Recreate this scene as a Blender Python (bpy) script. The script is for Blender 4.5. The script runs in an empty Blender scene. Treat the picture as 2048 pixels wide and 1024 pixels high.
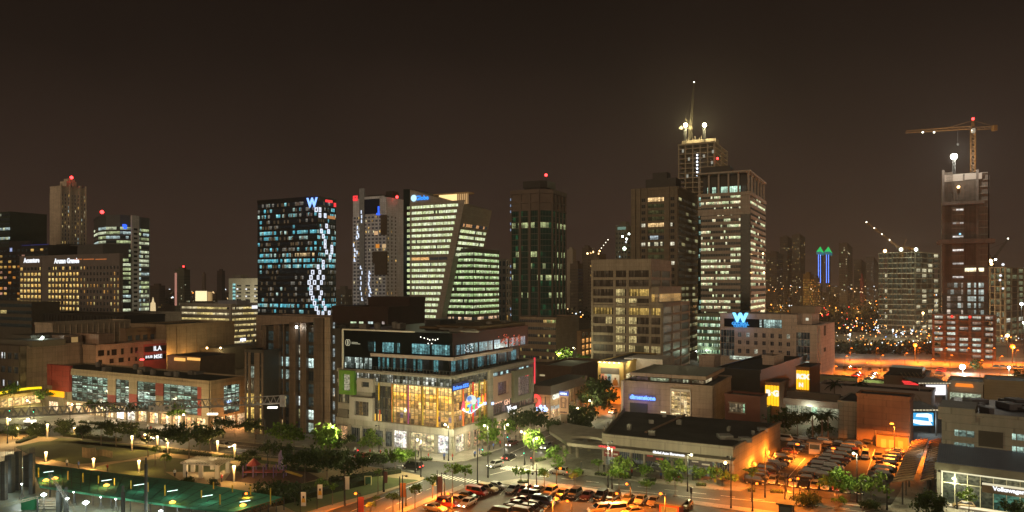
import bpy,bmesh,math,random
from mathutils import Vector,Matrix

# ------------------------------------------------------------------ camera, sky, light, exposure
scene = bpy.context.scene
FPX,CXP,HZP,CAMH = 1450.0,1024.0,570.0,42.0        # focal length, centre and horizon in photo pixels; eye height (m)
cam = bpy.data.cameras.new("camera")
cam.sensor_width = 36.0
cam.lens = FPX / 2048 * 36
cam.shift_y = (HZP - 512) / 2048
cam.clip_start,cam.clip_end = 1.0,20000
cam_o = bpy.data.objects.new("camera",cam)
cam_o.location = (0,0,CAMH)
cam_o.rotation_euler = (math.radians(90),0,0)
scene.collection.objects.link(cam_o)
scene.camera = cam_o

world = bpy.data.worlds.new("World")
scene.world = world
world.use_nodes = True
wn = world.node_tree
wn.nodes.clear()
w_out = wn.nodes.new("ShaderNodeOutputWorld")
w_bg = wn.nodes.new("ShaderNodeBackground")
w_tc = wn.nodes.new("ShaderNodeTexCoord")
w_sep = wn.nodes.new("ShaderNodeSeparateXYZ")
w_ramp = wn.nodes.new("ShaderNodeValToRGB")
w_noise = wn.nodes.new("ShaderNodeTexNoise")
w_noise.inputs["Scale"].default_value = 3.2
w_noise.inputs["Detail"].default_value = 4
w_mad = wn.nodes.new("ShaderNodeMath");w_mad.operation = 'MULTIPLY_ADD'
w_mad.inputs[1].default_value = 0.15
er = w_ramp.color_ramp.elements                                  # night sky: brown glow of the city at the horizon, near black above
er[0].position,er[0].color = 0.0,(0.050,0.0270,0.0195,1)
er[1].position,er[1].color = 1.0,(0.005,0.0032,0.0025,1)
for p_,c_ in ((0.14,(0.029,0.0172,0.0128)),(0.30,(0.0115,0.0070,0.0054)),(0.42,(0.0065,0.0040,0.0031))):
 q = er.new(p_);q.color = (*c_,1)
wn.links.new(w_tc.outputs["Generated"],w_sep.inputs[0])
wn.links.new(w_tc.outputs["Generated"],w_noise.inputs["Vector"])
wn.links.new(w_noise.outputs["Fac"],w_mad.inputs[0])
w_off = wn.nodes.new("ShaderNodeMath");w_off.operation = 'ADD';w_off.inputs[1].default_value = -0.07
wn.links.new(w_sep.outputs["Z"],w_off.inputs[0])
wn.links.new(w_off.outputs[0],w_mad.inputs[2])
wn.links.new(w_mad.outputs[0],w_ramp.inputs[0])
wn.links.new(w_ramp.outputs[0],w_bg.inputs[0])
w_bg.inputs[1].default_value = 1.0
wn.links.new(w_bg.outputs[0],w_out.inputs[0])

fill_sun = bpy.data.lights.new("fill_light",'SUN')               # added warm fill: broad low sun from behind, standing in for city glow
fill_sun.energy = 1.05
fill_sun.angle = math.radians(50)
fill_sun.color = (1.0,0.70,0.42)
fill_sun_o = bpy.data.objects.new("fill_light",fill_sun)
fill_sun_o.rotation_euler = (math.radians(90 - 6),0,math.radians(-14))
scene.collection.objects.link(fill_sun_o)

vs = scene.view_settings
vs.view_transform = 'Standard';vs.look = 'None';vs.gamma = 1;vs.exposure = 0;vs.use_curve_mapping = False
scene.render.engine = 'CYCLES'
cy = scene.cycles
cy.use_denoising = True
cy.max_bounces = 5;cy.diffuse_bounces = 2;cy.glossy_bounces = 2;cy.transmission_bounces = 3;cy.transparent_max_bounces = 4;cy.volume_bounces = 0
cy.sample_clamp_indirect = 4.0;cy.sample_clamp_direct = 0
cy.caustics_reflective = False;cy.caustics_refractive = False
cy.use_light_tree = True

# ------------------------------------------------------------------ helpers
COL = scene.collection
RND = random.Random(7)
GA = math.radians(27.7)
V = Vector((math.cos(GA),-math.sin(GA),0));U = Vector((math.sin(GA),math.cos(GA),0));Z = Vector((0,0,1))

def P(px,py,z=0.0):
 """ground point (height z) seen at a photo pixel"""
 d = FPX * (CAMH - z) / (py - HZP)
 return Vector(((px - CXP) / FPX * d,d,z))
def D(px,d,z=0.0):
 return Vector(((px - CXP) / FPX * d,d,z))
def zat(py,d):
 return CAMH + (HZP - py) * d / FPX
def dof(py,z=0.0):
 return FPX * (CAMH - z) / (py - HZP)
ORD = "first second third fourth fifth sixth seventh eighth ninth tenth eleventh twelfth thirteenth fourteenth fifteenth sixteenth seventeenth eighteenth nineteenth twentieth".split()

_m = {}
def mat(name,base,rough=0.7,var=0.16,scale=0.35,metal=0.0,streak=0.0,emit=None,es=1.0,spec=0.4,sample=None,bump=0.0):
 if name in _m:return _m[name]
 m = bpy.data.materials.new(name);m.use_nodes = True
 nt = m.node_tree;b = nt.nodes["Principled BSDF"]
 b.inputs["Roughness"].default_value = rough;b.inputs["Metallic"].default_value = metal
 b.inputs["Specular IOR Level"].default_value = spec
 b.inputs["Base Color"].default_value = (*base,1)
 if var > 0:
  tc = nt.nodes.new("ShaderNodeTexCoord");n = nt.nodes.new("ShaderNodeTexNoise")
  n.inputs["Scale"].default_value = scale;n.inputs["Detail"].default_value = 6;n.inputs["Roughness"].default_value = 0.62
  r = nt.nodes.new("ShaderNodeMapRange")
  r.inputs[1].default_value = 0.3;r.inputs[2].default_value = 0.7;r.inputs[3].default_value = 1 - var;r.inputs[4].default_value = 1 + var
  nt.links.new(tc.outputs["Object"],n.inputs["Vector"]);nt.links.new(n.outputs["Fac"],r.inputs[0])
  mul = nt.nodes.new("ShaderNodeVectorMath");mul.operation = 'SCALE';mul.inputs[0].default_value = base
  src = r.outputs[0]
  if streak > 0:
   mp = nt.nodes.new("ShaderNodeMapping");mp.inputs["Scale"].default_value = (1.6,1.6,0.06)
   n2 = nt.nodes.new("ShaderNodeTexNoise");n2.inputs["Scale"].default_value = 0.9;n2.inputs["Detail"].default_value = 4
   r2 = nt.nodes.new("ShaderNodeMapRange")
   r2.inputs[1].default_value = 0.35;r2.inputs[2].default_value = 0.65;r2.inputs[3].default_value = 1 - streak;r2.inputs[4].default_value = 1.05
   nt.links.new(tc.outputs["Object"],mp.inputs[0]);nt.links.new(mp.outputs[0],n2.inputs["Vector"]);nt.links.new(n2.outputs["Fac"],r2.inputs[0])
   mm = nt.nodes.new("ShaderNodeMath");mm.operation = 'MULTIPLY'
   nt.links.new(r.outputs[0],mm.inputs[0]);nt.links.new(r2.outputs[0],mm.inputs[1]);src = mm.outputs[0]
  nt.links.new(src,mul.inputs[3]);nt.links.new(mul.outputs[0],b.inputs["Base Color"])
  if streak > 0:                                            # panel joints of the cladding
   dt = nt.nodes.new("ShaderNodeVectorMath");dt.operation = 'DOT_PRODUCT';dt.inputs[1].default_value = (0.8,0.6,0)
   sp = nt.nodes.new("ShaderNodeSeparateXYZ");cx = nt.nodes.new("ShaderNodeCombineXYZ");bk = nt.nodes.new("ShaderNodeTexBrick")
   bk.inputs["Scale"].default_value = 1;bk.inputs["Brick Width"].default_value = 3.4;bk.inputs["Row Height"].default_value = 1.7;bk.inputs["Mortar Size"].default_value = 0.05
   bk.inputs["Color1"].default_value = (1,1,1,1);bk.inputs["Color2"].default_value = (0.86,0.86,0.86,1);bk.inputs["Mortar"].default_value = (0.62,0.62,0.62,1)
   mj = nt.nodes.new("ShaderNodeMix");mj.data_type = 'RGBA';mj.blend_type = 'MULTIPLY';mj.inputs[0].default_value = 1
   nt.links.new(tc.outputs["Object"],dt.inputs[0]);nt.links.new(tc.outputs["Object"],sp.inputs[0]);nt.links.new(dt.outputs["Value"],cx.inputs[0]);nt.links.new(sp.outputs["Z"],cx.inputs[1])
   nt.links.new(cx.outputs[0],bk.inputs["Vector"]);nt.links.new(mul.outputs[0],mj.inputs[6]);nt.links.new(bk.outputs["Color"],mj.inputs[7]);nt.links.new(mj.outputs[2],b.inputs["Base Color"])
  if bump > 0:
   bp = nt.nodes.new("ShaderNodeBump");bp.inputs["Strength"].default_value = bump
   nt.links.new(n.outputs["Fac"],bp.inputs["Height"]);nt.links.new(bp.outputs[0],b.inputs["Normal"])
 if emit:
  b.inputs["Emission Color"].default_value = (*emit,1);b.inputs["Emission Strength"].default_value = es
  m.cycles.emission_sampling = sample or 'NONE'
 _m[name] = m
 return m

def glass_mat(name,base=(0.012,0.016,0.018),rough=0.12,gain=1.0,lo=0.55,hi=1.15,scale=(0.9,0.9,1.3),sample='NONE',shop=False):
 """window glass: dark, and lit per pane by the colour attribute 'lit' (the room's lamps behind it)"""
 if name in _m:return _m[name]
 m = bpy.data.materials.new(name);m.use_nodes = True
 nt = m.node_tree;b = nt.nodes["Principled BSDF"]
 b.inputs["Base Color"].default_value = (*base,1);b.inputs["Roughness"].default_value = rough;b.inputs["Specular IOR Level"].default_value = .22
 at = nt.nodes.new("ShaderNodeAttribute");at.attribute_name = "lit"
 tc = nt.nodes.new("ShaderNodeTexCoord");mp = nt.nodes.new("ShaderNodeMapping");mp.inputs["Scale"].default_value = scale
 n = nt.nodes.new("ShaderNodeTexNoise");n.inputs["Scale"].default_value = 1.0;n.inputs["Detail"].default_value = 3
 r = nt.nodes.new("ShaderNodeMapRange");r.inputs[1].default_value = 0.36;r.inputs[2].default_value = 0.62
 r.inputs[3].default_value = lo * gain;r.inputs[4].default_value = hi * gain
 nt.links.new(tc.outputs["Object"],mp.inputs[0]);nt.links.new(mp.outputs[0],n.inputs["Vector"]);nt.links.new(n.outputs["Fac"],r.inputs[0])
 src = at.outputs["Color"]
 if shop:                                                   # goods and fittings seen in a shop: coloured cells
  v = nt.nodes.new("ShaderNodeTexVoronoi");v.inputs["Scale"].default_value = 1.3
  nt.links.new(mp.outputs[0],v.inputs["Vector"])
  hs = nt.nodes.new("ShaderNodeHueSaturation");hs.inputs["Saturation"].default_value = 0.3;hs.inputs["Value"].default_value = 1.5
  nt.links.new(v.outputs["Color"],hs.inputs["Color"])
  mx = nt.nodes.new("ShaderNodeMix");mx.data_type = 'RGBA';mx.blend_type = 'MULTIPLY';mx.inputs[0].default_value = 0.4
  nt.links.new(at.outputs["Color"],mx.inputs[6]);nt.links.new(hs.outputs[0],mx.inputs[7]);src = mx.outputs[2]
 nt.links.new(src,b.inputs["Emission Color"]);nt.links.new(r.outputs[0],b.inputs["Emission Strength"])
 m.cycles.emission_sampling = sample
 _m[name] = m
 return m

class MB:
 """collects faces, then links them as ONE mesh object"""
 def __init__(s):s.v = [];s.f = [];s.mi = [];s.col = [];s.sm = []
 def quad(s,pts,m=0,col=None):
  i = len(s.v);s.v += [tuple(p) for p in pts];s.f.append(tuple(range(i,i + len(pts))));s.mi.append(m);s.col.append(col)
 def box8(s,p,m=0,col=None):
  i = len(s.v);s.v += [tuple(q) for q in p]
  for f in ((0,3,2,1),(4,5,6,7),(0,1,5,4),(1,2,6,5),(2,3,7,6),(3,0,4,7)):
   s.f.append(tuple(i + k for k in f));s.mi.append(m);s.col.append(col)
 def box(s,x0,x1,y0,y1,z0,z1,m=0,col=None):
  s.box8([(x0,y0,z0),(x1,y0,z0),(x1,y1,z0),(x0,y1,z0),(x0,y0,z1),(x1,y0,z1),(x1,y1,z1),(x0,y1,z1)],m,col)
 def prism(s,poly,z0,z1,m=0,mtop=None,col=None):
  n = len(poly);i = len(s.v)
  s.v += [(p[0],p[1],z0) for p in poly] + [(p[0],p[1],z1) for p in poly]
  for k in range(n):
   j = (k + 1) % n;s.f.append((i + k,i + j,i + n + j,i + n + k));s.mi.append(m);s.col.append(col)
  s.f.append(tuple(i + n + k for k in range(n)));s.mi.append(m if mtop is None else mtop);s.col.append(col)
  s.f.append(tuple(i + k for k in reversed(range(n))));s.mi.append(m);s.col.append(col)
 def tube(s,a,b,r0,r1=None,n=6,m=0,cap=True):
  a = Vector(a);b = Vector(b);r1 = r0 if r1 is None else r1
  d = (b - a).normalized();x = d.orthogonal().normalized();y = d.cross(x);i = len(s.v)
  for c,r in ((a,r0),(b,r1)):
   for k in range(n):
    t = 2 * math.pi * k / n;s.v.append(tuple(c + x * (r * math.cos(t)) + y * (r * math.sin(t))))
  for k in range(n):
   j = (k + 1) % n;s.f.append((i + k,i + j,i + n + j,i + n + k));s.mi.append(m);s.col.append(None)
  if cap:
   s.f.append(tuple(i + n + k for k in range(n)));s.f.append(tuple(i + k for k in reversed(range(n))));s.mi += [m,m];s.col += [None,None]
 def bar(s,a,b,w=0.2,m=0):s.tube(a,b,w * 0.7,n=4,m=m)
 def lathe(s,prof,n=10,c=(0,0,0),m=0):
  i = len(s.v)
  for r,z in prof:
   for k in range(n):
    t = 2 * math.pi * k / n;s.v.append((c[0] + r * math.cos(t),c[1] + r * math.sin(t),c[2] + z))
  for q in range(len(prof) - 1):
   for k in range(n):
    j = (k + 1) % n;s.f.append((i + q * n + k,i + q * n + j,i + (q + 1) * n + j,i + (q + 1) * n + k));s.mi.append(m);s.col.append(None)
  s.f.append(tuple(i + (len(prof) - 1) * n + k for k in range(n)));s.mi.append(m);s.col.append(None)
 def mesh(s,name,mats):
  me = bpy.data.meshes.new(name);me.from_pydata(s.v,[],s.f)
  mats = mats if isinstance(mats,(list,tuple)) else [mats]
  for m in mats:me.materials.append(m)
  if len(mats) > 1:me.polygons.foreach_set("material_index",s.mi)
  if any(c is not None for c in s.col):
   a = me.color_attributes.new("lit",'FLOAT_COLOR','CORNER');vals = []
   for f,c in zip(s.f,s.col):vals += [*(c or (0,0,0)),1.0] * len(f)
   a.data.foreach_set("color",vals)
  me.update()
  return me
 def build(s,name,mats,parent=None,loc=None):
  return obj(name,s.mesh(name,mats),parent,loc)

def obj(name,data,parent=None,loc=None,rz=0.0):
 o = bpy.data.objects.new(name,data);COL.objects.link(o)
 if parent is not None:o.parent = parent
 if loc is not None:o.location = loc
 if rz:o.rotation_euler[2] = rz
 return o
def tag(o,label=None,cat=None,group=None,kind=None):
 if label:o["label"] = label
 if cat:o["category"] = cat
 if group:o["group"] = group
 if kind:o["kind"] = kind
 return o
def empty(name,loc,label,cat,group=None,rz=0.0):
 return tag(obj(name,None,None,loc,rz),label,cat,group)
def light(name,energy,color,soft,parent,loc):
 l = bpy.data.lights.new(name,'POINT');l.energy = energy;l.color = color[:3];l.shadow_soft_size = soft
 return obj(name,l,parent,loc)
KIDS = {}
def copy_tree(o,parent=None):
 c = o.copy();COL.objects.link(c)
 if parent is not None:c.parent = parent
 for ch in KIDS_OF(o):copy_tree(ch,c)
 return c
def KIDS_OF(o):
 if o.name not in KIDS:KIDS[o.name] = list(o.children)
 return KIDS[o.name]

def text_obj(body,size,mtl,parent,origin,xdir,name="lettering",align='CENTER',bold=0.02,ext=0.04,ydir=None,sx=1.0):
 c = bpy.data.curves.new(name,'FONT');c.body = body;c.size = size;c.align_x = align;c.align_y = 'CENTER'
 c.extrude = ext;c.offset = bold * size;c.resolution_u = 3
 c.materials.append(mtl)
 t_ = bpy.data.objects.new("t",c);me = bpy.data.meshes.new_from_object(t_);bpy.data.objects.remove(t_);me.name = name
 if not me.materials:me.materials.append(mtl)
 o = bpy.data.objects.new(name,me);COL.objects.link(o)
 x = Vector(xdir).normalized();y = Vector(ydir or Z).normalized();zz = x.cross(y)
 M4 = Matrix(((x.x,y.x,zz.x,origin[0]),(x.y,y.y,zz.y,origin[1]),(x.z,y.z,zz.z,origin[2]),(0,0,0,1)))
 if sx != 1.0:M4 = M4 @ Matrix.Diagonal((sx,1,1,1))
 o.matrix_local = M4
 if parent is not None:o.parent = parent;o.matrix_local = M4
 return o

class Edge:
 """one facade plane of a building: s runs along it (left to right as seen from outside), z up, d outward"""
 def __init__(e,org,p0,p1):
  e.o = Vector(org);e.p0 = Vector((p0[0],p0[1],0));p1 = Vector((p1[0],p1[1],0))
  e.len = (p1 - e.p0).length;e.t = (p1 - e.p0).normalized();e.n = Vector((e.t.y,-e.t.x,0))
 def pt(e,s,z,d=0.0):return e.p0 + e.t * s + e.n * d + Vector((0,0,z))
 def s(e,px,d=0.0):
  """distance along the facade (offset outward by d) where a photo column cuts it"""
  w = e.o + e.p0 + e.n * d;k = (px - CXP) / FPX
  return -(w.x - k * w.y) / (e.t.x - k * e.t.y)
 def z(e,px,py,d=0.0):
  w = e.o + e.pt(e.s(px,d),0,d);return CAMH + (HZP - py) * w.y / FPX
 def sz(e,px,py):return e.s(px),e.z(px,py)
 def box(e,mb,s0,s1,z0,z1,d0,d1,m=0,col=None):
  mb.box8([e.pt(s0,z0,d1),e.pt(s1,z0,d1),e.pt(s1,z0,d0),e.pt(s0,z0,d0),e.pt(s0,z1,d1),e.pt(s1,z1,d1),e.pt(s1,z1,d0),e.pt(s0,z1,d0)],m,col)
 def rect(e,mb,s0,s1,z0,z1,d=0.02,m=0,col=None):
  mb.quad([e.pt(s0,z0,d),e.pt(s1,z0,d),e.pt(s1,z1,d),e.pt(s0,z1,d)],m,col)

def clutter(b,poly,z,n,seed,big=1.0):
 """air units, ducts and tanks standing on a flat roof"""
 r = random.Random(seed);c = sum(poly,Vector()) / len(poly);x,y = (poly[1] - poly[0]) * .42,(poly[2] - poly[1]) * .42
 for i in range(n):
  p = c + x * r.uniform(-1,1) + y * r.uniform(-1,1);t = r.random();m = MB();w,l,h = r.uniform(.5,1.3) * big,r.uniform(.5,1.6) * big,r.uniform(.6,1.5)
  if t < .55:
   m.prism([(q.x,q.y) for q in (p - V * w - U * l,p + V * w - U * l,p + V * w + U * l,p - V * w + U * l)],z,z + h);m.lathe([(min(w,l) * .7,h),(min(w,l) * .7,h + .15)],8,(p.x,p.y,z));m.build("roof_unit",UNITM,b.root)
  elif t < .8:
   q = p + (V if r.random() < .5 else U) * r.uniform(4,12) * big;m.tube((p.x,p.y,z + .4),(q.x,q.y,z + .4),.3,n=6);m.build("roof_duct",UNITM,b.root)
  else:m.lathe([(.9,0),(.9,1.6),(.1,1.9)],10,(p.x,p.y,z));m.build("roof_tank",UNITM,b.root)
def solve(C,dirv,px):
 """how far from C along dirv until the photo column px"""
 k = (px - CXP) / FPX
 return -(C.x - k * C.y) / (dirv.x - k * dirv.y)

class Bld:
 def __init__(b,name,label,cat,org,poly,h,wallm,glassm=None,roofm=None,group=None,z0=0.0):
  b.org = Vector((org[0],org[1],z0));b.poly = [Vector((p[0],p[1],0)) for p in poly];b.h = h - z0;b.wallm = wallm
  b.glass = glassm or GLASS;b.roofm = roofm or ROOF
  b.root = empty(name,b.org,label,cat,group)
  b.wall = MB();b.wins = [];b.maxwin = 100;b.core = True
  b.e = [Edge(b.org * 1.0 - Vector((0,0,z0)),b.poly[i],b.poly[(i + 1) % len(b.poly)]) for i in range(len(b.poly))]
  b.zo = z0
 def win(b,e,s0,s1,z0,z1,nx,nz,colf,d=0.03,name="window",gm=None):
  mb = MB();lum = 0
  for i in range(nx):
   for k in range(nz):
    c = colf(i,k) or (0,0,0);lum += sum(c)
    gap = min(0.06,(s1 - s0) / nx * 0.06)
    a0,a1,h0,h1 = s0 + (s1 - s0) * i / nx + gap,s0 + (s1 - s0) * (i + 1) / nx - gap,z0 + (z1 - z0) * k / nz,z0 + (z1 - z0) * (k + 1) / nz
    hm = h0 + (h1 - h0) * RND.uniform(.35,.7)        # lamps near the ceiling above, furniture or a blind below
    e.rect(mb,a0,a1,h0,hm,d,0,sc(c,RND.uniform(.35,.95)));e.rect(mb,a0,a1,hm,h1,d,0,sc(c,RND.uniform(.85,1.25)))
  b.wins.append(((s1 - s0) * (z1 - z0) * (0.3 + lum / (nx * nz)),mb,name,gm or b.glass))
 def ribbon(b,e,z0,nfl,fh,sill,head,s0,s1,segs,panes,colf,depth=0.3,gm=None,sgap=0.0,corem=None):
  W = (s1 - s0) / segs
  for i in range(nfl):
   zz = z0 + i * fh
   e.box(b.wall,s0,s1,zz - (fh - head if i else 0),zz + sill,-0.2,depth)
   for j in range(segs):
    b.win(e,s0 + j * W + sgap,s0 + (j + 1) * W - sgap,zz + sill,zz + head,panes,1,lambda a,k,i=i,j=j:colf(i,j,a),gm=gm)
  e.box(b.wall,s0,s1,z0 + (nfl - 1) * fh + head,z0 + nfl * fh,-0.2,depth)
 def piers(b,e,z0,z1,s0,s1,n,w,depth=0.297):
  for j in range(n + 1):
   c = s0 + (s1 - s0) * j / n
   a0 = max(s0,c - w / 2);a1 = min(s1,c + w / 2)
   e.box(b.wall,a0,a1,z0,z1,-0.2,depth)
 def grid(b,e,z0,nfl,fh,sill,head,s0,s1,nb,pier,colf,depth=0.3,panes=1,gm=None):
  W = (s1 - s0) / nb
  for i in range(nfl):
   zz = z0 + i * fh
   e.box(b.wall,s0,s1,zz - (fh - head if i else 0),zz + sill,-0.2,depth)
   for j in range(nb):
    b.win(e,s0 + j * W + pier / 2,s0 + (j + 1) * W - pier / 2,zz + sill,zz + head,panes,1,lambda a,k,i=i,j=j:colf(i,j,a),gm=gm)
  e.box(b.wall,s0,s1,z0 + (nfl - 1) * fh + head,z0 + nfl * fh,-0.2,depth)
  b.piers(e,z0,z0 + nfl * fh,s0,s1,nb,pier,depth - 0.003)
 def part(b,name,mats,mb,parent=None):return mb.build(name,mats,parent or b.root)
 def text(b,e,px,py,size,body,mtl,d=0.35,name="sign_lettering",**kw):
  s,z = e.s(px,d),e.z(px,py,d)
  o = text_obj(body,size,mtl,b.root,e.pt(s,z,d),e.t,name,**kw);return o
 def done(b,parapet=0.9,roof=True,base=True):
  n = len(b.poly)
  core = b.wall
  if b.core:
   core.prism(b.poly,0,b.h)
  if parapet > 0:
   for i in range(n):
    p,q = b.poly[i],b.poly[(i + 1) % n];t = (q - p).normalized();nn = Vector((t.y,-t.x,0))
    a,c = p + nn * 0.301,q + nn * 0.301;a2,c2 = p - nn * 0.25,q - nn * 0.25
    core.box8([(a.x,a.y,b.h - 0.3),(c.x,c.y,b.h - 0.3),(c2.x,c2.y,b.h - 0.3),(a2.x,a2.y,b.h - 0.3),
                           (a.x,a.y,b.h + parapet),(c.x,c.y,b.h + parapet),(c2.x,c2.y,b.h + parapet),(a2.x,a2.y,b.h + parapet)])
  b.part("wall",b.wallm,core)
  if roof:
   cx = sum((p for p in b.poly),Vector()) / n
   r = MB();r.quad([(cx + (p - cx) * 0.985 + Vector((0,0,b.h + 0.05))) for p in b.poly]);b.part("roof",b.roofm,r)
  ws = sorted(b.wins,key=lambda w:-w[0])
  for w in ws[:b.maxwin]:w[1].build(w[2],w[3],b.root)
  if len(ws) > b.maxwin:
   by = {}
   for w in ws[b.maxwin:]:
    q = by.setdefault(w[3].name,(MB(),w[3]));m = q[0];i = len(m.v)
    m.v += w[1].v;m.f += [tuple(i + k for k in f) for f in w[1].f];m.mi += w[1].mi;m.col += w[1].col
   for q,gm in by.values():tag(q.build("window_rows",gm,b.root),kind="stuff")
  return b.root

def boxsite(xc,d,xl,xr,rot=None):
 """corner nearest the eye at photo column xc and depth d; facade runs left to column xl along -v, and back to column xr along u"""
 a = GA if rot is None else math.radians(rot)
 v = Vector((math.cos(a),-math.sin(a),0));u = Vector((math.sin(a),math.cos(a),0))
 C = D(xc,d)
 L = solve(C,-v,xl) if xl is not None else 20.0
 R = solve(C,u,xr) if xr is not None and not isinstance(xr,tuple) else (xr[0] if xr else 25.0)
 return C,[-v * L,Vector(),u * R,u * R - v * L],L,R     # edges: 0 front, 1 side, 2 back, 3 left end

def setback(C,L,R,rot,d):
 pass
WARM = (1.0,0.60,0.16);AMB = (0.95,0.36,0.06);YEL = (0.95,0.74,0.28);CREAM = (0.95,0.80,0.45);GRN = (0.62,0.72,0.36);GW = (0.80,0.88,0.58);COOL = (0.62,0.82,0.80);CYAN = (0.22,0.58,0.66);WHITE = (0.95,0.97,1.0)
def sc(c,k):return (c[0] * k,c[1] * k,c[2] * k)
def jit(c,r,a=0.35):
 k = 1 - a + r.random() * 2 * a * 0.7;return sc(c,k)
def litf(seed,prob,cols,base=(0.006,0.007,0.006),amp=0.6,k=1.0,coh=0.0):
 """which panes are lit: prob may be a number or f(floor, bay); coh = how far one window's panes agree"""
 r = random.Random(seed);mem = {}
 def f(i,j,a=0):
  pr = prob(i,j) if callable(prob) else prob
  key = (i,j)
  if key not in mem:mem[key] = (r.random(),r.choice(cols))
  roll = mem[key][0] if r.random() < coh else r.random()
  if roll < pr:return sc(jit(mem[key][1] if coh else r.choice(cols),r,amp),k)
  return base
 return f
# ------------------------------------------------------------------ materials
GLASS = glass_mat("window glass",gain=1.4)
GLASS_NEAR = glass_mat("near window glass",gain=1.2,lo=0.35,hi=1.25,scale=(1.6,1.6,2.4))
SHOP = glass_mat("shop window",gain=1.5,lo=0.3,hi=1.3,scale=(1.1,1.1,1.6),shop=True,sample='FRONT')
UNITM = mat("roof unit metal",(0.20,0.19,0.17),0.6,0.2,0.8)
ROOF = mat("roof felt",(0.055,0.05,0.045),0.9,0.5,0.12)
ROOF_G = mat("green grey roof sheet",(0.035,0.042,0.03),0.85,0.25,0.1)
CONC = mat("concrete",(0.30,0.27,0.23),0.85,0.2,0.4,streak=0.25)
BEIGE = mat("beige render",(0.40,0.34,0.26),0.85,0.12,0.2,streak=0.18)
WHITEW = mat("white render",(0.62,0.59,0.55),0.8,0.1,0.2,streak=0.15)
GREYP = mat("grey panel",(0.30,0.29,0.27),0.55,0.12,0.3,streak=0.15)
PALEP = mat("pale panel",(0.44,0.42,0.39),0.55,0.1,0.3,streak=0.12)
DARKP = mat("dark panel",(0.035,0.032,0.03),0.5,0.2,0.3)
BROWNP = mat("brown panel",(0.105,0.075,0.055),0.65,0.15,0.4,streak=0.2)
REDP = mat("red panel",(0.30,0.045,0.03),0.6,0.12,0.4,streak=0.1)
GREENP = mat("green panel",(0.10,0.24,0.025),0.55,0.1,0.4)
STEEL = mat("dark steel",(0.05,0.05,0.05),0.5,0.15,2.0)
GALV = mat("galvanised steel",(0.38,0.38,0.36),0.45,0.12,2.0,metal=0.4)
CRANEM = mat("yellow crane steel",(0.13,0.06,0.012),0.55,0.15,0.8)
CRANEG = mat("grey crane steel",(0.26,0.25,0.22),0.55,0.15,0.8)
def em(name,c,s=1.0,sample='NONE'):return mat(name,(0.05,0.05,0.05),0.4,0,emit=c,es=s,sample=sample)
L_WHITE = em("white lamp",(0.9,1.0,0.92),14)
L_WARM = em("warm lamp",(1.0,0.62,0.25),10)
L_SOD = em("sodium lamp",(1.0,0.16,0.01),5)
L_GREEN = em("greenish lamp",(0.75,1.0,0.7),16)
L_RED = em("red lamp",(1.0,0.03,0.03),9)
L_TGREEN = em("green signal lamp",(0.05,1.0,0.55),7)
S_WHITE = em("white sign light",(0.92,0.95,1.0),1.25)
S_BLUE = em("blue sign light",(0.02,0.12,1.0),1.6)
S_RED = em("red sign light",(1.0,0.04,0.05),1.3)
S_ORANGE = em("orange sign light",(1.0,0.22,0.02),1.2)
S_YELLOW = em("yellow sign light",(1.0,0.55,0.02),1.3)
S_CYAN = em("pale cyan sign light",(0.35,0.78,1.0),1.5)

# ------------------------------------------------------------------ ground, roads, pavements
def px_poly(pts,z=0.0):return [P(x,y,z) for x,y in pts]
def slab(name,pts,z0,z1,m,kind="structure"):
 mb = MB();q = px_poly(pts);mb.prism([(p.x,p.y) for p in q],z0,z1)
 bmx = mb.mesh(name,m);b = bmesh.new();b.from_mesh(bmx);bmesh.ops.recalc_face_normals(b,faces=b.faces[:]);bmesh.ops.triangulate(b,faces=[f for f in b.faces if len(f.verts) > 4]);b.to_mesh(bmx);b.free()
 return tag(obj(name,bmx),kind=kind)

def asphalt(name,base,sc_=0.25,var=0.3,rough=0.75):
 if name in _m:return _m[name]
 m = mat(name,base,rough,var,sc_,bump=0.15)
 nt = m.node_tree;b = nt.nodes["Principled BSDF"]
 tc = nt.nodes.new("ShaderNodeTexCoord");n = nt.nodes.new("ShaderNodeTexNoise");n.inputs["Scale"].default_value = 6;n.inputs["Detail"].default_value = 2
 r = nt.nodes.new("ShaderNodeMapRange");r.inputs[3].default_value = rough - 0.18;r.inputs[4].default_value = rough + 0.15
 nt.links.new(tc.outputs["Object"],n.inputs["Vector"]);nt.links.new(n.outputs["Fac"],r.inputs[0]);nt.links.new(r.outputs[0],b.inputs["Roughness"])
 return m
def paver(name,base,sx=1.4,mortar=0.03,rough=0.8):
 if name in _m:return _m[name]
 m = mat(name,base,rough,0.22,0.3);nt = m.node_tree;b = nt.nodes["Principled BSDF"]
 src = b.inputs["Base Color"].links[0].from_socket
 tc = nt.nodes.new("ShaderNodeTexCoord");mp = nt.nodes.new("ShaderNodeMapping");mp.inputs["Rotation"].default_value = (0,0,GA)
 br = nt.nodes.new("ShaderNodeTexBrick");br.inputs["Scale"].default_value = 1.0;br.inputs["Brick Width"].default_value = sx * 1.6;br.inputs["Row Height"].default_value = sx
 br.inputs["Mortar Size"].default_value = mortar;br.inputs["Color1"].default_value = (1,1,1,1);br.inputs["Color2"].default_value = (0.82,0.80,0.78,1);br.inputs["Mortar"].default_value = (0.5,0.48,0.45,1)
 mx = nt.nodes.new("ShaderNodeMix");mx.data_type = 'RGBA';mx.blend_type = 'MULTIPLY';mx.inputs[0].default_value = 1
 nt.links.new(tc.outputs["Object"],mp.inputs[0]);nt.links.new(mp.outputs[0],br.inputs["Vector"])
 nt.links.new(src,mx.inputs[6]);nt.links.new(br.outputs["Color"],mx.inputs[7]);nt.links.new(mx.outputs[2],b.inputs["Base Color"])
 return m
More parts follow.
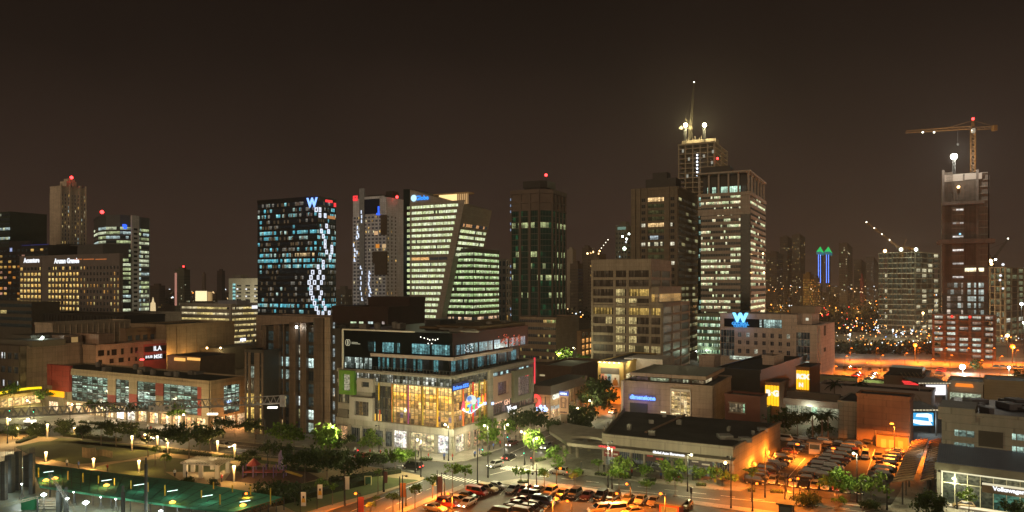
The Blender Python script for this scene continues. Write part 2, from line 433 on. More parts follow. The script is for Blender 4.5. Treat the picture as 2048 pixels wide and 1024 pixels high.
ASPH = asphalt("asphalt",(0.070,0.068,0.06),.12,.45)
ASPH2 = asphalt("worn asphalt",(0.085,0.075,0.062),0.15)
PAVE = paver("paving",(0.30,0.28,0.24))
PAVE2 = paver("forecourt paving",(0.21,0.20,0.165),2.4,0.05)
DIRT = mat("bare ground",(0.09,0.07,0.05),0.95,0.4,0.03)
LAWN = mat("lawn",(0.085,0.10,0.03),0.95,0.35,0.12,bump=0.3)
SAND = mat("park path",(0.34,0.25,0.15),0.9,0.25,0.15)
PAINT = mat("road paint",(0.72,0.70,0.64),0.7,0.25,1.2)
KERBM = mat("kerb stone",(0.42,0.40,0.35),0.85,0.2,0.6)

g = MB();S_ = 3600
g.quad([(-S_,-190,-0.25),(S_,-190,-0.25),(S_,4400,-0.25),(-S_,4400,-0.25)])
tag(g.build("ground",DIRT),kind="structure")
slab("road",[(-500,770),(2500,770),(2500,1160),(-500,1160)],-0.3,0.0,ASPH)
# pavement round the colourful corner building and on to the mall, forecourt, park, car parks
slab("pavement",[(-500,800),(-500,826),(190,856),(540,890),(690,901),(846,921),(900,926),(933,922),(966,911),(1001,898),(1040,882),(1080,866),(1150,836),(1222,797),(1216,790),(1100,790),(900,800),(480,790),(0,785)],-0.3,0.15,PAVE)
slab("forecourt_pavement",[(1058,943),(1066,926),(1090,909),(1120,888),(1180,856),(1246,822),(1300,800),(1560,820),(1640,860),(1660,900),(1480,983),(1412,978),(1279,964),(1200,954)],-0.3,0.15,PAVE2)
slab("park_ground",[(-500,838),(0,866),(190,884),(320,893),(523,916),(681,927),(800,943),(840,952),(849,957),(840,963),(813,971),(760,990),(660,1021),(560,1060),(-500,1160)],-0.3,0.15,SAND)
slab("car_park",[(1000,969),(1090,975),(1237,992),(1383,1010),(1560,1034),(1800,1070),(1800,1160),(560,1160),(817,1023),(863,1003),(930,977)],-0.3,0.06,ASPH2)
slab("verge",[(985,966),(1040,958),(1086,962),(1134,972),(1237,985),(1383,1002),(1560,1026),(1560,1034),(1383,1010),(1237,992),(1090,975),(1000,969),(930,977),(863,1003),(817,1023),(760,1048),(748,1044),(806,1019),(853,998),(918,973)],-0.3,0.16,PAVE)
slab("parking_lot",[(1508,978),(1560,930),(1606,868),(1630,845),(1730,848),(1880,868),(1820,1008),(1700,1004),(1600,990)],-0.3,0.17,ASPH2)
slab("walkway",[(1782,1012),(1800,985),(1836,868),(1900,868),(1885,1010),(2100,1040),(2300,1070),(2300,1100),(1679,1009)],-0.3,0.19,PAVE)
slab("far_road",[(1640,712),(2500,720),(2500,746),(1640,732)],-0.3,0.02,asphalt("lit asphalt",(0.10,0.085,0.07)))
slab("far_parking_lot",[(1640,734),(2500,752),(2500,800),(1600,790)],-0.3,0.04,ASPH2)
slab("construction_ground",[(1640,664),(2500,664),(2500,690),(1640,690)],-0.25,0.03,mat("site ground",(0.25,0.22,0.17),0.95,0.4,0.02))
slab("side_street",[(1222,797),(1150,838),(1080,868),(1090,905),(1246,820),(1330,770),(1262,762)],-0.3,0.01,asphalt("side street asphalt",(0.10,0.085,0.065)))
slab("playground_floor",[(450,962),(470,934),(600,938),(640,958),(590,972),(520,970)],0.1,0.19,mat("rubber floor",(0.10,0.05,0.035),0.9,0.3,0.3))

def lawn_patch(pts,z=0.2):
 o = slab("lawn",pts,0.1,z,LAWN);return o
lawn_patch([(30,895),(80,884),(160,884),(300,897),(330,905),(250,922),(150,930),(60,912)])
lawn_patch([(180,938),(250,925),(345,917),(470,930),(440,945),(330,945),(360,962),(300,960)])
lawn_patch([(520,985),(640,962),(730,952),(836,962),(806,970),(752,986),(650,1014),(600,1030),(560,1010)])
lawn_patch([(120,877),(320,896),(480,916),(560,926),(560,932),(460,922),(300,903),(100,884)])

# markings
mk = MB()
def mline(a,b,w=0.14,z=0.03):
 A_,B_ = P(*a),P(*b);t = (B_ - A_).normalized();n = Vector((-t.y,t.x,0)) * w / 2;k = Vector((0,0,z))
 mk.quad([A_ - n + k,B_ - n + k,B_ + n + k,A_ + n + k])
def dash(a,b,n,duty=0.5,w=0.16,z=0.03):
 A_,B_ = P(*a),P(*b)
 for i in range(n):
  p = A_.lerp(B_,i / n);q = A_.lerp(B_,(i + duty) / n);t = (q - p).normalized();m_ = Vector((-t.y,t.x,0)) * w / 2;k = Vector((0,0,z))
  mk.quad([p - m_ + k,q - m_ + k,q + m_ + k,p + m_ + k])
mline((430,886),(846,927));dash((430,893),(846,936),9);mline((450,902),(838,944))
dash((1075,952),(1560,1004),9);mline((1060,962),(1440,1000));mline((1050,968),(1130,971))
mline((1460,997),(1660,1016));mline((1660,1016),(2040,1060));dash((1560,1004),(2040,1052),8)
mline((846,962),(700,1024));dash((880,968),(760,1024),6);mline((925,969),(820,1018));mline((1060,930),(980,950))
mline((1000,915),(1110,866));dash((1020,922),(1160,858),8)
def zebra(a,b,c,n,duty=0.5):
 """n stripes from a to b, each running along the vector a->c"""
 A_,B_,C_ = P(*a),P(*b),P(*c);l = C_ - A_
 for i in range(n):
  p = A_.lerp(B_,i / n);q = A_.lerp(B_,(i + duty) / n);k = Vector((0,0,0.03))
  mk.quad([p + k,q + k,q + l + k,p + l + k])
zebra((862,953),(952,968),(876,948),13);zebra((1000,938),(1048,945),(1014,932),9)
tag(mk.build("road_markings",PAINT),kind="structure")
mk = MB()
for i in range(15):
 a = (1498 + 6.6 * i,962 - 5.3 * i);mline(a,(a[0] + 40,a[1] + 5),0.1,0.19)
for i in range(11):
 a = (1600 + 6 * i,952 - 6 * i);mline(a,(a[0] + 60,a[1] + 8),0.1,0.19)
for i in range(14):
 a = (1010 + 25 * i,979 + 2.2 * i);mline(a,(a[0] - 10,a[1] + 11),0.1,0.08)
mline((1560,975),(1610,918),0.14,0.19);mline((1730,960),(1750,900),0.14,0.19)
tag(mk.build("parking_markings",PAINT),kind="structure")
# ------------------------------------------------------------------ towers and office blocks
def beacon(b,px,py,d,mtl=None,r=0.9,mast=True,name="beacon"):
 """red warning lamp on a short mast, at photo pixel and depth"""
 p = D(px,d,zat(py,d)) - b.org
 mb = MB();mb.lathe([(0.01,-r),(r * .7,-r * .7),(r,0),(r * .7,r * .7),(0.01,r)],8,p);o = mb.build(name,mtl or L_RED,b.root)
 if mast:
  mb = MB();mb.tube((p.x,p.y,min(b.h,p.z - 1)),(p.x,p.y,p.z - r),0.25);mb.build("mast",STEEL,b.root)
 return o
def rbox(b,e,pxl,pxr,pyt,mtl,d0=-12,d1=-2,name="roof_plant",z0=None):
 """plant room on the roof, set back from facade e between two photo columns, up to photo row pyt"""
 s0,s1 = e.s(pxl,d1),e.s(pxr,d1);mb = MB();z1 = e.z((pxl + pxr) / 2,pyt,d1)
 e.box(mb,s0,s1,b.h - 0.2 if z0 is None else z0,z1,d0,d1);return mb.build(name,mtl,b.root)
def panel(b,e,pxl,pxr,pyt,pyb,mtl,d0=0.0,d1=0.32,name="panel"):
 s0,s1 = e.s(pxl,d1),e.s(pxr,d1);m = (pxl + pxr) / 2;mb = MB()
 e.box(mb,s0,s1,e.z(m,pyb,d1),e.z(m,pyt,d1),d0,d1);return mb.build(name,mtl,b.root)

# --- far left: green glass tower cut by the frame edge
C,poly,L,R = boxsite(20,610,-60,(30,))
b = Bld("office_tower","dark green glass tower at the far left edge, few floors lit near the top","tower",C,poly,zat(425,610),mat("green dark glass panel",(0.03,0.05,0.045),0.4,0.2,0.2))
b.ribbon(b.e[0],b.h - 60,15,4.0,1.3,3.5,0,L,8,3,litf(1,lambda i,j:0.9 if i in (9,11) else 0.06,[GW,COOL],k=0.5))
b.done()
# --- dark tower with blue parapet
C,poly,L,R = boxsite(98,520,-60,(30,))
b = Bld("office_block","near black office block with blue glow along its parapet, left of the sign block","office block",C,poly,zat(492,520),mat("black panel",(0.03,0.03,0.035),0.5,0.2,0.2))
b.grid(b.e[0],b.h - 48.6,12,4.0,1.2,3.0,0,L,18,1.6,litf(2,lambda i,j:0.6 if i in (3,4,6,8) else 0.25,[AMB,WARM,(0.9,.45,.3)],k=0.55))
mb = MB();b.e[0].box(mb,L - 34,L - 0.5,b.h + 0.92,b.h + 1.5,-0.1,0.3);mb.build("parapet_light",em("dim blue light",(0.05,0.1,0.8),0.12),b.root)
rbox(b,b.e[0],18,62,482,mat("black panel",(0,0,0)),-14,-3)
b.text(b.e[0],22,500,4.0,"M",em("dim white sign",(0.5,.6,1.0),0.9))
b.done()
# --- residential tower with the highest beacon
C,poly,L,R = boxsite(121,720,100,172)
b = Bld("apartment_tower","slim beige apartment tower with a red beacon on its stepped top","tower",C,poly,zat(373,720),mat("pale beige render",(0.66,0.58,0.48),0.85,0.12,0.2,streak=0.2))
nf = 34;fh = (b.h - 6) / nf
b.grid(b.e[0],0,nf,fh,0.9,2.6,0,L,5,3.2,litf(31,0.75,[YEL,WARM],k=0.16),panes=1)
b.grid(b.e[1],0,nf,fh,0.7,3.0,0,R,8,1.9,litf(3,0.16,[YEL,WARM,CREAM,COOL],base=(0.008,0.009,0.012),k=0.7),panes=2)
for j in (0,3,6,8):
 b.e[1].box(b.wall,max(0,R * j / 8 - 1.1),min(R,R * j / 8 + 1.1),0,b.h + 3,-0.2,1.2)
rbox(b,b.e[1],133,153,363,b.wallm,-14,-3);rbox(b,b.e[1],136,150,358,b.wallm,-12,-5,name="lift_room")
beacon(b,143,355,728,r=1.6)
b.done()
# --- rounded glass tower behind the sign block
C = D(262,560)
p = [D(188,590),D(197,562),D(212,553),D(240,551),D(263,556),D(275,562),D(282,572),D(298,580),D(300,620),D(200,640)]
pl = [q - C for q in p]
b = Bld("office_tower","round fronted glass office tower with a white stone rib and blue logo near its top","tower",C,pl,zat(434,560),mat("blue grey panel",(0.09,0.10,0.11),0.45,0.15,0.2))
nf = 25;fh = (b.h - 8) / nf
for k in range(0,7):
 e = b.e[k]
 if k == 4:
  b.grid(e,0,nf,fh,1.0,2.6,0,e.len,2,1.5,litf(44,0.05,[GW]),panes=1);continue
 b.ribbon(e,0,nf,fh,1.2,3.2,0,e.len,1,4,litf(40 + k,lambda i,j:0.95 if (i * 7 + k * 3) % 5 < 3 else 0.4,[GRN,GW,COOL],k=0.7,coh=0.6))
mb = MB();e = b.e[4];e.box(mb,-0.6,e.len + 0.6,0,b.h + 1,-0.3,1.0);
mb2 = MB()
for i in range(nf):e.box(mb2,1.2,e.len - 1.2,i * fh + 1.0,i * fh + 2.6,0.9,1.03)
mb.build("stone_rib",WHITEW,b.root);tag(mb2.build("rib_windows",GLASS,b.root),kind="stuff")
p_ = D(250,546,zat(452,548)) - C
mb = MB();mb.prism([(p_.x - 1.2,p_.y),(p_.x + 1.2,p_.y - 0.2),(p_.x + 1.2,p_.y + 0.6),(p_.x - 1.2,p_.y + 0.6)],p_.z - 2.4,p_.z + .8)
mb.prism([(p_.x - 1.9,p_.y - .1),(p_.x + 0.4,p_.y - 0.3),(p_.x + 0.4,p_.y + 0.5),(p_.x - 1.9,p_.y + 0.5)],p_.z - .8,p_.z + 1.2);mb.build("logo",S_BLUE,b.root)
beacon(b,204,424,575,r=1.5)
b.done()
# --- office block with the two white signs
C,poly,L,R = boxsite(240,480,40,246)
b = Bld("office_block","broad grey office block with rows of yellow windows and two white roof signs","office block",C,poly,zat(509,480),mat("mauve grey panel",(0.20,0.18,0.18),0.7,0.12,0.2))
e = b.e[0];nf = 14;fh = 4.05;zb = b.h - 6.5 - nf * fh
s1,s2 = e.s(83),e.s(96)
f = litf(5,lambda i,j:0.92 if i < 13 else 0.3,[YEL,WARM,(.95,.66,.2),WARM],k=1.0,amp=.4)
fo = lambda i,j,a=0:(0.85,0.36,0.07) if i < 4 else f(i,j,a)
b.grid(e,zb,nf,fh,1.1,3.2,0,s1,6,1.3,f,panes=2)
b.grid(e,zb,nf,fh,1.1,3.2,s2,s2 + (L - s2) * .46,9,1.5,f,panes=2)
sq = s2 + (L - s2) * .46
fr_ = litf(6,lambda i,j:1.0 if i < 5 else (0.7 if i in (7,10) else (0.95 if j > 9 and i < 12 else 0.12)),[YEL,(0.85,0.42,0.1)],k=0.65,coh=0.7)
b.grid(e,zb,nf,fh,1.0,3.1,sq,L,12,2.1,lambda i,j,a=0:sc(AMB,1.0) if i < 4 else fr_(i,j,a),panes=1)
b.e[0].box(b.wall,0,s1,b.h - 6.5,b.h,-.2,.3);b.e[0].box(b.wall,s2,L,b.h - 6.5,b.h,-.2,.3)
e.box(b.wall,s1,s2,0,b.h - 2,-0.2,-0.05)
b.text(e,63,521,4.6,"Accenture",S_WHITE,bold=0.05);b.text(e,133,522,4.6,"Aruzan Grande",S_WHITE,bold=0.05)
mb = MB()
for a_,c_ in ((150,165),(168,189),(192,214)):e.box(mb,e.s(a_),e.s(c_),e.z(a_,519.5),e.z(a_,518),0.3,0.5)
mb.build("cornice_light",em("dim orange strip",(0.9,0.25,0.06),0.6),b.root)
rbox(b,e,112,136,488,DARKP,-40,-20);rbox(b,e,136,206,489,mat("roof plant panel",(0.10,0.10,0.105),0.7),-42,-22)
b.done()
# --- low white annex beside it
C,poly,L,R = boxsite(312,500,243,(20,))
b = Bld("annex_building","low pale annex with small dark openings at the foot of the round fronted tower","annex",C,poly,zat(628,500),WHITEW)
b.grid(b.e[0],b.h - 4.4,1,4.2,1.0,3.0,0,L,6,2.2,litf(7,0,[GW],base=(0.02,0.02,0.018)))
b.done()

# --- grey office with yellow ribbon windows
C,poly,L,R = boxsite(462,520,360,530)
b = Bld("office_block","low pale grey office with yellow ribbon windows in front of the white block","office block",C,poly,zat(610,520),PALEP)
ff = litf(8,0.85,[YEL,CREAM,(0.9,.7,.3)],k=0.8,coh=0.75)
b.ribbon(b.e[0],b.h - 29.5,7,4.1,1.7,3.2,2,L - 2,3,8,ff,depth=0.4)
b.ribbon(b.e[1],b.h - 29.5,7,4.1,1.7,3.2,1,R - 1,3,8,ff,depth=0.4)
rbox(b,b.e[0],436,474,601,mat("blue grey plant room",(0.24,0.26,0.33),0.6),-16,-4);rbox(b,b.e[0],380,436,606,GREYP,-18,-6)
mb = MB();e = b.e[1];e.box(mb,e.s(503),e.s(515),e.z(509,617),e.z(509,611),0.3,0.8);mb.build("sign",S_WHITE,b.root)
mb = MB();e.box(mb,e.s(480),e.s(490),e.z(485,682),e.z(485,677),0.3,0.8);mb.build("entrance_light",em("entrance light",(0.7,0.75,1.0),2.5),b.root)
b.done()
# --- white block
C,poly,L,R = boxsite(600,640,458,(25,))
b = Bld("white_office_block","white block with short dark windows and a teal lit stair strip","office block",C,poly,zat(558,640),mat("lit white render",(0.80,0.78,0.62),0.8,0.08,0.2))
e = b.e[0];s1,s2 = e.s(465.5),e.s(471.5);k = dict(depth=0.35)
n = 12
for i in range(n):
 z0 = b.h - 4 - 3.25 * (i + 1)
 for a_,c_ in ((0,s1),(s2,L)):e.box(b.wall,a_,c_,z0 + 2.0,z0 + 3.251,-.2,.35)
 nb = 7;W = (L - s2) / nb
 e.box(b.wall,s2,s2 + 1.2,z0,z0 + 2.0,-.2,.35)
 for j in range(nb):
  b.win(e,s2 + 1.2 + j * W,s2 + 1.2 + j * W + W * .55,z0 + .6,z0 + 2.0,3,1,litf(9 + i,0.03,[WHITE],base=(0.01,0.01,0.009)))
  e.box(b.wall,s2 + 1.2 + j * W + W * .55,s2 + 1.2 + (j + 1) * W,z0,z0 + 2.0,-.2,.345);e.box(b.wall,s2 + 1.2 + j * W,s2 + 1.2 + j * W + W * .55,z0,z0 + .6,-.2,.347)
 e.box(b.wall,0,s1,z0,z0 + 2.0,-.2,.345)
 b.win(e,s1,s2,z0,z0 + 3.2,2,2,lambda a,q:(0.35,0.75,0.72) if q == 1 else (0.05,0.12,0.13))
e.box(b.wall,0,L,b.h - 4,b.h,-.2,.352)
light("wall_flood",60000,(1,.93,.7),2,b.root,e.pt(L * .7,4,28))
rbox(b,e,465,482,550,PALEP,-10,-2);rbox(b,e,484,518,554,GREYP,-12,-4)
b.done()

# --- dark patterned tower with the blue W
C,poly,L,R = boxsite(634,430,515,672)
b = Bld("office_tower","black tower with cyan windows, scattered pale panels and a trail of lit square frames","tower",C,poly,zat(397,430),mat("black metal panel",(0.016,0.016,0.018),0.4,0.2,0.2))
nf = 28;fh = 3.42;zb = b.h - nf * fh - 1
rows = {26:.25,25:.5,23:.12,22:.75,21:.6,19:.3,20:.1,18:.85,17:.92,16:.95,12:.14,10:.3,9:.9,8:.1,6:.85,5:.12,4:.5,2:.7,1:.5}
rr = random.Random(11)
def wcol(i,j,a):
 x = rr.random();base = rows.get(i,0.03)
 if x < base * 0.78:return jit(rr.choice([(.10,.45,.55),(.14,.5,.6),(0.22,.55,.58),(0.35,.5,.45)] if i != 18 or j < 4 else [(0.7,.5,.25)]),rr,.5)
 if rr.random() < 0.12:return sc((0.16,0.15,0.125),rr.uniform(.6,1.2))  # grey pane glow stands in for a pale panel
 return (0.004,0.005,0.006)
for ed,ln,nb in ((b.e[0],L,7),(b.e[1],R,4)):
 b.ribbon(ed,zb,nf,fh,1.1,3.1,0.3,ln - 0.3,nb,4,wcol,depth=0.12)
pm = MB()
for ed,ln in ((b.e[0],L),(b.e[1],R)):
 for q in range(int(ln * 4.2)):
  s_,i_ = rr.uniform(0.5,ln - 2),rr.randrange(nf)
  ed.box(pm,s_,s_ + 1.15,zb + i_ * fh + 1.0,zb + i_ * fh + 2.9,0.1,0.2)
tag(pm.build("pale_panels",mat("pale metal panel",(0.34,0.32,0.27),0.5,.2),b.root),kind="stuff")
for X,Y in ((842,160),(862,160),(862,190),(890,192),(898,248),(870,275),(908,277),(880,303),(890,332),(890,357),(926,362),(898,388),(926,388),(917,416),(880,443),(852,468),(880,470),(823,497),(861,497),(814,525),(852,525),(880,525),(804,552),(833,552),(870,552),(814,580),(852,580),(814,608),(870,608),(823,636),(861,636),(833,664),(880,664),(842,692),(890,692),(853,716),(878,720),(912,716)):
 px,py = 320 + X * .3711,360 + Y * .3711
 ed = b.e[0] if px < 633 else b.e[1]
 s_,z_ = ed.s(px,.3),ed.z(px,py,.3);hw = 1.15 if ed is b.e[0] else 0.95;mb = MB();hh = 1.35;t_ = 0.55
 for (a0,a1,c0,c1) in ((-hw,hw,hh - t_,hh),(-hw,hw,-hh,-hh + t_),(-hw,-hw + t_,-hh + t_,hh - t_),(hw - t_,hw,-hh + t_,hh - t_)):
  ed.box(mb,s_ + a0,s_ + a1,z_ + c0,z_ + c1,.2,.45)
 mb.build("lit_square_frame",em("lit frame",(0.80,0.86,1.0),1.25),b.root)
b.text(b.e[0],624,406,7.4,"W",em("pale blue sign",(0.22,0.42,1.0),2.0),d=.6,bold=0.05)
mb = MB();e = b.e[1];e.box(mb,e.s(650),e.s(664),e.z(657,405),e.z(657,400),.2,.5);e.box(mb,e.s(667),e.s(671),e.z(669,414),e.z(669,406),.2,.5);mb.build("sign",S_RED,b.root)
mb = MB();e.box(mb,e.s(655),e.s(670),e.z(662,438),e.z(662,432),.12,.2);mb.build("lit_storey_strip",em("dim amber",(0.7,.3,.1),.7),b.root)
lg = bpy.data.lights.new("blue_sign_glow",'POINT');lg.energy = 900;lg.color = (0.1,0.2,1.0);lg.shadow_soft_size = 2
lo = obj("blue_sign_glow",lg,b.root,b.e[0].pt(b.e[0].s(622),b.e[0].z(624,400),4))
b.done(parapet=1.5)
# --- beige podium under it
C,poly,L,R = boxsite(640,385,512,690)
b = Bld("podium_building","plain dull pink podium wall at the foot of the black patterned tower","podium",C,poly,zat(637,385),mat("dull pink render",(0.36,0.27,0.21),0.85,.12,.2,streak=.2))
b.done()

# --- residential tower with strings of blue white lamps
C,poly,L,R = boxsite(772,600,706,808)
b = Bld("apartment_tower","white apartment tower with strings of blue white lamps and a red roof sign","tower",C,poly,zat(396,600),mat("cool white render",(0.70,0.74,0.86),0.75,.12,.2,streak=.2))
nf = 33;fh = (b.h - 14) / nf
e = b.e[0]
b.grid(e,0,nf,fh,0.8,2.5,0,L,9,1.4,litf(12,0.09,[WARM,CREAM],base=(0.014,0.016,0.022),k=.8),panes=2)
b.grid(b.e[1],0,nf,fh,0.9,2.5,0,R * .62,3,3.2,litf(13,.05,[WARM],base=(0.012,.01,.01)),panes=2)
b.e[1].box(b.wall,R * .62,R,0,b.h,-.2,.4);b.e[1].box(b.wall,0,R * .62,nf * fh,b.h,-.2,.31)
sA,sB = e.s(719,.8),e.s(729,.8)
mb = MB();e.box(mb,sA,sB,0,e.z(724,377,.8),-.2,1.2);mb.build("stair_shaft",mat("blue grey shaft",(0.24,0.26,0.30),.6),b.root)
e.box(b.wall,sB,e.s(768),e.z(748,398),e.z(748,393),-.2,1.1)
for q in (762,765,768):e.box(b.wall,e.s(q) - .5,e.s(q) + .5,e.z(748,430),e.z(748,393),-.2,1.1)
mb = MB();e.box(mb,e.s(730),e.s(761),e.z(745,428),e.z(745,398),.3,.42);mb.build("crown_glazing",mat("blue black glass",(0.01,0.015,0.05),.15,0),b.root)
for (x0,x1,y0,y1) in ((748,773,503,527),(752,773,527,550)):
 mb = MB();e.box(mb,e.s(x0),e.s(x1,1.5),e.z(760,y1),e.z(760,y0),.3,2.2);mb.build("bay",BROWNP,b.root)
mb = MB();e.box(mb,e.s(763),e.s(773,1),e.z(768,470),e.z(768,430),.3,1.3);mb.build("brown_panel",BROWNP,b.root)
sb = MB();r5 = random.Random(5)
for (x,y0,y1,n) in ((722,424,452,4),(713,455,475,3),(719,460,472,2),(708,490,520,4),(716,505,512,1),(722,535,598,7),(739,545,598,8)):
 for q in range(n):
  xx = x + r5.uniform(-2,2);yy = y0 + (y1 - y0) * q / max(1,n - 1);dd = 1.3 if sA < e.s(xx) < sB else .5
  a0 = e.s(xx,dd);z0 = e.z(xx,yy,dd);m2 = MB();e.box(m2,a0 - .45,a0 + .45,z0 - 1.4,z0 + 1.4,dd - .2,dd + .1);
  if r5.random() < .6:e.box(m2,a0 - .45,a0 + 1.5,z0 - 1.4,z0 - .6,dd - .2,dd + .1)
  m2.build("facade_lamp",em("blue white lamp",(0.72,0.82,1.0),1.3),b.root)
for (x,y,c) in ((755,492,(1,.35,.04)),(752,466,(1,.6,.3)),(768,492,(.9,.6,.3))):
 m2 = MB();a0 = e.s(x,.4);z0 = e.z(x,y,.4);e.box(m2,a0 - 1.9,a0 + 1.9,z0 - 1.6,z0 + 1.6,.2,.4);m2.build("lit_window",em(f"lit window {x}",c,.7),b.root)
b.text(e,710.5,397,5.4,"EI",S_RED,d=.8,bold=0.06,sx=1.3)
m2 = MB();a0 = e.s(757,.6);z0 = e.z(757,421,.6);e.box(m2,a0 - .8,a0 + .8,z0 - 3.5,z0 + 3.5,.3,.7);e.box(m2,a0 - 2.2,a0 + 2.2,z0 - 3.5,z0 - 2,.3,.7);m2.build("blue_sign",S_BLUE,b.root)
rbox(b,b.e[1],785,797,383,DARKP,-8,-1);rbox(b,e,735,764,390,DARKP,-10,-3)
beacon(b,794,394,606,r=1.2,mast=False)
b.done()

# --- slanted office tower with the blue globe sign
dG = 450.0
C = D(880,dG);TW = mat("pale stone panel",(0.33,0.30,0.26),.7,.1,.3,streak=.1)
zt_l,zt_r = None,None
e0 = Edge(C,-V * 60,Vector())                   # working plane of the front
def fs(px,py):return (e0.s(px),e0.z(px,py))
tl,tr_,br_,bl = fs(820,379),fs(928,411),fs(880,650),fs(820,640)
tm = fs(912,405)
sl = (tr_[0] - br_[0]) / (tr_[1] - br_[1])         # lean of the right hand edge, metres per metre
s_left = tl[0]
def sr(z):return br_[0] + (z - br_[1]) * sl       # right end of the front at height z
b = Bld("office_tower","slanted pale office tower with green lit ribbon windows and a round blue sign","tower",C,[-V * (60 - s_left),Vector(),U * 30,U * 30 - V * (60 - s_left)],tr_[1],TW)
b.core = False
def ep(s,z,y):return -V * 60 + V * s + U * y + Vector((0,0,z))
topz = lambda s:tl[1] + (tr_[1] - tl[1]) * (s - tl[0]) / (tr_[0] - tl[0])
Dp = solve(D(0,1) * 0 + (C + ep(tr_[0],0,0)),U,984)
zr2 = e0.z(928,411);
cb = MB();s0 = s_left;zt = tr_[1];
pts = [ep(s0,0,0),ep(sr(0),0,0),ep(sr(0),0,Dp),ep(s0,0,Dp),ep(s0,tl[1],0),ep(sr(zt),zt,0),ep(sr(zt),zt,Dp),ep(s0,tl[1],Dp)]
b.wall.box8(pts)
nf = 20;z1 = fs(860,417)[1] + 2.1;fh = 3.62
r6 = random.Random(66)
def gcol(i,hot=.93,pal=(GRN,(0.66,.74,.42),GW)):
 def f(a,k):
  if r6.random() > hot:return (0.03,0.04,0.025)
  return jit(r6.choice(pal),r6,.3)
 return f
for i in range(nf):
 zc = z1 - i * fh;zc0 = zc - 1.75;e_r = sr(zc) - 4.2
 a0 = s0 + 1.4;segs = 4
 warm = i == 9
 for j in range(segs):
  q0 = a0 + (e_r - a0) * j / segs;q1 = a0 + (e_r - a0) * (j + 1) / segs - .35
  mb = MB();n = 7
  for a in range(n):
   c = ((0.75,.42,.15) if j < 2 else (0.02,.02,.02)) if warm else gcol(i,.97 if i != 1 or j != 2 else .5)(a,0)
   mb.quad([ep(q0 + (q1 - q0) * a / n,zc0,-.06),ep(q0 + (q1 - q0) * (a + 1) / n - .08,zc0,-.06),ep(q0 + (q1 - q0) * (a + 1) / n - .08,zc,-.06),ep(q0 + (q1 - q0) * a / n,zc,-.06)],0,c)
  b.wins.append((10,mb,"ribbon_window",GLASS))
 sp = MB()
 b.wall.box8([ep(s0,zc,-.35),ep(sr(zc),zc,-.35),ep(sr(zc),zc,0),ep(s0,zc,0),ep(s0,zc + fh - 1.75,-.35),ep(sr(zc + fh - 1.75),zc + fh - 1.75,-.35),ep(sr(zc + fh - 1.75),zc + fh - 1.75,0),ep(s0,zc + fh - 1.75,0)])
 b.wall.box8([ep(e_r,zc0,-.345),ep(sr(zc),zc0,-.345),ep(sr(zc),zc0,0),ep(e_r,zc0,0),ep(e_r,zc,-.345),ep(sr(zc),zc,-.345),ep(sr(zc),zc,0),ep(e_r,zc,0)])
 if i < 7:                                         # leaning side face
  for j in range(3):
   y0,y1 = 1.6 + (Dp - 3) * j / 3,1.6 + (Dp - 3) * (j + 1) / 3 - .4;mb = MB()
   for a in range(6):
    ya,yb_ = y0 + (y1 - y0) * a / 6,y0 + (y1 - y0) * (a + 1) / 6 - .08
    c = gcol(i)(a,0) if i > 1 else ((0.5,.25,.1) if i == 1 and r6.random() < .5 else (0.02,.02,.02))
    if i == 0:continue
    mb.quad([ep(sr(zc0) + .05,zc0 - 8.6,ya),ep(sr(zc0) + .05,zc0 - 8.6,yb_),ep(sr(zc) + .05,zc - 8.6,yb_),ep(sr(zc) + .05,zc - 8.6,ya)],0,c)
   if mb.f:
    for q in range(len(mb.v)):x_ = Vector(mb.v[q]);mb.v[q] = tuple(x_ + V * (-8.6 * sl + .1))
    b.wins.append((9,mb,"ribbon_window",GLASS))
dk = MB();dk.box8([ep(s0 - 5.5,0,.5),ep(s0 - .02,0,.5),ep(s0 - .02,0,20),ep(s0 - 5.5,0,20),ep(s0 - 5.5,tl[1] + .6,.5),ep(s0 - .02,tl[1] + .3,.5),ep(s0 - .02,tl[1] + .3,20),ep(s0 - 5.5,tl[1] + .6,20)])
dk.build("dark_glazed_corner",mat("deep green glass",(0.012,0.02,0.02),.15,.1),b.root)
for i in range(nf - 1):
 zc = z1 - (i + .0) * fh;mb = MB()
 mb.quad([ep(s0 - 2.6,zc - 1.75,.45),ep(s0 - .1,zc - 1.75,.45),ep(s0 - .1,zc,.45),ep(s0 - 2.6,zc,.45)],0,jit(GRN,r6,.6));b.wins.append((1,mb,"window",GLASS))
# lit roof screen
def rs(px,py,y):
 e_ = Edge(C + U * y,-V * 60,Vector());return e_.s(px),e_.z(px,py)
q0,q1 = rs(878,389,10)[0],rs(914,400,10)[0];zt1 = rs(914,388,10)[1];zb1 = rs(914,404,10)[1]
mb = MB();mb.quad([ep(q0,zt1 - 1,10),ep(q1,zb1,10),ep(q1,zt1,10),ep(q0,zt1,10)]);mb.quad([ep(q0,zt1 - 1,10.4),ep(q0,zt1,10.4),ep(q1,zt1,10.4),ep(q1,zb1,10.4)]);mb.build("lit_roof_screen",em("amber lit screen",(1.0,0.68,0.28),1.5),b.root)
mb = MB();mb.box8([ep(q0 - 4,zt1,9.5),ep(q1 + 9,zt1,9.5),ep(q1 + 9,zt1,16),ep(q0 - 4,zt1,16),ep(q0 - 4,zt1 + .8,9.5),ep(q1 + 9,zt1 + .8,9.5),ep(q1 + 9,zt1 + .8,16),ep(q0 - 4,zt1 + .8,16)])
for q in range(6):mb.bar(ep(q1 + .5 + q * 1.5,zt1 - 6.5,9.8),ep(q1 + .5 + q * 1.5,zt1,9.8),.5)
mb.build("roof_frame",mat("lit roof frame",(0.5,.36,.2),.7),b.root)
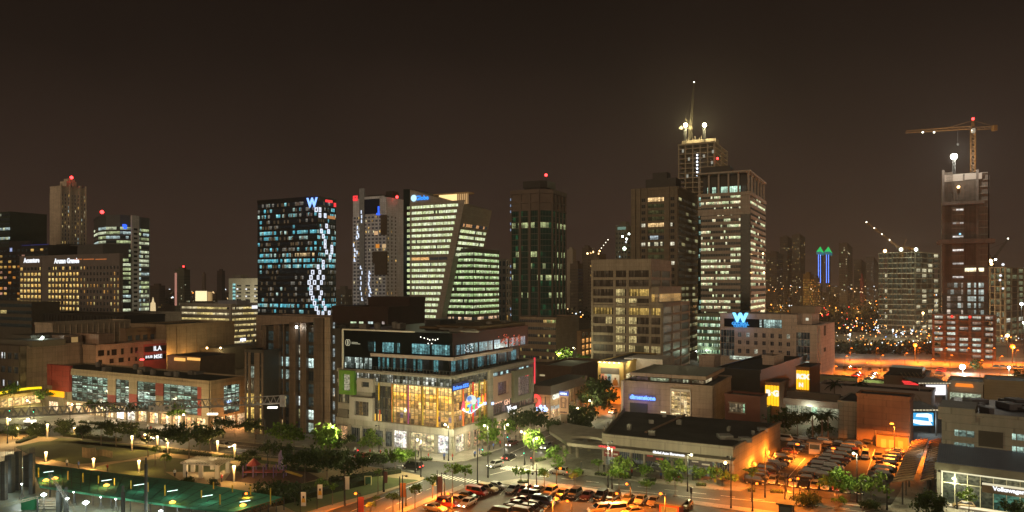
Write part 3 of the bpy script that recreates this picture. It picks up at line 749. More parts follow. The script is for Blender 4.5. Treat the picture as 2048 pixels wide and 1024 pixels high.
mb = MB();mb.box8([ep(q1 + .6,zt1 - 6.5,10.4),ep(q1 + 8,zt1 - 6.5,10.4),ep(q1 + 8,zt1 - 6.5,10.6),ep(q1 + .6,zt1 - 6.5,10.6),ep(q1 + .6,zt1,10.4),ep(q1 + 8,zt1,10.4),ep(q1 + 8,zt1,10.6),ep(q1 + .6,zt1,10.6)]);mb.build("lit_roof_room",em("dim amber screen",(1.0,0.6,0.25),.6),b.root)
ga,gz = fs(828.5,396.5)
mb = MB();mb.lathe([(0.01,0),(2.1,0),(2.1,.3),(.01,.35)],20);gl = mb.build("globe_logo",em("globe logo light",(0.55,.85,1.0),1.3),b.root)
gl.matrix_local = Matrix.Translation(ep(ga,gz,-.4)) @ Matrix.Rotation(-GA,4,'Z') @ Matrix.Rotation(math.radians(90),4,'X')
ta,tz = fs(845,396);text_obj("Globe",3.9,em("bright blue sign",(0.03,0.30,1.0),1.5),b.root,ep(ta,tz,-.5),V,"sign_lettering",bold=.03)
# podium storeys
for i,zc in enumerate((z1 - nf * fh + .2,z1 - (nf + 2) * fh + 1.2)):
 for j in range(5):
  q0 = s0 + .5 + (br_[0] - s0) * j / 5;mb = MB()
  for a in range(4):mb.quad([ep(q0 + a * .9,zc - (1.3 if i == 0 else 3.6),-.07),ep(q0 + a * .9 + .8,zc - (1.3 if i == 0 else 3.6),-.07),ep(q0 + a * .9 + .8,zc,-.07),ep(q0 + a * .9,zc,-.07)],0,jit((0.75,.5,.3),r6,.5))
  b.wins.append((2,mb,"window",GLASS))
b.done(parapet=0,roof=False)

# --- green lit block in front of the slanted tower's right side
C,poly,L,R = boxsite(947,446,884,998)
b = Bld("office_block","dark office block with evenly green lit floors against the slanted tower","office block",C,poly,zat(500,446),mat("dark green grey panel",(0.05,0.055,0.045),.5,.15,.2))
fh = 3.62;nf = 12
for ed,ln in ((b.e[0],L),(b.e[1],R)):
 b.ribbon(ed,b.h - 1.0 - nf * fh,nf,fh,1.35,3.05,.2,ln - .2,3,7,lambda i,j,a:(jit((0.75,.5,.3),r6,.5) if r6.random() < .7 else (.02,.02,.02)) if i == 0 else gcol(i,.95,((0.42,.62,.26),(0.5,.68,.32),(0.62,.74,.42)))(a,0),depth=.2)
 z0 = b.h - 1 - nf * fh
 ed.box(b.wall,0,ln,z0 - 4.2,z0,-.2,.5)
 b.ribbon(ed,z0 - 4.2 - 12,3,4,.5,3.6,.2,ln - .2,2,8,litf(67,.85,[(0.7,.48,.26),(0.6,.42,.25)],coh=.3),depth=.15)
b.done(parapet=1.2)
# --- pale block with dark openings just right of it
C,poly,L,R = boxsite(1012,560,996,1022)
b = Bld("apartment_block","narrow grey block with square dark openings between the green lit block and the round tower","apartment block",C,poly,zat(520,560),GREYP)
b.grid(b.e[0],b.h - 48,8,6,1.5,5.2,0,L,2,1.2,litf(14,.05,[WARM]));b.grid(b.e[1],b.h - 48,8,6,1.5,5.2,0,R,2,2,litf(15,.05,[WARM]))
b.done()

# --- dark tower with chamfered corners and flat crown
dR = 420
C = D(1096,dR)
v_,u_ = V,U
Lr = solve(C,-V,1022);Rr = solve(C,U,1138)
ch = 5.5;A0 = -V * Lr
pl = [A0,-V * ch,U * ch,U * (Rr - ch),U * Rr - V * ch,U * Rr - V * Lr]
b = Bld("office_tower","dark green glass tower with brown ribs, rounded corner and flat black crown","tower",C,pl,zat(378,dR),mat("dark brown stone",(0.13,0.10,0.085),.7,.15,.2))
b.core = True
nf = 25;fh = (b.h - 12) / nf
def dk_lit(i,j,a,k=0):
 hot = {23:.0,22:.7,17:.25,15:.3,13:.4,10:.2,8:.35,2:.3}.get(i,0.0)
 side = (j + k * 3)
 if (i * 5 + side * 3) % 4 == 0:hot *= .3
 if r6.random() < hot:return jit((0.50,.56,.26),r6,.6)
 return (0.004,0.010,0.006) if r6.random() < .93 else (0.01,0.05,.02)
GG = glass_mat("dark green tower glass",(0.006,0.016,0.010),.16)
for k,(ed,nb) in enumerate(((b.e[0],3),(b.e[1],1),(b.e[2],4),(b.e[3],1))):
 b.ribbon(ed,0,nf,fh,.25,fh - .1,0,ed.len,nb,4,lambda i,j,a,k=k:dk_lit(i,j,a,k),depth=.06,gm=GG)
 w = 1.5 if k == 0 else .8
 for j in range(nb + 1):
  c = ed.len * j / nb;ed.box(b.wall,max(0,c - w / 2),min(ed.len,c + w / 2),0,b.h - 2,-.2,.7)
 for zz in (b.h - 12,b.h - 7.5):ed.box(b.wall,-.1,ed.len + .1,zz,zz + .9,-.2,.75)
 ed.box(b.wall,-.2,ed.len + .2,b.h - 2,b.h + .3,-.2,.9)
pc = [q * .55 + (C * 0 + (U * Rr - V * Lr) * .5) * .45 for q in b.poly]
mb = MB();mb.prism([(q.x,q.y) for q in pc],b.h,b.h + 2.2);pc2 = [q * .6 + (U * Rr - V * Lr) * .5 * .4 for q in b.poly];mb.prism([(q.x,q.y) for q in pc2],b.h + 2.2,zat(361,dR + 10));mb.build("crown",DARKP,b.root)
beacon(b,1092,350,dR + 14,r=.9)
bl_ = MB();e = b.e[0]
for i in range(26):
 if r6.random() < .6:e.box(bl_,-.1,.4,i * 3.6 + 2,i * 3.6 + 3.4,.3,.9)
tag(bl_.build("edge_lamps",em("dim blue white lamp",(.4,.55,.8),.5),b.root),kind="stuff")
b.done(parapet=.4)
# --- its podium: striped parking decks and blank end
C,poly,L,R = boxsite(1112,395,1040,1158)
b = Bld("parking_podium","beige parking podium with banded decks and a blank pink end, below the dark tower","podium",C,poly,zat(638,395),mat("pinkish stone",(0.34,0.25,0.18),.8,.1,.2,streak=.12))
b.ribbon(b.e[0],b.h - 24.5,6,4.0,2.3,3.9,0,L,2,10,litf(17,lambda i,j:.8 if i == 5 and j else .12,[(0.5,.6,.2),(.9,.6,.2)],base=(.012,.010,.008),k=.5),depth=.5)
b.done()
# --- beige stepped tower with warm curtained windows
dB = 345.0
C = D(1324,dB);Lb = solve(C,-V,1183);Rb = solve(C,U,1378)
hL = zat(609,dB)
b = Bld("hotel_tower","beige stepped tower with deep window grid, a few warm curtained rooms lit","tower",C,[-V * Lb,Vector(),U * Rb,U * Rb - V * Lb],hL,BEIGE)
e = b.e[0];fh = 4.55;ztop = e.z(1240,541);sU = e.s(1300)
bays = [(e.s(1187),e.s(1227)),(e.s(1232),e.s(1253)),(e.s(1258),e.s(1298)),(e.s(1303),Lb - .7)]
r8 = random.Random(8)
litw = {(2,1):'h',(2,2):'f',(3,1):'h',(3,2):'s',(4,0):'m',(4,1):'h',(4,2):'f',(4,3):'f',(5,0):'r',(5,1):'h',(5,2):'s',(6,1):'h',(6,2):'s',(7,1):'h',(7,2):'s',(8,1):'h',(8,2):'sr',(8,3):'d',(9,3):'dd'}
def room(key,n):
 m = litw.get(key);out = []
 for a in range(n):
  t = a / n;w = 0
  if m == 'h':w = .9 if t < .45 else (.5 if t < .8 else 0)
  elif m == 'f':w = .9 if a % 2 or t > .5 else .35
  elif m == 's':w = .8 if t < .35 else 0
  elif m == 'm':w = .55 if (a % 2 and t < .85) else 0.2 * (t < .85)
  elif m == 'r':w = .8 if .55 < t < .85 else 0
  elif m == 'sr':w = .7 if t < .3 or t > .75 else .08
  elif m == 'd':w = .45
  elif m == 'dd':w = .15
  if w:c = sc((0.95,.62,.16) if m in 'mf' else (.95,.75,.32),w * r8.uniform(.7,1.1))
  else:c = sc((.10,.065,.035),r8.choice([.15,.4,.55,.1]))  # unlit panes given a faint brown glow for their curtains
  out.append(c)
 return out
FINS = MB()
CURT = glass_mat("curtained window",(0.02,0.014,0.009),.35)
for i in range(13):
 z1 = ztop - i * fh;z0 = z1 - 3.3
 up = z1 > hL - 1.5
 for j,(a,c) in enumerate(bays):
  if up and j == 3:continue
  n = max(6,int((c - a) / .75));cols = room((i,j),n)
  b.win(e,a,c,z0,z1,n,1,lambda q,k:cols[q],gm=CURT)
  if i % 2 == 0 or True:
   for q in range(1,n):e.box(FINS,a + (c - a) * q / n - .08,a + (c - a) * q / n + .08,z0,z1,.02,.16)
 lim = Lb if not up else sU + .01
 e.box(b.wall,0,lim,z0 - (fh - 3.3),z0,-.2,.5)
 if i == 0:e.box(b.wall,0,sU,z1,zat(517,dB),-.2,.5)
 xs = [(0,bays[0][0])] + [(bays[k][1],bays[k + 1][0]) for k in range(3)] + [(bays[3][1],Lb)]
 for a,c in xs:
  if a > sU and up:continue
  e.box(b.wall,a,min(c,lim),z0,z1,-.2,.497)
e2 = b.e[1];ZL = hL - 1.2
for i in range(13):
 z1 = ZL - i * fh;z0 = z1 - 3.5
 for j in range(3):
  a,c = .8 + (Rb - 1) * j / 3,.8 + (Rb - 1) * (j + 1) / 3 - .7
  dim = (.045,.03,.018) if i > 2 else (.03,.02,.015)
  b.win(e2,a,c,z0,z1,5,1,lambda q,k:sc(dim,r8.uniform(.3,1.0)),gm=CURT);e2.box(b.wall,c,c + .7,z0,z1,-.2,.497)
 e2.box(b.wall,0,.8,z0,z1,-.2,.497);e2.box(b.wall,0,Rb,z1 - 0.001,z1 + (fh - 3.5),-.2,.5)
# upper body
Cu = e.pt(sU,0);eu = Edge(C,Cu,Cu + U * 60);zt = zat(517,dB);Ru = eu.s(1341)
mb = b.wall;mb.prism([(p.x,p.y) for p in (-V * Lb,Cu,Cu + U * Ru,-V * Lb + U * Ru)],hL - .1,zt - .3)
zA,zB = eu.z(1320,573),zt
for k_,(zz,n) in enumerate(((ztop,1),(ztop - fh,1))):
 z0 = zz - 3.3
 for j in range(2):b.win(eu,1 + j * (Ru - 1.5) / 2,1 + (j + 1) * (Ru - 1.5) / 2 - .6,z0,zz,4,1,lambda q,k:(.02,.012,.008),gm=CURT)
 eu.box(mb,0,Ru,z0 - (fh - 3.3),z0,-.2,.5)
 for q in (0,1 + (Ru - 1.5) / 2 - .6,Ru - .9):eu.box(mb,q,min(Ru,q + 1),z0,zz,-.2,.497)
eu.box(mb,0,Ru,ztop,zt,-.2,.5)
tag(FINS.build("window_fins",mat("bronze fins",(.07,.05,.033),.6,.1),b.root),kind="stuff")
mid = MB();em_ = eu.pt(Ru,0)
mid.prism([(p.x,p.y) for p in (Cu,e.pt(e.s(1318),0),e.pt(e.s(1318),0) + U * (Ru * 1.15),Cu + U * (Ru * 1.15))],hL - .1,zA);mid.build("setback_storey",BEIGE,b.root)
b.win(Edge(C,e.pt(sU,0),e.pt(e.s(1318),0)),.8,e.s(1318) - sU - .5,hL + 1.2,hL + 4.8,6,1,lambda q,k:(.75,.45,.12) if q < 3 else (.25,.15,.06),gm=CURT)
b.win(Edge(C,e.pt(e.s(1318),0),e.pt(e.s(1318),0) + U * 40),.8,Ru * 1.1,hL + 1.2,hL + 5,6,1,lambda q,k:sc((.5,.28,.09),r8.uniform(.4,1)),gm=CURT)
b.done(parapet=.6)

# --- brown tower with a glowing central recess
dT = 425
C,poly,L,R = boxsite(1356,dT,1263,1396)
b = Bld("office_tower","tall dull brown tower with stone fins and lit central floors behind the beige stepped tower","tower",C,poly,zat(377,dT),mat("olive brown stone",(0.20,0.165,0.12),.8,.12,.25,streak=.2))
e = b.e[0];nf = 26;fh = 3.78;zb = b.h - 4 - nf * fh
sa,sb_ = e.s(1296),e.s(1329)
def rec(i,j,a):
 if i in (25,21):return jit((.95,.62,.28),r8,.5) if r8.random() < .85 else (.1,.06,.03)
 if i in (18,13):return jit((.8,.75,.5),r8,.5) if r8.random() < .6 else (.02,.02,.015)
 if i in (15,12,11):return jit((.75,.5,.22),r8,.6) if r8.random() < .6 else (.03,.02,.01)
 if i == 19:return (.35,.42,.45) if r8.random() < .4 else (.01,.01,.01)
 return sc((.08,.08,.03),r8.uniform(.1,.8))
b.ribbon(e,zb,nf,fh,.9,3.2,sa,sb_,1,8,rec,depth=-.15)
for i in range(nf):
 for (x0,x1) in ((1283,1291),(1341,1349)):
  b.win(e,e.s(x0),e.s(x1),zb + i * fh + 1,zb + i * fh + 3,2,1,lambda q,k,i=i:jit((.85,.8,.6),r8,.5) if (i in (21,18,15,6,7) and r8.random() < .85) else (.008,.006,.004))
e.box(b.wall,0,sa,0,b.h,-.2,0.02)
for (x0,x1,d_) in ((1263,1272,1.2),(1273.5,1282,1.4),(1291.5,1296,1.0),(1329,1340,1.4),(1350,1356,1.4)):
 e.box(b.wall,max(0,e.s(x0)),min(L,e.s(x1)),0,b.h + 1.2,-.2,d_)
b.grid(b.e[1],zb,nf,fh,1.0,2.9,0,R,3,1.7,litf(18,lambda i,j:.85 if i < 13 and i % 2 else .12,[(.6,.55,.26),(.4,.4,.2)],base=(.012,.01,.006),k=.5),panes=2)
rbox(b,e,1291,1352,357,DARKP,-14,-3);rbox(b,e,1305,1334,345,DARKP,-14,-6)
b.done(parapet=1.4)

# --- banded tower with the open crown
dS = 405
C,poly,L,R = boxsite(1499,dS,1396,1530)
b = Bld("office_tower","pale banded office tower with bright ribbon windows, dark corner glazing and a columned crown","tower",C,poly,zat(385,dS),mat("pale grey stone",(0.38,0.33,0.28),.75,.1,.25,streak=.12))
e = b.e[0];nf = 31;fh = 3.3;zb = b.h - .6 - nf * fh
sg0,sg1 = e.s(1481),e.s(1497);sl_ = e.s(1402)
pat = [.9,.85,.3,.2,.85,.3,.25,.55,.4,.5,.35,.55,.7,.5,.8,.3,.4,.25,.6,.85,.3,.6,.75,.6,.5,.7,.5,.6,.6,.5,.5]
r9 = random.Random(9)
mem_ = {}
def bl_f(i,j,a):
 p_ = pat[nf - 1 - i] if nf - 1 - i < len(pat) else .4
 p_ = .9 if mem_.setdefault((i,j),r9.random()) < p_ * .85 else .12
 if r9.random() < p_:return jit(r9.choice([(.72,.80,.46),(.55,.66,.36),(.85,.85,.55),(.9,.75,.45)] if i > 8 else [(.5,.72,.42),(.7,.8,.5),(.6,.8,.6)]),r9,.4)
 return (.012,.012,.008)
for i in range(nf):
 far_l = sl_ + (0 if i < 5 or i > 24 else e.s(1406) - sl_)
b.ribbon(e,zb,nf,fh,1.45,2.95,sl_,sg0,4,6,bl_f,depth=.45)
b.ribbon(b.e[1],zb,nf,fh,1.35,2.95,2.5,R,3,5,bl_f,depth=.45)
dg = MB();e.box(dg,sg0,L - .02,0,b.h - 12,.02,.2);e.box(dg,0,sl_,0,b.h - 8,.02,.2);b.e[1].box(dg,0,2.5,0,b.h - 12,.02,.2)
dg.build("dark_corner_glazing",mat("green black glass",(.008,.014,.010),.12,.1),b.root)
for i in range(nf):
 if r9.random() < .5:
  b.win(e,.5,sl_ - .2,zb + i * fh + .8,zb + i * fh + 2.9,2,1,lambda q,k:jit((.35,.6,.5),r9,.6) if r9.random() < .55 else (.004,.01,.008),d=.23)
e.box(b.wall,0,L + .3,b.h - 12,b.h - 8.5,-.2,.5);e.box(b.wall,0,L + .4,b.h - 1.2,b.h + .6,-.2,.9);b.e[1].box(b.wall,-.4,R,b.h - 1.2,b.h + .6,-.2,.9)
# crown: set-back glazed storey, columns, thin roof slab
hc = zat(340,dS)
cr = MB();q = [p * .86 + (U * R - V * L) * .07 for p in poly];cr.prism([(p.x,p.y) for p in q],b.h,hc - 1.2);cr.build("crown_storey",DARKP,b.root)
ec = Edge(C,q[0],q[1])
for j in range(5):
 w = ec.len / 5
 b.win(ec,j * w + .3,(j + 1) * w - .3,b.h + .6,b.h + 4.6,4,1,lambda a,k,j=j:jit((.55,.85,.65),r9,.3) if (j,a) in ((1,0),(1,1),(2,0),(2,1),(2,2),(2,3),(3,0),(3,1),(3,2),(3,3),(0,2),(4,0)) else (.01,.012,.01))
for j in range(6):cl = MB();ss = .6 + (L - 1.2) * j / 5;e.box(cl,ss - .45,ss + .45,b.h,hc - 1,-1.0,-.1);cl.build("crown_column",b.wallm,b.root)
for j in range(1,6):cl = MB();ss = (R - .6) * j / 5;b.e[1].box(cl,ss - .45,ss + .45,b.h,hc - 1,-1.0,-.1);cl.build("crown_column",b.wallm,b.root)
rf = MB();rf.prism([(p.x,p.y) for p in ((p * 1.05 - (U * R - V * L) * .025) for p in poly)],hc - 1,hc);rf.build("crown_slab",b.wallm,b.root)
rbox(b,e,1402,1460,333,DARKP,-18,-8,z0=hc)
for (x,y,c) in ((1398,478,L_WHITE),(1399,505,L_WHITE),(1526,507,L_WARM),(1399,540,L_WHITE),(1400,520,L_WHITE),(1528,545,L_WARM)):beacon(b,x,y,dS + (22 if x > 1500 else 17),c,.55,mast=False,name="flood_lamp")
b.done(parapet=.3)
# green lit lower storeys beside it
C,poly,L,R = boxsite(1440,392,1395,(18,))
b = Bld("office_annex","green lit annex at the foot of the banded tower behind the W office","annex",C,poly,zat(632,392),mat("grey green panel",(.22,.25,.19),.7,.12,.3))
b.ribbon(b.e[0],b.h - 25.2,7,3.6,1.3,3.0,0,L,4,5,litf(19,.6,[(.45,.72,.42),(.7,.85,.55),(.6,.8,.6)],base=(.02,.05,.03),k=.85),depth=.4)
b.done()

# ------------------------------------------------------------------ construction towers and cranes
def lattice(mb,a,b_,w0,w1,n,m=0,t=.16,up=Z):
 """square lattice boom from a to b_"""
 a,b_ = Vector(a),Vector(b_);d = (b_ - a).normalized();x = d.cross(up)
 x = d.orthogonal() if x.length < .05 else x;x.normalize();y = x.cross(d)
 prev = None
 for i in range(n + 1):
  c = a.lerp(b_,i / n);w = (w0 + (w1 - w0) * i / n) / 2
  q = [c + x * w + y * w,c - x * w + y * w,c - x * w - y * w,c + x * w - y * w]
  if prev:
   for k in range(4):
    mb.tube(prev[k],q[k],t,n=4,m=m,cap=False);mb.tube(prev[k] if i % 2 else prev[(k + 1) % 4],q[(k + 1) % 4] if i % 2 else q[k],t * .7,n=3,m=m,cap=False)
  prev = q
def sphere_mb(c,r):
 mb = MB();mb.lathe([(0.02,-r),(r * .7,-r * .7),(r,0),(r * .7,r * .7),(.02,r)],8,c);return mb
def skeleton(name,label,C,poly,h,nf,mtl,nb0,nb1,slab_m,litp,seed,glow=.5,colw=.9,top_open=True):
 """unfinished concrete frame: slabs, columns, core, a few site lamps inside"""
 b = Bld(name,label,"construction tower",C,poly,h,mtl)
 fh = h / nf;r = random.Random(seed)
 sl2 = MB()
 for i in range(nf + 1):sl2.prism([(p.x,p.y) for p in poly],i * fh - .25,i * fh + .25)
 sl2.build("floor_slabs",slab_m,b.root)
 co = MB()
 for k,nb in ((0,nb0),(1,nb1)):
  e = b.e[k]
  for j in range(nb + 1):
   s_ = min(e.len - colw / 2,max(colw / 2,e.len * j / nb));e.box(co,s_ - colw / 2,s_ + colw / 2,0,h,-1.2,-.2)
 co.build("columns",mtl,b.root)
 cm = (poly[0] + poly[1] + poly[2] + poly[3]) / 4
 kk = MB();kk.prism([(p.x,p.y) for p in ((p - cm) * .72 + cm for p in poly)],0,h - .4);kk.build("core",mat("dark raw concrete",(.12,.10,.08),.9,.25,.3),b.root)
 for k,nb in ((0,nb0),(1,nb1)):
  e = b.e[k]
  for i in range(nf):
   for j in range(nb):
    c = litp(i,j,k,r)
    if c:b.win(e,e.len * j / nb + colw,e.len * (j + 1) / nb - colw * .6,i * fh + 1.2,i * fh + fh - .5,2,1,lambda a,q:jit(c,r,.5),d=-1.4,name="lit_bay")
 b.core = False
 return b
# tall one behind the brown tower, two floodlights on top
dK = 560
C,poly,L,R = boxsite(1430,dK,1356,1456)
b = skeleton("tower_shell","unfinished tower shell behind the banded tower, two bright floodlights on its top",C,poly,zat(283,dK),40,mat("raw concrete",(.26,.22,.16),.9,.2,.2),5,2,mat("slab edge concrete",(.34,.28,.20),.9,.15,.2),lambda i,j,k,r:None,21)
e = b.e[0]
for y in (310,316,323,330,337,344,350):
 p_ = e.pt(e.s(1394,1),e.z(1394,y,1),.4);sphere_mb(p_,.75).build("site_lamp",em("cool site lamp",(.75,.85,1),3.5),b.root)
for (x,y) in ((1366,302),(1408,312),(1378,318),(1424,325),(1375,352),(1426,303)):
 p_ = e.pt(e.s(x,.4),e.z(x,y,.4),.4);m2 = MB();e.box(m2,e.s(x) - .7,e.s(x) + .7,p_.z - 1.2,p_.z + 1.2,.1,.4);m2.build("lit_opening",em("grey site light",(.6,.6,.5),.5),b.root)
p_ = e.pt(e.s(1435,.4),e.z(1435,317,.4),.6);sphere_mb(p_,.9).build("beacon",L_RED,b.root)
fm = MB();e.box(fm,e.s(1356),L + .2,b.h - 1,b.h + .3,-18,.8);e.box(fm,e.s(1361),e.s(1432,-4),b.h + .3,b.h + 3.5,-14,-4)
for j in range(10):ss = e.s(1368 + j * 4.2);fm.bar(e.pt(ss,b.h,-2),e.pt(ss,b.h + 3 + (j % 3) * 1.5,-2),.35)
fm.build("formwork_deck",mat("raw concrete",(0,0,0)),b.root)
for x in (1370.5,1408.5):
 p_ = e.pt(e.s(x,-3),e.z(x,252,-3),-3);mt = MB();lattice(mt,(p_.x,p_.y,b.h),(p_.x,p_.y,p_.z),1.4,1.2,6,t=.14);mt.build("light_mast",STEEL,b.root)
 fl = MB();fl.lathe([(.02,-1.6),(1.1,-1.1),(1.6,0),(1.1,1.1),(.02,1.6)],10,p_ + Vector((0,-.8,.6)));fl.build("floodlight",em("warm floodlight",(1.0,.86,.42),40),b.root)
 light("floodlight_beam",60000,(1,.85,.45),1,b.root,p_ + Vector((0,-3,.5)))
b.done(parapet=0,roof=False)
def luffing_crane(label,px,pyb,d,tip,mtl,lamps=4,mast_h=6,group=None,tail=None):
 """crane with a raised jib: short mast and cab at the pivot, lattice jib to the tip pixel (same depth unless given)"""
 p0 = D(px,d,zat(pyb,d));p1 = D(tip[0],tip[2] if len(tip) > 2 else d,zat(tip[1],tip[2] if len(tip) > 2 else d))
 root = empty("tower_crane",p0,label,"crane",group)
 mb = MB();lattice(mb,(0,0,-mast_h),(0,0,0),2,2,4);mb.build("mast",mtl,root)
 mb = MB();q = p1 - p0;lattice(mb,(0,0,0),q,1.5,.7,18,t=.1);mb.build("jib",mtl,root)
 mb = MB();mb.box(-1.2,1.2,-1.2,1.2,-.5,1.8);mb.build("cab",mtl,root)
 mb = MB();bk = Vector((-q.x,-q.y,0)).normalized() if Vector((q.x,q.y,0)).length > .1 else Vector((1,0,0));lattice(mb,(0,0,.6),bk * 8 + Vector((0,0,1.5)),1.6,1.6,4);c_ = bk * 8;mb.box(c_.x - 1.4,c_.x + 1.4,c_.y - 1.4,c_.y + 1.4,-.6,1.5);mb.build("counterweight_arm",mtl,root)
 mb = MB();apex = bk * 4 + Vector((0,0,8));mb.bar((0,0,0),apex,.3);mb.tube(apex,q * .85,.08,n=4);mb.build("back_mast",mtl,root)
 for i in range(lamps):
  c = q * (1 - i * .22 if lamps > 1 else 1);sphere_mb(c + Vector((0,0,.3)),.62).build("jib_lamp",em("crane lamp",(1,.95,.75),4),root)
 return root
luffing_crane("steep jib of a crane above the two floodlights, one lamp at its tip",1381,258,575,(1388,165),mat("dim crane steel",(.035,.028,.014),.6,.1),lamps=1,mast_h=16)

# wide slab building with its lit jib crane
dW = 590
C,poly,L,R = boxsite(1832,dW,1757,1880,48)
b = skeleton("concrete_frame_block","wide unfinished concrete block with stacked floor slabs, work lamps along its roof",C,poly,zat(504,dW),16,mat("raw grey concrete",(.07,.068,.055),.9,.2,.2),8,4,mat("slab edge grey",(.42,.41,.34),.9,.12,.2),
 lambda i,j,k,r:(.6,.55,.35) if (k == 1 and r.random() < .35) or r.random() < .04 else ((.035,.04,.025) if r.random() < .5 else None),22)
for (x,y,c) in ((1770,502,L_WARM),(1802,499,L_GREEN),(1832,499,L_GREEN)):
 p_ = D(x,dW - 14,zat(y,dW - 14)) - C;m2 = MB();m2.bar((p_.x,p_.y,b.h),p_,.4);m2.build("lamp_post",STEEL,b.root);sphere_mb(p_,1.3).build("work_lamp",c,b.root)
 light("work_lamp_beam",9000,(.95,1,.7),1,b.root,p_ + Vector((0,-9,3)))
b.done(parapet=0,roof=False)
for px_,py_,pw in ((1800,600,11000),(1840,640,11000)):
 p_ = D(px_,dW - 45,zat(py_,dW - 45));light("site_flood_beam",pw,(.95,1,.7),1,b.root,p_ - C)
luffing_crane("long low jib with four white lamps leaning left over the wide concrete block",1803,499,dW,(1733,445),CRANEM)
# tall concrete shell on the right, with a hammerhead crane
dX = 420
C,poly,L,R = boxsite(1976,dX,1884,(26,),30)
RC = mat("reddish raw concrete",(.125,.10,.085),.9,.2,.2,streak=.25)
b = Bld("tower_shell","tall brown unfinished tower shell wrapped in netting, a crane rising from its top","construction tower",C,poly,zat(345,dX),RC)
e = b.e[0];e1 = b.e[1];NET = mat("brown netting",(.075,.055,.042),.95,.25,.3,streak=.35)
nf = 27;fh = b.h / nf;sc0,sc1 = e.s(1905),e.s(1927)
fl = MB()
for i in range(nf + 1):
 e.box(fl,-.2,L,i * fh - .25,i * fh + .25,-25,.6);
fl.build("floor_slabs",mat("slab edge red",(.15,.13,.11),.9,.15,.3),b.root)
kk = MB();cm = (poly[0] + poly[2]) / 2;kk.prism([(p.x,p.y) for p in ((p - cm) * .8 + cm for p in poly)],0,b.h - .5);kk.build("core",mat("dark raw concrete",(0,0,0)),b.root)
nt_ = MB()
for (x0,x1,y0,y1,d_) in ((1886,1903,385,565,.9),(1929,1957,410,530,.9),(1886,1906,345,385,1.0),(1905,1956,362,402,.8)):
 e.box(nt_,max(.1,e.s(x0,d_)),min(L,e.s(x1,d_)),e.z(x0,y1,d_),e.z(x0,y0,d_),d_ - .15,d_)
e1.box(nt_,0,R,e1.z(1967,535),b.h - 1,.5,.7)
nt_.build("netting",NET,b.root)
rp = MB()
for (x0,x1,y0,y1) in ((1884,1889,335,700),(1952,1957,340,700),(1926,1931,560,700)):e.box(rp,max(0,e.s(x0)),min(L,e.s(x1)),max(0,e.z(x0,y1)),min(b.h + 3,e.z(x0,y0)),-.4,1.2)
for (y0,y1,x0,x1) in ((480,487,1874,1990),(403,409,1884,1968),(478,480,1879,1985)):e.box(rp,e.s(x0,3),e.s(x1,3),e.z(1920,y1,3),e.z(1920,y0,3),-8,3)
rp.build("concrete_ribs",RC,b.root)
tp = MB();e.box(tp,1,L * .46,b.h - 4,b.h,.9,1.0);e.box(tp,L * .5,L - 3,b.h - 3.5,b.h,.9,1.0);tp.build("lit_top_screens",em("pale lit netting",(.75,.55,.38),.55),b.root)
for i in range(nf):
 w = e.z(1915,570) > i * fh
 if not w:
  if i % 2 == 0:continue
  b.win(e,sc0,sc1,i * fh + fh - 1.5,i * fh + fh - .5,3,1,lambda a,q:jit((.8,.75,.7),r9,.6) if a == 2 or r9.random() < .5 else (.15,.1,.07),d=.65,name="lit_bay")
 else:
  b.win(e,2.5,L * .5,i * fh + .8,i * fh + fh - .4,5,1,lambda a,q:jit(r9.choice([(.45,.52,.48),(.6,.5,.4),(.3,.25,.2)]),r9,.7) if r9.random() < .5 else (.03,.02,.015),d=.3,name="lit_bay")
  b.win(e,L * .56,L - 2,i * fh + .8,i * fh + fh - .4,5,1,lambda a,q:jit((.42,.50,.46),r9,.6) if r9.random() < .7 else (.04,.03,.02),d=.3,name="lit_bay")
b.win(e,L * .5,L - 2,e.z(1940,543),e.z(1940,536),4,1,lambda a,q:(1.6,1.4,.85),d=.9,name="lit_bay")
for (x,y,r_,c) in ((1917,374,.8,L_WARM),(1920,468,.6,S_CYAN),(1939,655,.5,L_WHITE)):
 sphere_mb(e.pt(e.s(x,1.5),e.z(x,y,1.5),1.5),r_).build("site_lamp",c,b.root)
p_ = D(1908,dX + 4,zat(313,dX + 4)) - C
m2 = MB();lattice(m2,(p_.x,p_.y,b.h),p_,1.2,1,5,t=.12);m2.build("light_mast",STEEL,b.root)
sphere_mb(p_,1.8).build("floodlight",em("white floodlight",(.95,1,.85),40),b.root)
light("floodlight_beam",50000,(1,.95,.8),1,b.root,p_ + Vector((0,-4,1)))
b.done(parapet=0,roof=False)
# base block of the shell, wider
C,poly,L,R = boxsite(1992,402,1864,(16,),30)
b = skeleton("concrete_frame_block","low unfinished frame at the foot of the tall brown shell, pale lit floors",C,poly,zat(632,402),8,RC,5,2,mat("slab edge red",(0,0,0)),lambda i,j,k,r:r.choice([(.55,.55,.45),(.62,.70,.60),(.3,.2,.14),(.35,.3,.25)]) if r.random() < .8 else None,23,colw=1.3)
for (x,y) in ((1904,633),(1940,634)):sphere_mb(b.e[0].pt(b.e[0].s(x,1),b.e[0].z(x,y,1),1),.8).build("red_lamp",em("dull red lamp",(1,.04,.03),1.5),b.root)
b.done(parapet=0,roof=False)
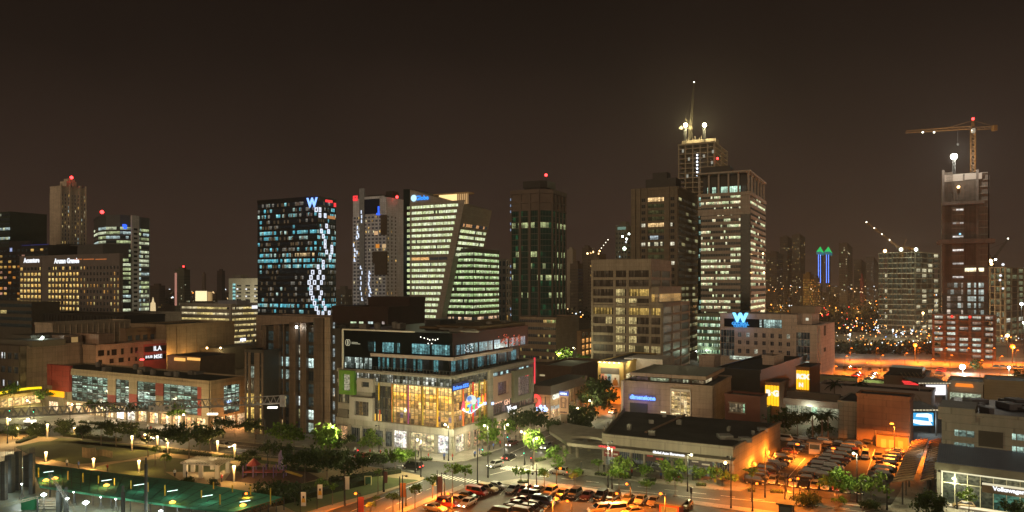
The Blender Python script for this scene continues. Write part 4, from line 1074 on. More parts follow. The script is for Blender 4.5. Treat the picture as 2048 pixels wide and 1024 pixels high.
# hammerhead crane
d = dX + 12
p0 = D(1946,d,zat(335,d));root = empty("tower_crane",p0,"orange hammerhead crane with a red lamp on its apex, on the tall brown shell","crane")
zj = zat(259,d) - p0.z
mb = MB();lattice(mb,(0,0,-3),(0,0,zj),2.3,2.3,14,t=.15);mb.build("mast",CRANEM,root)
lx = lambda px:(px - 1946) / FPX * d
mb = MB();lattice(mb,(0,0,zj + 1.2),(lx(1822),6,zj - .2),1.7,1.3,24,t=.11);mb.build("jib",CRANEM,root)
mb = MB();lattice(mb,(0,0,zj + .5),(lx(1988),-2,zj + .8),1.5,1.5,8,t=.11);mb.box(lx(1981),lx(1988),-3.2,-.8,zj - 1.2,zj + 2);mb.build("counter_jib",CRANEM,root)
mb = MB();lattice(mb,(0,0,zj),(0,0,zat(241,d) - p0.z),2.2,.5,4,t=.2);ap = Vector((0,0,zat(241,d) - p0.z));mb.tube(ap,(lx(1895),2.5,zj + 1),.15,n=4);mb.tube(ap,(lx(1983),-2,zj + 1.5),.1,n=4);mb.build("apex",CRANEM,root)
mb = MB();mb.box(-1.6,-.2,-2.6,-.8,zj - 2.2,zj + .2);mb.build("cab",GALV,root)
mb = MB();mb.tube((lx(1918),1.2,zj),(lx(1918),1.2,zj - 8),.1,n=4);mb.box(lx(1918) - .5,lx(1918) + .5,.8,1.6,zj - 9.2,zj - 8);mb.build("hook",STEEL,root)
sphere_mb(ap + Vector((0,0,1)),.8).build("beacon",L_RED,root)
for x in (1853,1876,1942):sphere_mb((lx(x),4 if x < 1900 else -1.3,zj - .8),.6).build("jib_lamp",em("crane lamp",(1,1,1)),root)
light("crane_lamp_beam",2500,(1,.6,.25),1,root,(0,-8,zj - 16))
# right edge: dark unfinished blocks and lamps
C,poly,L,R = boxsite(2012,520,1978,2062,48)
b = skeleton("concrete_frame_block","half dark unfinished block right of the tall brown shell, blue and white work lamps",C,poly,zat(535,520),12,mat("raw concrete",(0,0,0)),3,4,mat("slab edge concrete",(0,0,0)),lambda i,j,k,r:(.12,.13,.07) if r.random() < .5 else ((.5,.5,.4) if r.random() < .1 else None),24)
for (x,y,c,r_) in ((1981,522,L_WARM,1.3),(1991,519,L_WHITE,.8),(2006,529,S_WHITE,1.0),(2001,551,S_WHITE,.9),(2000,560,S_WHITE,.8),(2006,577,S_WHITE,.8),(1983,528,L_WARM,1.0)):
 sphere_mb(D(x,512,zat(y,512)) - C,r_).build("work_lamp",c,b.root)
b.done(parapet=0,roof=False)
def flood_mast(label,px,py,d,c,pw,r=1.2,yb=None):
 """free standing lamp mast"""
 h = zat(py,d);root = empty("floodlight_mast",D(px,d),label,"floodlight","floodlight masts of the building sites")
 mb = MB();mb.tube((0,0,0),(0,0,h),.22,.12,6);mb.build("pole",STEEL,root)
 mb = MB();r *= .62;mb.lathe([(.02,-r),(r * .7,-r * .7),(r,0),(r * .7,.7 * r),(.02,r)],10,(0,0,h));mb.build("lamp_head",c,root)
 if pw:
  light("floodlight_beam",pw * (2.5 if c is L_SOD else .5),c.node_tree.nodes["Principled BSDF"].inputs["Emission Color"].default_value[:3],.6,root,(0,-1.5,h - .6))
 return root
for i,(x,y,d_,c,pw,r_) in enumerate(((2016,551,600,L_WARM,20000,1.8),(2041,550,620,L_WARM,20000,1.7),(2025,555,640,L_WARM,0,1.2),(2043,608,480,L_WHITE,15000,1.6),(2047,645,440,L_GREEN,6000,1.0),(2015,671,420,L_WARM,15000,1.6),(2025,693,390,L_SOD,22000,2.0),(1925,734,345,em("site floodlight",(.85,1,.9),16),30000,2.0),(2018,735,340,L_GREEN,6000,1.0),(1830,690,400,L_SOD,14000,1.6),(1786,660,470,L_WHITE,18000,.7),(1700,668,450,L_WHITE,14000,.6),(1846,626,500,L_WARM,18000,1.2))):
 where = ["white lamp furthest above the far right site","warm lamp at the far right edge of the site","small lamp between the two far right lamps","white lamp beside the right frame edge, mid height","small green lamp at the right edge","warm lamp over the pale site road at right","big orange lamp near the right edge road","dazzling white floodlight over the orange parking lot","small green lamp near the far lot's end","orange lamp before the low trees","small white lamp over the pale site yard","small white lamp left in the site yard","warm lamp before the wide concrete block"][i]
 flood_mast("floodlight mast: " + where,x,y,d_,c,pw,r_)
luffing_crane("small distant crane with a red lamp right of the tall brown shell",1985,520,560,(2016,478),mat("dim crane steel",(0,0,0)),lamps=1,mast_h=20)
C,poly,L,R = boxsite(2030,700,1996,2110,48)
b = skeleton("concrete_frame_block","distant dim unfinished slab block at the right frame edge",C,poly,zat(580,700),10,mat("raw concrete",(0,0,0)),4,5,mat("slab edge concrete",(0,0,0)),lambda i,j,k,r:(.10,.11,.06) if r.random() < .4 else None,29);b.done(parapet=0,roof=False)

# ------------------------------------------------------------------ far skyline
def far_tower(label,x0,x1,yt,d,base=(.10,.08,.07),pr=.08,cols=(YEL,CREAM,WARM),k=.5,nb=6,rot=None,name="far_tower",fh=4.0,group="dim towers of the far skyline",yw=None,hz=None,crown=True):
 C,poly,L,R = boxsite(x0 + (x1 - x0) * .62,d,x0,x1,rot)
 b = Bld(name,label,"tower",C,poly,zat(yt,d),mat(f"far wall {base[0]:.2f} {base[1]:.2f} {base[2]:.2f}",base,.85,.15,.05),group=group)
 b.maxwin = 40
 nf = max(2,int((b.h - 4) / fh));sd = int(x0 * 7 + yt)
 f = litf(sd,pr,list(cols),k=k)
 b.grid(b.e[0],0,nf,fh,1.2,3.0,0,L,nb,max(1.2,L / nb * .5),f);b.grid(b.e[1],0,nf,fh,1.2,3.0,0,R,max(2,nb - 2),max(1.2,R / nb * .5),litf(sd + 1,pr * .7,list(cols),k=k))
 if crown:
  mb = MB();q = [(p - (poly[0] + poly[2]) / 2) * .5 + (poly[0] + poly[2]) / 2 for p in poly];mb.prism([(p.x,p.y) for p in q],b.h,b.h + fh * 1.1);mb.build("roof_plant",b.wallm,b.root)
 b.done(parapet=.8)
 return b
far_tower("hazy tower with few lights just right of the banded tower, shorter of two",1532,1566,506,1300,pr=.10)
far_tower("hazy wide tower with scattered lights behind the lit jib crane, left half",1560,1584,474,1500,pr=.10)
far_tower("hazy brown tower with rows of small lights, tallest left of the blue lit twins",1584,1610,470,1450,pr=.12)
b = far_tower("yellow lit low block with a lit sign at the foot of the hazy towers",1606,1628,549,1200,(.25,.16,.06),.75,(AMB,(1,.6,.1)),.8,6)
far_tower("orange speckled low block left of the twin blue towers",1628,1640,556,1250,(.12,.08,.05),.5,(AMB,WARM),.8,4)
tw = []
for i,(x0,x1) in enumerate(((1636.5,1644.5),(1652.5,1661))):
 b = far_tower(["left of two slim towers outlined in blue light under a green pyramid","right of two slim towers outlined in blue light under a green pyramid"][i],x0,x1,506,1350,(.07,.07,.09),.02,nb=3,name="lit_tower",group="twin blue lit towers",crown=False)
 cm = (b.poly[0] + b.poly[2]) / 2;ln = MB()
 for ed in b.e[:2]:
  for s_ in ((.4,ed.len - .4) if ed is b.e[0] else ()):ed.box(ln,s_ - .5,s_ + .5,zat(566,1350),b.h,.35,1.2)
  ed.box(ln,-.3,ed.len + .3,b.h - 1,b.h + .6,.35,1.5)
 ln.build("blue_light_lines",em("blue outline light",(.10,.26,1.0),2.4),b.root)
 hp = zat(492,1350);py_ = MB();q = [(p - cm) * 1.9 + cm for p in b.poly];cap = MB();cap.prism([(p.x,p.y) for p in q],b.h - 3,b.h + 1.9);cap.build("cap",em("teal cap light",(.02,.25,.35),.5),b.root)
 for k in range(4):a,c = q[k],q[(k + 1) % 4];py_.quad([(a.x,a.y,b.h + 2),(c.x,c.y,b.h + 2),(cm.x,cm.y,hp)])
 py_.build("pyramid_roof",em("green lit roof",(.01,.6,.13),1.1),b.root)
 b.e[0].box(ln,0,1,0,1,0,1)
far_tower("dim tower with a few bright storeys right of the blue twins",1678,1705,487,1250,pr=.16,cols=(CREAM,GRN),nb=4,k=.7)
far_tower("pale narrow hazy tower left of the wide concrete block",1708,1732,520,1600,(.16,.14,.13),.08)
far_tower("hazy slab with purple and red roof lamps beside the wide concrete block",1732,1757,514,1500,(.12,.10,.10),.10,cols=(COOL,CREAM))
far_tower("low red lit block under the hazy slabs",1720,1728,556,1400,(.4,.05,.05),.3,cols=((1,.1,.1),),nb=2,fh=8)
far_tower("pale grey slab with vertical ribs right of the dark round cornered tower",1134,1152,500,1100,(.42,.38,.33),.01,nb=7)
far_tower("wide dim slab tower behind the beige stepped tower, left of two",1140,1166,528,950,(.15,.12,.10),.04)
far_tower("tall dim slab tower between the dark tower and the beige tower",1164,1185,496,1050,(.13,.105,.09),.03)
b = far_tower("unlit tower topped by open floors with green lamps behind the brown tower",1231,1268,452,620,(.16,.15,.12),.03,(COOL,GW),nb=4)
for (x,y,c) in ((1249,497,L_GREEN),(1245,473,L_WHITE),(1253,478,L_WHITE),(1258,468,L_WHITE),(1252,484,S_WHITE)):sphere_mb(D(x,600,zat(y,600)) - b.org,.8 if y != 497 else 1.3).build("work_lamp",c,b.root)
m2 = MB();b.e[0].box(m2,2,b.e[0].len - 1,b.h - 3,b.h - .6,.31,.5);m2.build("lit_storey",em("pale teal light",(.25,.45,.35),.5),b.root)
luffing_crane("short crane with a chain of bright lamps between the dark tower and the beige tower",1196,505,900,(1216,480),CRANEM,lamps=4)
b = far_tower("dim block with warm roof lamps under the crane with the chain of lamps",1176,1212,508,920,(.14,.11,.09),.05)
for (x,y) in ((1175,507),(1182,505),(1186,504),(1199,502),(1197,507)):sphere_mb(D(x,905,zat(y,905)) - b.org,1.1).build("work_lamp",L_WARM,b.root)
b = far_tower("greenish far tower with a pink banner edge and red beacon, left of the white block",350,380,540,1050,(.12,.13,.10),.06,(CREAM,GW),nb=5)
m2 = MB();b.e[0].box(m2,0,4.5,12,b.h - 4,.3,.5);m2.build("banner_strip",em("pink banner light",(.85,.38,.28),.55),b.root);beacon(b,367,533,1055,r=1.4)
far_tower("faint slim tower behind the bright billboard",404,412,548,1500,(.20,.15,.13),.02,nb=2)
far_tower("faint brown tower left of the white block",434,450,542,1500,(.06,.035,.035),.01,nb=3)
far_tower("low dim block at the far left horizon",300,330,572,1300,(.10,.07,.06),.10)
far_tower("grey lit block between the white block and the patterned tower",672,704,580,800,(.20,.19,.18),.25,(COOL,CREAM),nb=8)
# lit billboard
C = D(404,900);root = empty("billboard",C,"bright cream billboard on a frame left of the white block","billboard")
zt,zb_ = zat(582,900),zat(602,900)
mb = MB();mb.box(-8,6,-.4,.4,zb_,zt);mb.build("lit_face",em("cream billboard light",(1,.82,.45),1.4),root)
mb = MB();mb.box(6.4,12,1,1.6,zb_,zt - 1);mb.build("side_panel",em("tan billboard light",(.8,.5,.2),.6),root)
mb = MB();[mb.bar((x,1,0),(x,1,zt),.5) for x in (-7,0,6,11)];mb.build("frame",STEEL,root)
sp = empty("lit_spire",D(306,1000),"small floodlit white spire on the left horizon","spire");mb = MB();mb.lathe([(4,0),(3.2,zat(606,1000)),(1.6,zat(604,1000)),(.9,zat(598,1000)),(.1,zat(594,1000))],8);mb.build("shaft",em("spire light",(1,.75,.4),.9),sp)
# ------------------------------------------------------------------ low buildings on the left
def plain(name,label,cat,xc,d,xl,xr,yt,wallm,roofm=None,parapet=.7,rot=None):
 C,poly,L,R = boxsite(xc,d,xl,xr,rot)
 return Bld(name,label,cat,C,poly,zat(yt,d),wallm,roofm=roofm),L,R
def poly_roof(b,name,pts,m):
 pass
b,L,R = plain("parking_deck","dark parking block with pale horizontal bands at the far left edge","parking deck",64,430,-80,120,607,mat("dull deck",(.11,.10,.08),.85))
b.ribbon(b.e[0],b.h - 16,4,4,1.6,3.6,0,L,3,4,litf(71,.03,[YEL],base=(.008,.009,.007)),depth=.4);b.done()
b,L,R = plain("flat_roof_hall","wide dark flat roofed hall below the office block with white signs","hall",250,400,66,330,634,DARKP);
b.piers(b.e[0],0,b.h,0,L,30,.5,.4);b.done()
b,L,R = plain("mall_block","low tan mall block behind the pink lit building, blank ribbed wall","mall",105,330,70,260,650,mat("cream mall wall",(.60,.50,.38),.85,.12,.2,streak=.18))
for ed,ln in ((b.e[1],R),):b.piers(ed,0,b.h,0,ln,14,.3,.36)
b.done()
b,L,R = plain("mall_block","brown low mall wing with dark vent openings left of the big blank wall","mall",252,335,240,340,661,mat("tan panel",(.26,.17,.11),.8,.12,.2))
b.grid(b.e[1],b.h - 7,1,6,1.5,4.5,0,R,6,1.5,litf(72,0,[YEL],base=(.01,.008,.006)));b.done()
b,L,R = plain("blank_walled_hall","big blank tan walled hall lit from below at one end, under the yellow windowed office","hall",332,345,262,468,653,mat("tan ribbed wall",(.38,.28,.18),.85,.1,.25,streak=.15),ROOF_G)
b.piers(b.e[1],0,b.h,0,R,7,.22,.33)
mb = MB();e = b.e[1];e.box(mb,e.s(400),e.s(466),0,e.z(430,692),0,14);mb.build("lower_annex",mat("grey annex",(.20,.17,.12),.85),b.root)
for x in (414,441):
 p_ = e.pt(e.s(x,15),e.z(x,696,15),15);sphere_mb(p_,.5).build("wall_lamp",L_WARM,b.root)
 light("wall_lamp_beam",1600,(1,.8,.4),.3,b.root,p_ + Vector((.5,-1.2,.3)))
for (x,y) in ((345,710),(378,716)):
 p_ = D(x,300,zat(y,300)) - C if False else e.pt(e.s(x,3),e.z(x,y,3),3);light("yard_glow",1300,(1,.5,.12),.4,b.root,p_)
b.done()
b,L,R = plain("low_annex","small lit roof sheds with orange glow between the pink building and the blank hall","shed",400,290,335,470,716,mat("dull shed",(.20,.15,.10),.85))
mb = MB();e = b.e[0];
for (x0,x1,y0,y1) in ((352,372,716,722),(378,402,714,719)):e.box(mb,e.s(x0),e.s(x1),e.z(370,y1),e.z(370,y0),.3,.9)
mb.build("lit_eave",em("orange eave light",(1,.5,.12),1.2),b.root);b.done(parapet=.4)
# pink lit building
b,L,R = plain("pink_lit_building","low pinkish building with small windows, red lit end wall with white lettering","shop building",192,275,166,332,695,mat("pink render",(.50,.33,.24),.85,.1,.25,streak=.12))
e = b.e[1]
for (x0,x1,y0,y1) in ((196,208,701,712),(214,219,701,711),(223,233,699,711),(242,247,697,709),(261,265,695,707),(270,275,695,706),(197,204,720,728),(219,227,718,727),(237,247,716,725),(256,260,715,722),(270,274,714,722)):
 mb = MB();e.box(mb,e.s(x0),e.s(x1),e.z(x0,y1),e.z(x0,y0),.02,.1);fo = mb.build("window",mat("small dark glass",(.02,.015,.012),.2,0),b.root)
 m2 = MB();s0_,s1_,z0_,z1_ = e.s(x0) - .2,e.s(x1) + .2,e.z(x0,y1) - .2,e.z(x0,y0) + .2
 e.box(m2,s0_,s1_,z0_ - .15,z0_,.1,.3);m2.build("sill",b.wallm,fo)
for (x0,x1,y0,y1) in ((289,332,692,703),(289,332,709,719)):panel(b,e,x0,x1,y0,y1,mat("dark sign panel",(.03,.015,.015),.4,0),.02,.3,"sign_panel")
pr_ = MB();e.box(pr_,e.s(287),R,0,b.h - .1,.02,.2);pr_.build("red_wall",mat("red paint",(.45,.12,.10),.7),b.root)
b.text(e,315,697,2.6,"ILA",S_WHITE,d=.5);b.text(e,316,713,2.2,"MSE",S_WHITE,d=.5);b.text(e,298,714,1.4,"IHUB",S_WHITE,d=.5)
light("red_sign_glow",350,(1,.12,.12),.5,b.root,e.pt(e.s(312,5),14,6))
light("wall_wash",3500,(1,.6,.28),.5,b.root,e.pt(e.s(235,12),9,14))
for x in (282,286):sphere_mb(e.pt(e.s(x,9),e.z(x,719,9),9),.42).build("red_lamp",L_RED,b.root)
rbox(b,e,198,228,668,b.wallm,-20,-6);b.done()
b,L,R = plain("slatted_block","grey pink block with vertical window strips left of the pink lit building","shop building",52,262,48,166,697,mat("grey pink render",(.34,.26,.22),.85,.12,.25,streak=.2))
b.grid(b.e[1],0,4,b.h / 4,1.2,3.2,0,R,12,1.8,litf(73,.10,[(.85,.75,.4),WHITE,(.8,.6,.3)],base=(.015,.012,.01),k=.7),depth=.4)
mb = MB();e = b.e[1];e.box(mb,e.s(141),e.s(165,-4),b.h,e.z(150,670,-4),-12,-4);mb.build("stair_room",b.wallm,b.root)
mb = MB();e.box(mb,e.s(143,-3.9),e.s(156,-3.9),b.h + .3,e.z(150,674,-3.9),-4,-3.9);mb.build("lit_stair_window",em("dim yellow window",(.9,.55,.2),.35),b.root)
lamp_p = e.pt(e.s(85,-6),e.z(85,675,-6),-6);sphere_mb(lamp_p,.5).build("roof_lamp",L_WHITE,b.root);mb = MB();mb.tube((lamp_p.x,lamp_p.y,b.h),lamp_p,.1);mb.build("lamp_post",STEEL,b.root)
light("roof_lamp_beam",1500,(.8,1,.85),.3,b.root,lamp_p + Vector((0,-.8,-.2)))
rbox(b,e,62,140,669,mat("dull grey upper wall",(.12,.11,.09),.85),-26,-12,"upper_storey");b.done()
b,L,R = plain("dark_low_block","dim low block with white lights inside at the left frame edge","shop building",40,255,-60,52,697,mat("dim tan render",(.13,.105,.085),.85,.12,.25,streak=.2),ROOF_G)
b.grid(b.e[0],0,4,b.h / 4,1.0,3.2,0,L,8,1.3,litf(74,.12,[WHITE,(.8,.9,.8)],base=(.012,.012,.01),k=.8),depth=.3,panes=3)
b.grid(b.e[1],0,4,b.h / 4,1.0,3.2,0,R,3,1.3,litf(75,.05,[WHITE]),depth=.3)
rbox(b,b.e[0],0,64,680,mat("vault roof plant",(.16,.15,.12),.7),-18,-6);b.done()
# yellow canopy shop
root = empty("yellow_canopy_shop",P(60,818),"small shop with a curved glowing yellow fascia at the left edge, near the traffic signals","shop")
o0 = P(60,818);q0 = P(-40,822) - o0;q1 = P(82,806) - o0
mb = MB();n = Vector((q1 - q0).normalized());nn = Vector((n.y,-n.x,0));
mb.box8([q0,q1,q1 - nn * 12,q0 - nn * 12] + [p + Vector((0,0,4.2)) for p in (q0,q1,q1 - nn * 12,q0 - nn * 12)]);mb.build("wall",mat("warm wall",(.4,.3,.18),.8),root)
mb = MB()
for i in range(9):
 a,c = q0.lerp(q1,i / 9) + nn * .1,q0.lerp(q1,(i + .85) / 9) + nn * .1;mb.quad([a + Z * .3,c + Z * .3,c + Z * 3,a + Z * 3],0,jit((1,.65,.25),RND,.6))
mb.build("shop_window",SHOP,root)
mb = MB()
for i in range(14):
 a,c = q0.lerp(q1,i / 14),q0.lerp(q1,(i + 1) / 14);h0,h1 = 4.1 + 1.2 * math.sin(i / 14 * 2.2),4.1 + 1.2 * math.sin((i + 1) / 14 * 2.2)
 mb.box8([a + nn * .6 + Z * h0,c + nn * .6 + Z * h1,c - nn * .2 + Z * h1,a - nn * .2 + Z * h0,a + nn * .6 + Z * (h0 + .75),c + nn * .6 + Z * (h1 + .75),c - nn * .2 + Z * (h1 + .75),a - nn * .2 + Z * (h0 + .75)])
mb.build("fascia",em("yellow fascia light",(1,.72,.0),1.3),root)
light("shop_glow",1800,(1,.8,.25),1,root,q0.lerp(q1,.6) + nn * 5 + Z * 4)

# ------------------------------------------------------------------ red and beige mall with three glass bays
dM = dof(863);C = D(420,dM);Lm = solve(C,-V,95);Rm = solve(C,U,491)
CREAMW = mat("cream wall",(.36,.29,.19),.8,.1,.3,streak=.15)
b = Bld("shopping_mall","red and cream mall with glazed bays of tangled white lights above bright shops","mall",C,[-V * Lm,Vector(),U * Rm,U * Rm - V * Lm],zat(765,dM),CREAMW,roofm=ROOF_G)
e = b.e[0];zg = 3.9;zt = b.h
gx = [(145,217),(233,260),(276,313),(328,397)]
gl = lambda q,k:jit(RND.choice([(.42,.6,.48),(.32,.5,.38),(.65,.8,.65),(.15,.22,.16),(.03,.04,.03),(.03,.04,.03),(.22,.32,.24)]),RND,.6)
MALLG = glass_mat("mall glass",gain=1.15,lo=.05,hi=1.6,scale=(.9,.9,3.2))
def mall_bay(ed,s0,s1,z0,z1,nx,nz):
 b.win(ed,s0,s1,z0,z1,nx,nz,gl,d=.05,name="glazed_bay",gm=MALLG)
 m = MB()
 for j in range(nx + 1):c = s0 + (s1 - s0) * j / nx;ed.box(m,c - .05,c + .05,z0,z1,.05,.16)
 for k in range(4):c = z0 + (z1 - z0) * k / 3;ed.box(m,s0,s1,c - .16,c + .16,.05,.2)
 for k in range(nz * 2):c = z0 + (z1 - z0) * k / nz / 2;ed.box(m,s0,s1,c - .05,c + .05,.05,.12)
 m.build("louvre_frame",STEEL,b.root)
prev = None;zb_ = zg + .35;z1_ = b.h - 1.5
for k,(x0,x1) in enumerate(gx):
 s0,s1 = e.s(x0),e.s(x1);mall_bay(e,s0,s1,zb_,z1_,max(3,int((s1 - s0) / 2.6)),8)
 if prev is not None:
  mid = zb_ + (z1_ - zb_) * (.5 if k == 2 else .38 if k == 1 else .55)
  e.box(b.wall,prev,s0,mid if k < 3 else zb_,z1_ if k < 3 else mid,-.2,.35)
  m = MB();e.box(m,prev,s0,zb_ if k < 3 else mid,mid if k < 3 else z1_,-.2,.38);m.build("red_panel",REDP,b.root)
 prev = s1
e.box(b.wall,0,Lm,z1_,b.h - .3,-.2,.45);e.box(b.wall,0,Lm,zg - .35,zb_,-.2,.6)
m = MB();e.box(m,prev,e.s(405),zg,z1_,-.2,.4);m.build("red_panel",REDP,b.root);e.box(b.wall,e.s(405),Lm,zg,z1_,-.2,.38)
m = MB();e.box(m,e.s(110),e.s(144),zg + 3,b.h + 1.4,-.2,.9);e.box(m,e.s(94,.9),e.s(108),zg + 4.5,b.h + 1.4,-.2,.9);m.build("red_tower_panel",REDP,b.root)
e.box(b.wall,0,e.s(128,1),0.2,zg + 3,-.2,1.0)
ys = MB();e.box(ys,e.s(94,1.3),e.s(127,1.3),e.z(110,791),e.z(110,780),1.0,1.4);ys.build("yellow_sign",em("yellow orange sign",(1,.42,.0),1.5),b.root)
es = b.e[1]
mall_bay(es,es.s(446),es.s(478),zb_,z1_,4,8)
es.box(b.wall,0,es.s(446),zg,z1_,-.2,.38);es.box(b.wall,es.s(478),Rm,zg,z1_,-.2,.38);es.box(b.wall,0,Rm,z1_,b.h - .3,-.2,.45);es.box(b.wall,0,Rm,zg - .35,zb_,-.2,.45)
r3 = random.Random(3)
for j in range(13):
 s0 = e.s(133) + (Lm - e.s(133)) * j / 13;s1 = e.s(133) + (Lm - e.s(133)) * (j + .8) / 13
 br = (1.9 if j in (5,6) else .8)
 b.win(e,s0,s1,.3,zg - .4,4,1,lambda q,k:jit(r3.choice([(1.5,1.05,.5),(1.6,1.3,.8),(1.2,.65,.25)]),r3,.4) if br < 1 else sc((1,.9,.75),br),d=.04,name="shop_window",gm=SHOP)
 e.box(b.wall,s1,s1 + .9,.2,zg - .35,-.2,.5)
b.win(e,e.s(98,1.05),e.s(116,1.05),.4,3.2,4,1,lambda q,k:jit((1,.7,.4),r3,.4),d=1.05,name="shop_window",gm=SHOP)
for j in range(5):b.win(es,1 + j * 4.4,4.6 + j * 4.4,.3,zg - .4,3,1,lambda q,k:jit((1,.62,.3),r3,.5),d=.04,name="shop_window",gm=SHOP)
mb = MB();es.box(mb,es.s(451),es.s(459),es.z(455,805),es.z(455,801),.4,.7);mb.build("blue_sign",em("light blue sign",(.4,.6,1),1.6),b.root)
for s_ in (Lm * .3,Lm * .52,Lm * .8):
 light("shopfront_light",1300,(1,.78,.5),1.5,b.root,e.pt(s_,3.4,3.5))
light("corner_shop_light",1600,(1,.4,.12),.6,b.root,es.pt(6,3.0,5))
b.done(parapet=.5);clutter(b,b.poly,b.h,10,6,1.5)

# ------------------------------------------------------------------ brown building with vertical fins
dF = 199;C = D(683,dF);Lf = solve(C,-V,524)
BRF = mat("brown metal fins",(.115,.08,.06),.55,.15,.5,streak=.25)
b = Bld("finned_office_building","dark brown office building behind tall uneven vertical fins, some rooms lit white","office building",C,[-V * Lf,Vector(),U * 22,U * 22 - V * Lf],zat(664,dF),DARKP)
e = b.e[0];nf = 8;fh = b.h / nf;r2 = random.Random(22)
lit_w = {(568,5):(.55,.8,.75),(592,5):(.25,.33,.3),(605,4):0,(627,5):(.75,1.0,.95),(627,1):(.8,1.0,.9),(600,2):(.9,1,.95),(570,3):0,(565,2):(.14,.18,.17),(590,6):(.35,.33,.25),(595,6):(.4,.36,.26),(565,4):(.35,.55,.5),(540,4):(.5,.8,.8),(597,4):(.35,.4,.36),(600,5):(.5,.7,.65),(570,4):(.3,.4,.36),(627,0):(.4,.5,.4),(565,0):(.75,.5,.22),(600,1):(.3,.28,.14)}
cols_x = [(532,547),(559,566),(568,580),(590,601),(612,627)]
for i in range(nf):
 for (x0,x1) in cols_x:
  key = min(lit_w,key=lambda q:(abs(q[0] - (x0 + x1) / 2) + 100 * abs(q[1] - i)))
  c = lit_w[key] if key[1] == i and abs(key[0] - (x0 + x1) / 2) < 9 else 0
  c = c or ((.02,.03,.028) if r2.random() < .5 else (.004,.005,.005))
  b.win(e,e.s(x0 - 1),e.s(x1 + 2),i * fh + .5,i * fh + fh - .5,3,2,lambda q,k:jit(c,r2,.4),d=.05,gm=GLASS_NEAR)
 e.box(b.wall,0,e.s(632),i * fh - .45,i * fh + .45,-.2,.12)
for (x0,x1,yt,w) in ((524,532,652,.9),(547,558,650,1.2),(565.5,568.5,648,.7),(578,591,645,1.3),(600,612,646,1.1),(627,646,636,1.5)):
 m = MB();s0,s1 = e.s(x0,w),e.s(x1,w);e.box(m,s0,s1,0,e.z(x0,yt,w),-.1,w)
 for q in range(1,int((s1 - s0) / .5)):e.box(m,s0 + q * .5,s0 + q * .5 + .08,0,e.z(x0,yt,w) - .1,w,w + .08)
 m.build("fin",BRF,b.root)
m = MB();e.box(m,e.s(646),e.s(664),0,e.z(655,634),-.2,.9);
for q in range(5):e.box(m,e.s(647 + q * 3.4),e.s(647.8 + q * 3.4),0,e.z(655,635),.9,1.0)
m.build("end_wall",mat("lighter brown metal",(.34,.26,.19),.5,.12,.5,streak=.2),b.root)
for i in range(nf + 1):
 b.win(e,e.s(667),e.s(671.5),i * fh + .4,i * fh + fh - 1.0,1,2,lambda q,k:jit((.26,.30,.30),r2,.3),d=.3,gm=GLASS_NEAR)
e.box(b.wall,e.s(664),Lf,0,b.h + 1,-.2,.25)
p_ = e.pt(e.s(593,1.8),e.z(593,654,1.8),1.8);sphere_mb(p_,.38).build("terrace_lamp",L_WHITE,b.root)
light("terrace_lamp_beam",350,(1,.95,.8),.2,b.root,p_ + Vector((.6,-.8,-.2)))
b.done(parapet=1.0);clutter(b,b.poly,b.h,8,7)
C = D(526,203);Ll = solve(C,-V,491)
b = Bld("finned_wing","lower brown wing with narrow amber lit slots, left of the finned office building","office building",C,[-V * Ll,Vector(),U * 24,U * 24 - V * Ll],zat(704,203),DARKP)
e = b.e[0];nf = 6;fh = b.h / nf
for (x0,x1) in ((494,497),(502,509),(520,524)):
 for i in range(nf):
  c = (.95,.62,.16) if i < 3 else ((.25,.3,.24) if i == 4 and x0 == 502 else (.006,.006,.005))
  b.win(e,e.s(x0),e.s(x1),i * fh + .3,i * fh + fh - .3,2,2,lambda q,k:jit(c,r2,.5),d=.05,gm=GLASS_NEAR)
for (x0,x1) in ((490,494),(497,502),(509,520),(523.5,527)):
 m = MB();e.box(m,max(-.5,e.s(x0)),e.s(x1),0,b.h + .6,-.1,.16);m.build("fin",BRF,b.root)
b.done(parapet=.5)
# dark blocks behind
b,L,R = plain("dark_office_block","unlit maroon block with four small lit windows, behind the colourful corner building","office building",776,262,664,830,618,mat("maroon black wall",(.04,.022,.018),.8,.2,.2))
e = b.e[0]
for (x0,x1,c) in ((701,713,(.45,.58,.36)),(718,727,(.5,.6,.38)),(736,746,(.42,.52,.5)),(764,769,(.4,.33,.3))):
 b.win(e,e.s(x0),e.s(x1),e.z(x0,655),e.z(x0,643),2,1,lambda q,k:c)
rbox(b,e,680,704,612,DARKP,-14,-4);b.done(parapet=.8)
b,L,R = plain("dark_office_block","taller unlit maroon block with two slit windows just left of the slanted tower","office building",819,285,736,850,598,mat("maroon black wall",(0,0,0)))
e = b.e[0]
for y in (627,644):b.win(e,e.s(800),e.s(803),e.z(800,y + 6),e.z(800,y - 5),1,1,lambda q,k:(.25,.28,.24))
rbox(b,e,776,814,594,DARKP,-14,-4);b.done(parapet=.8)

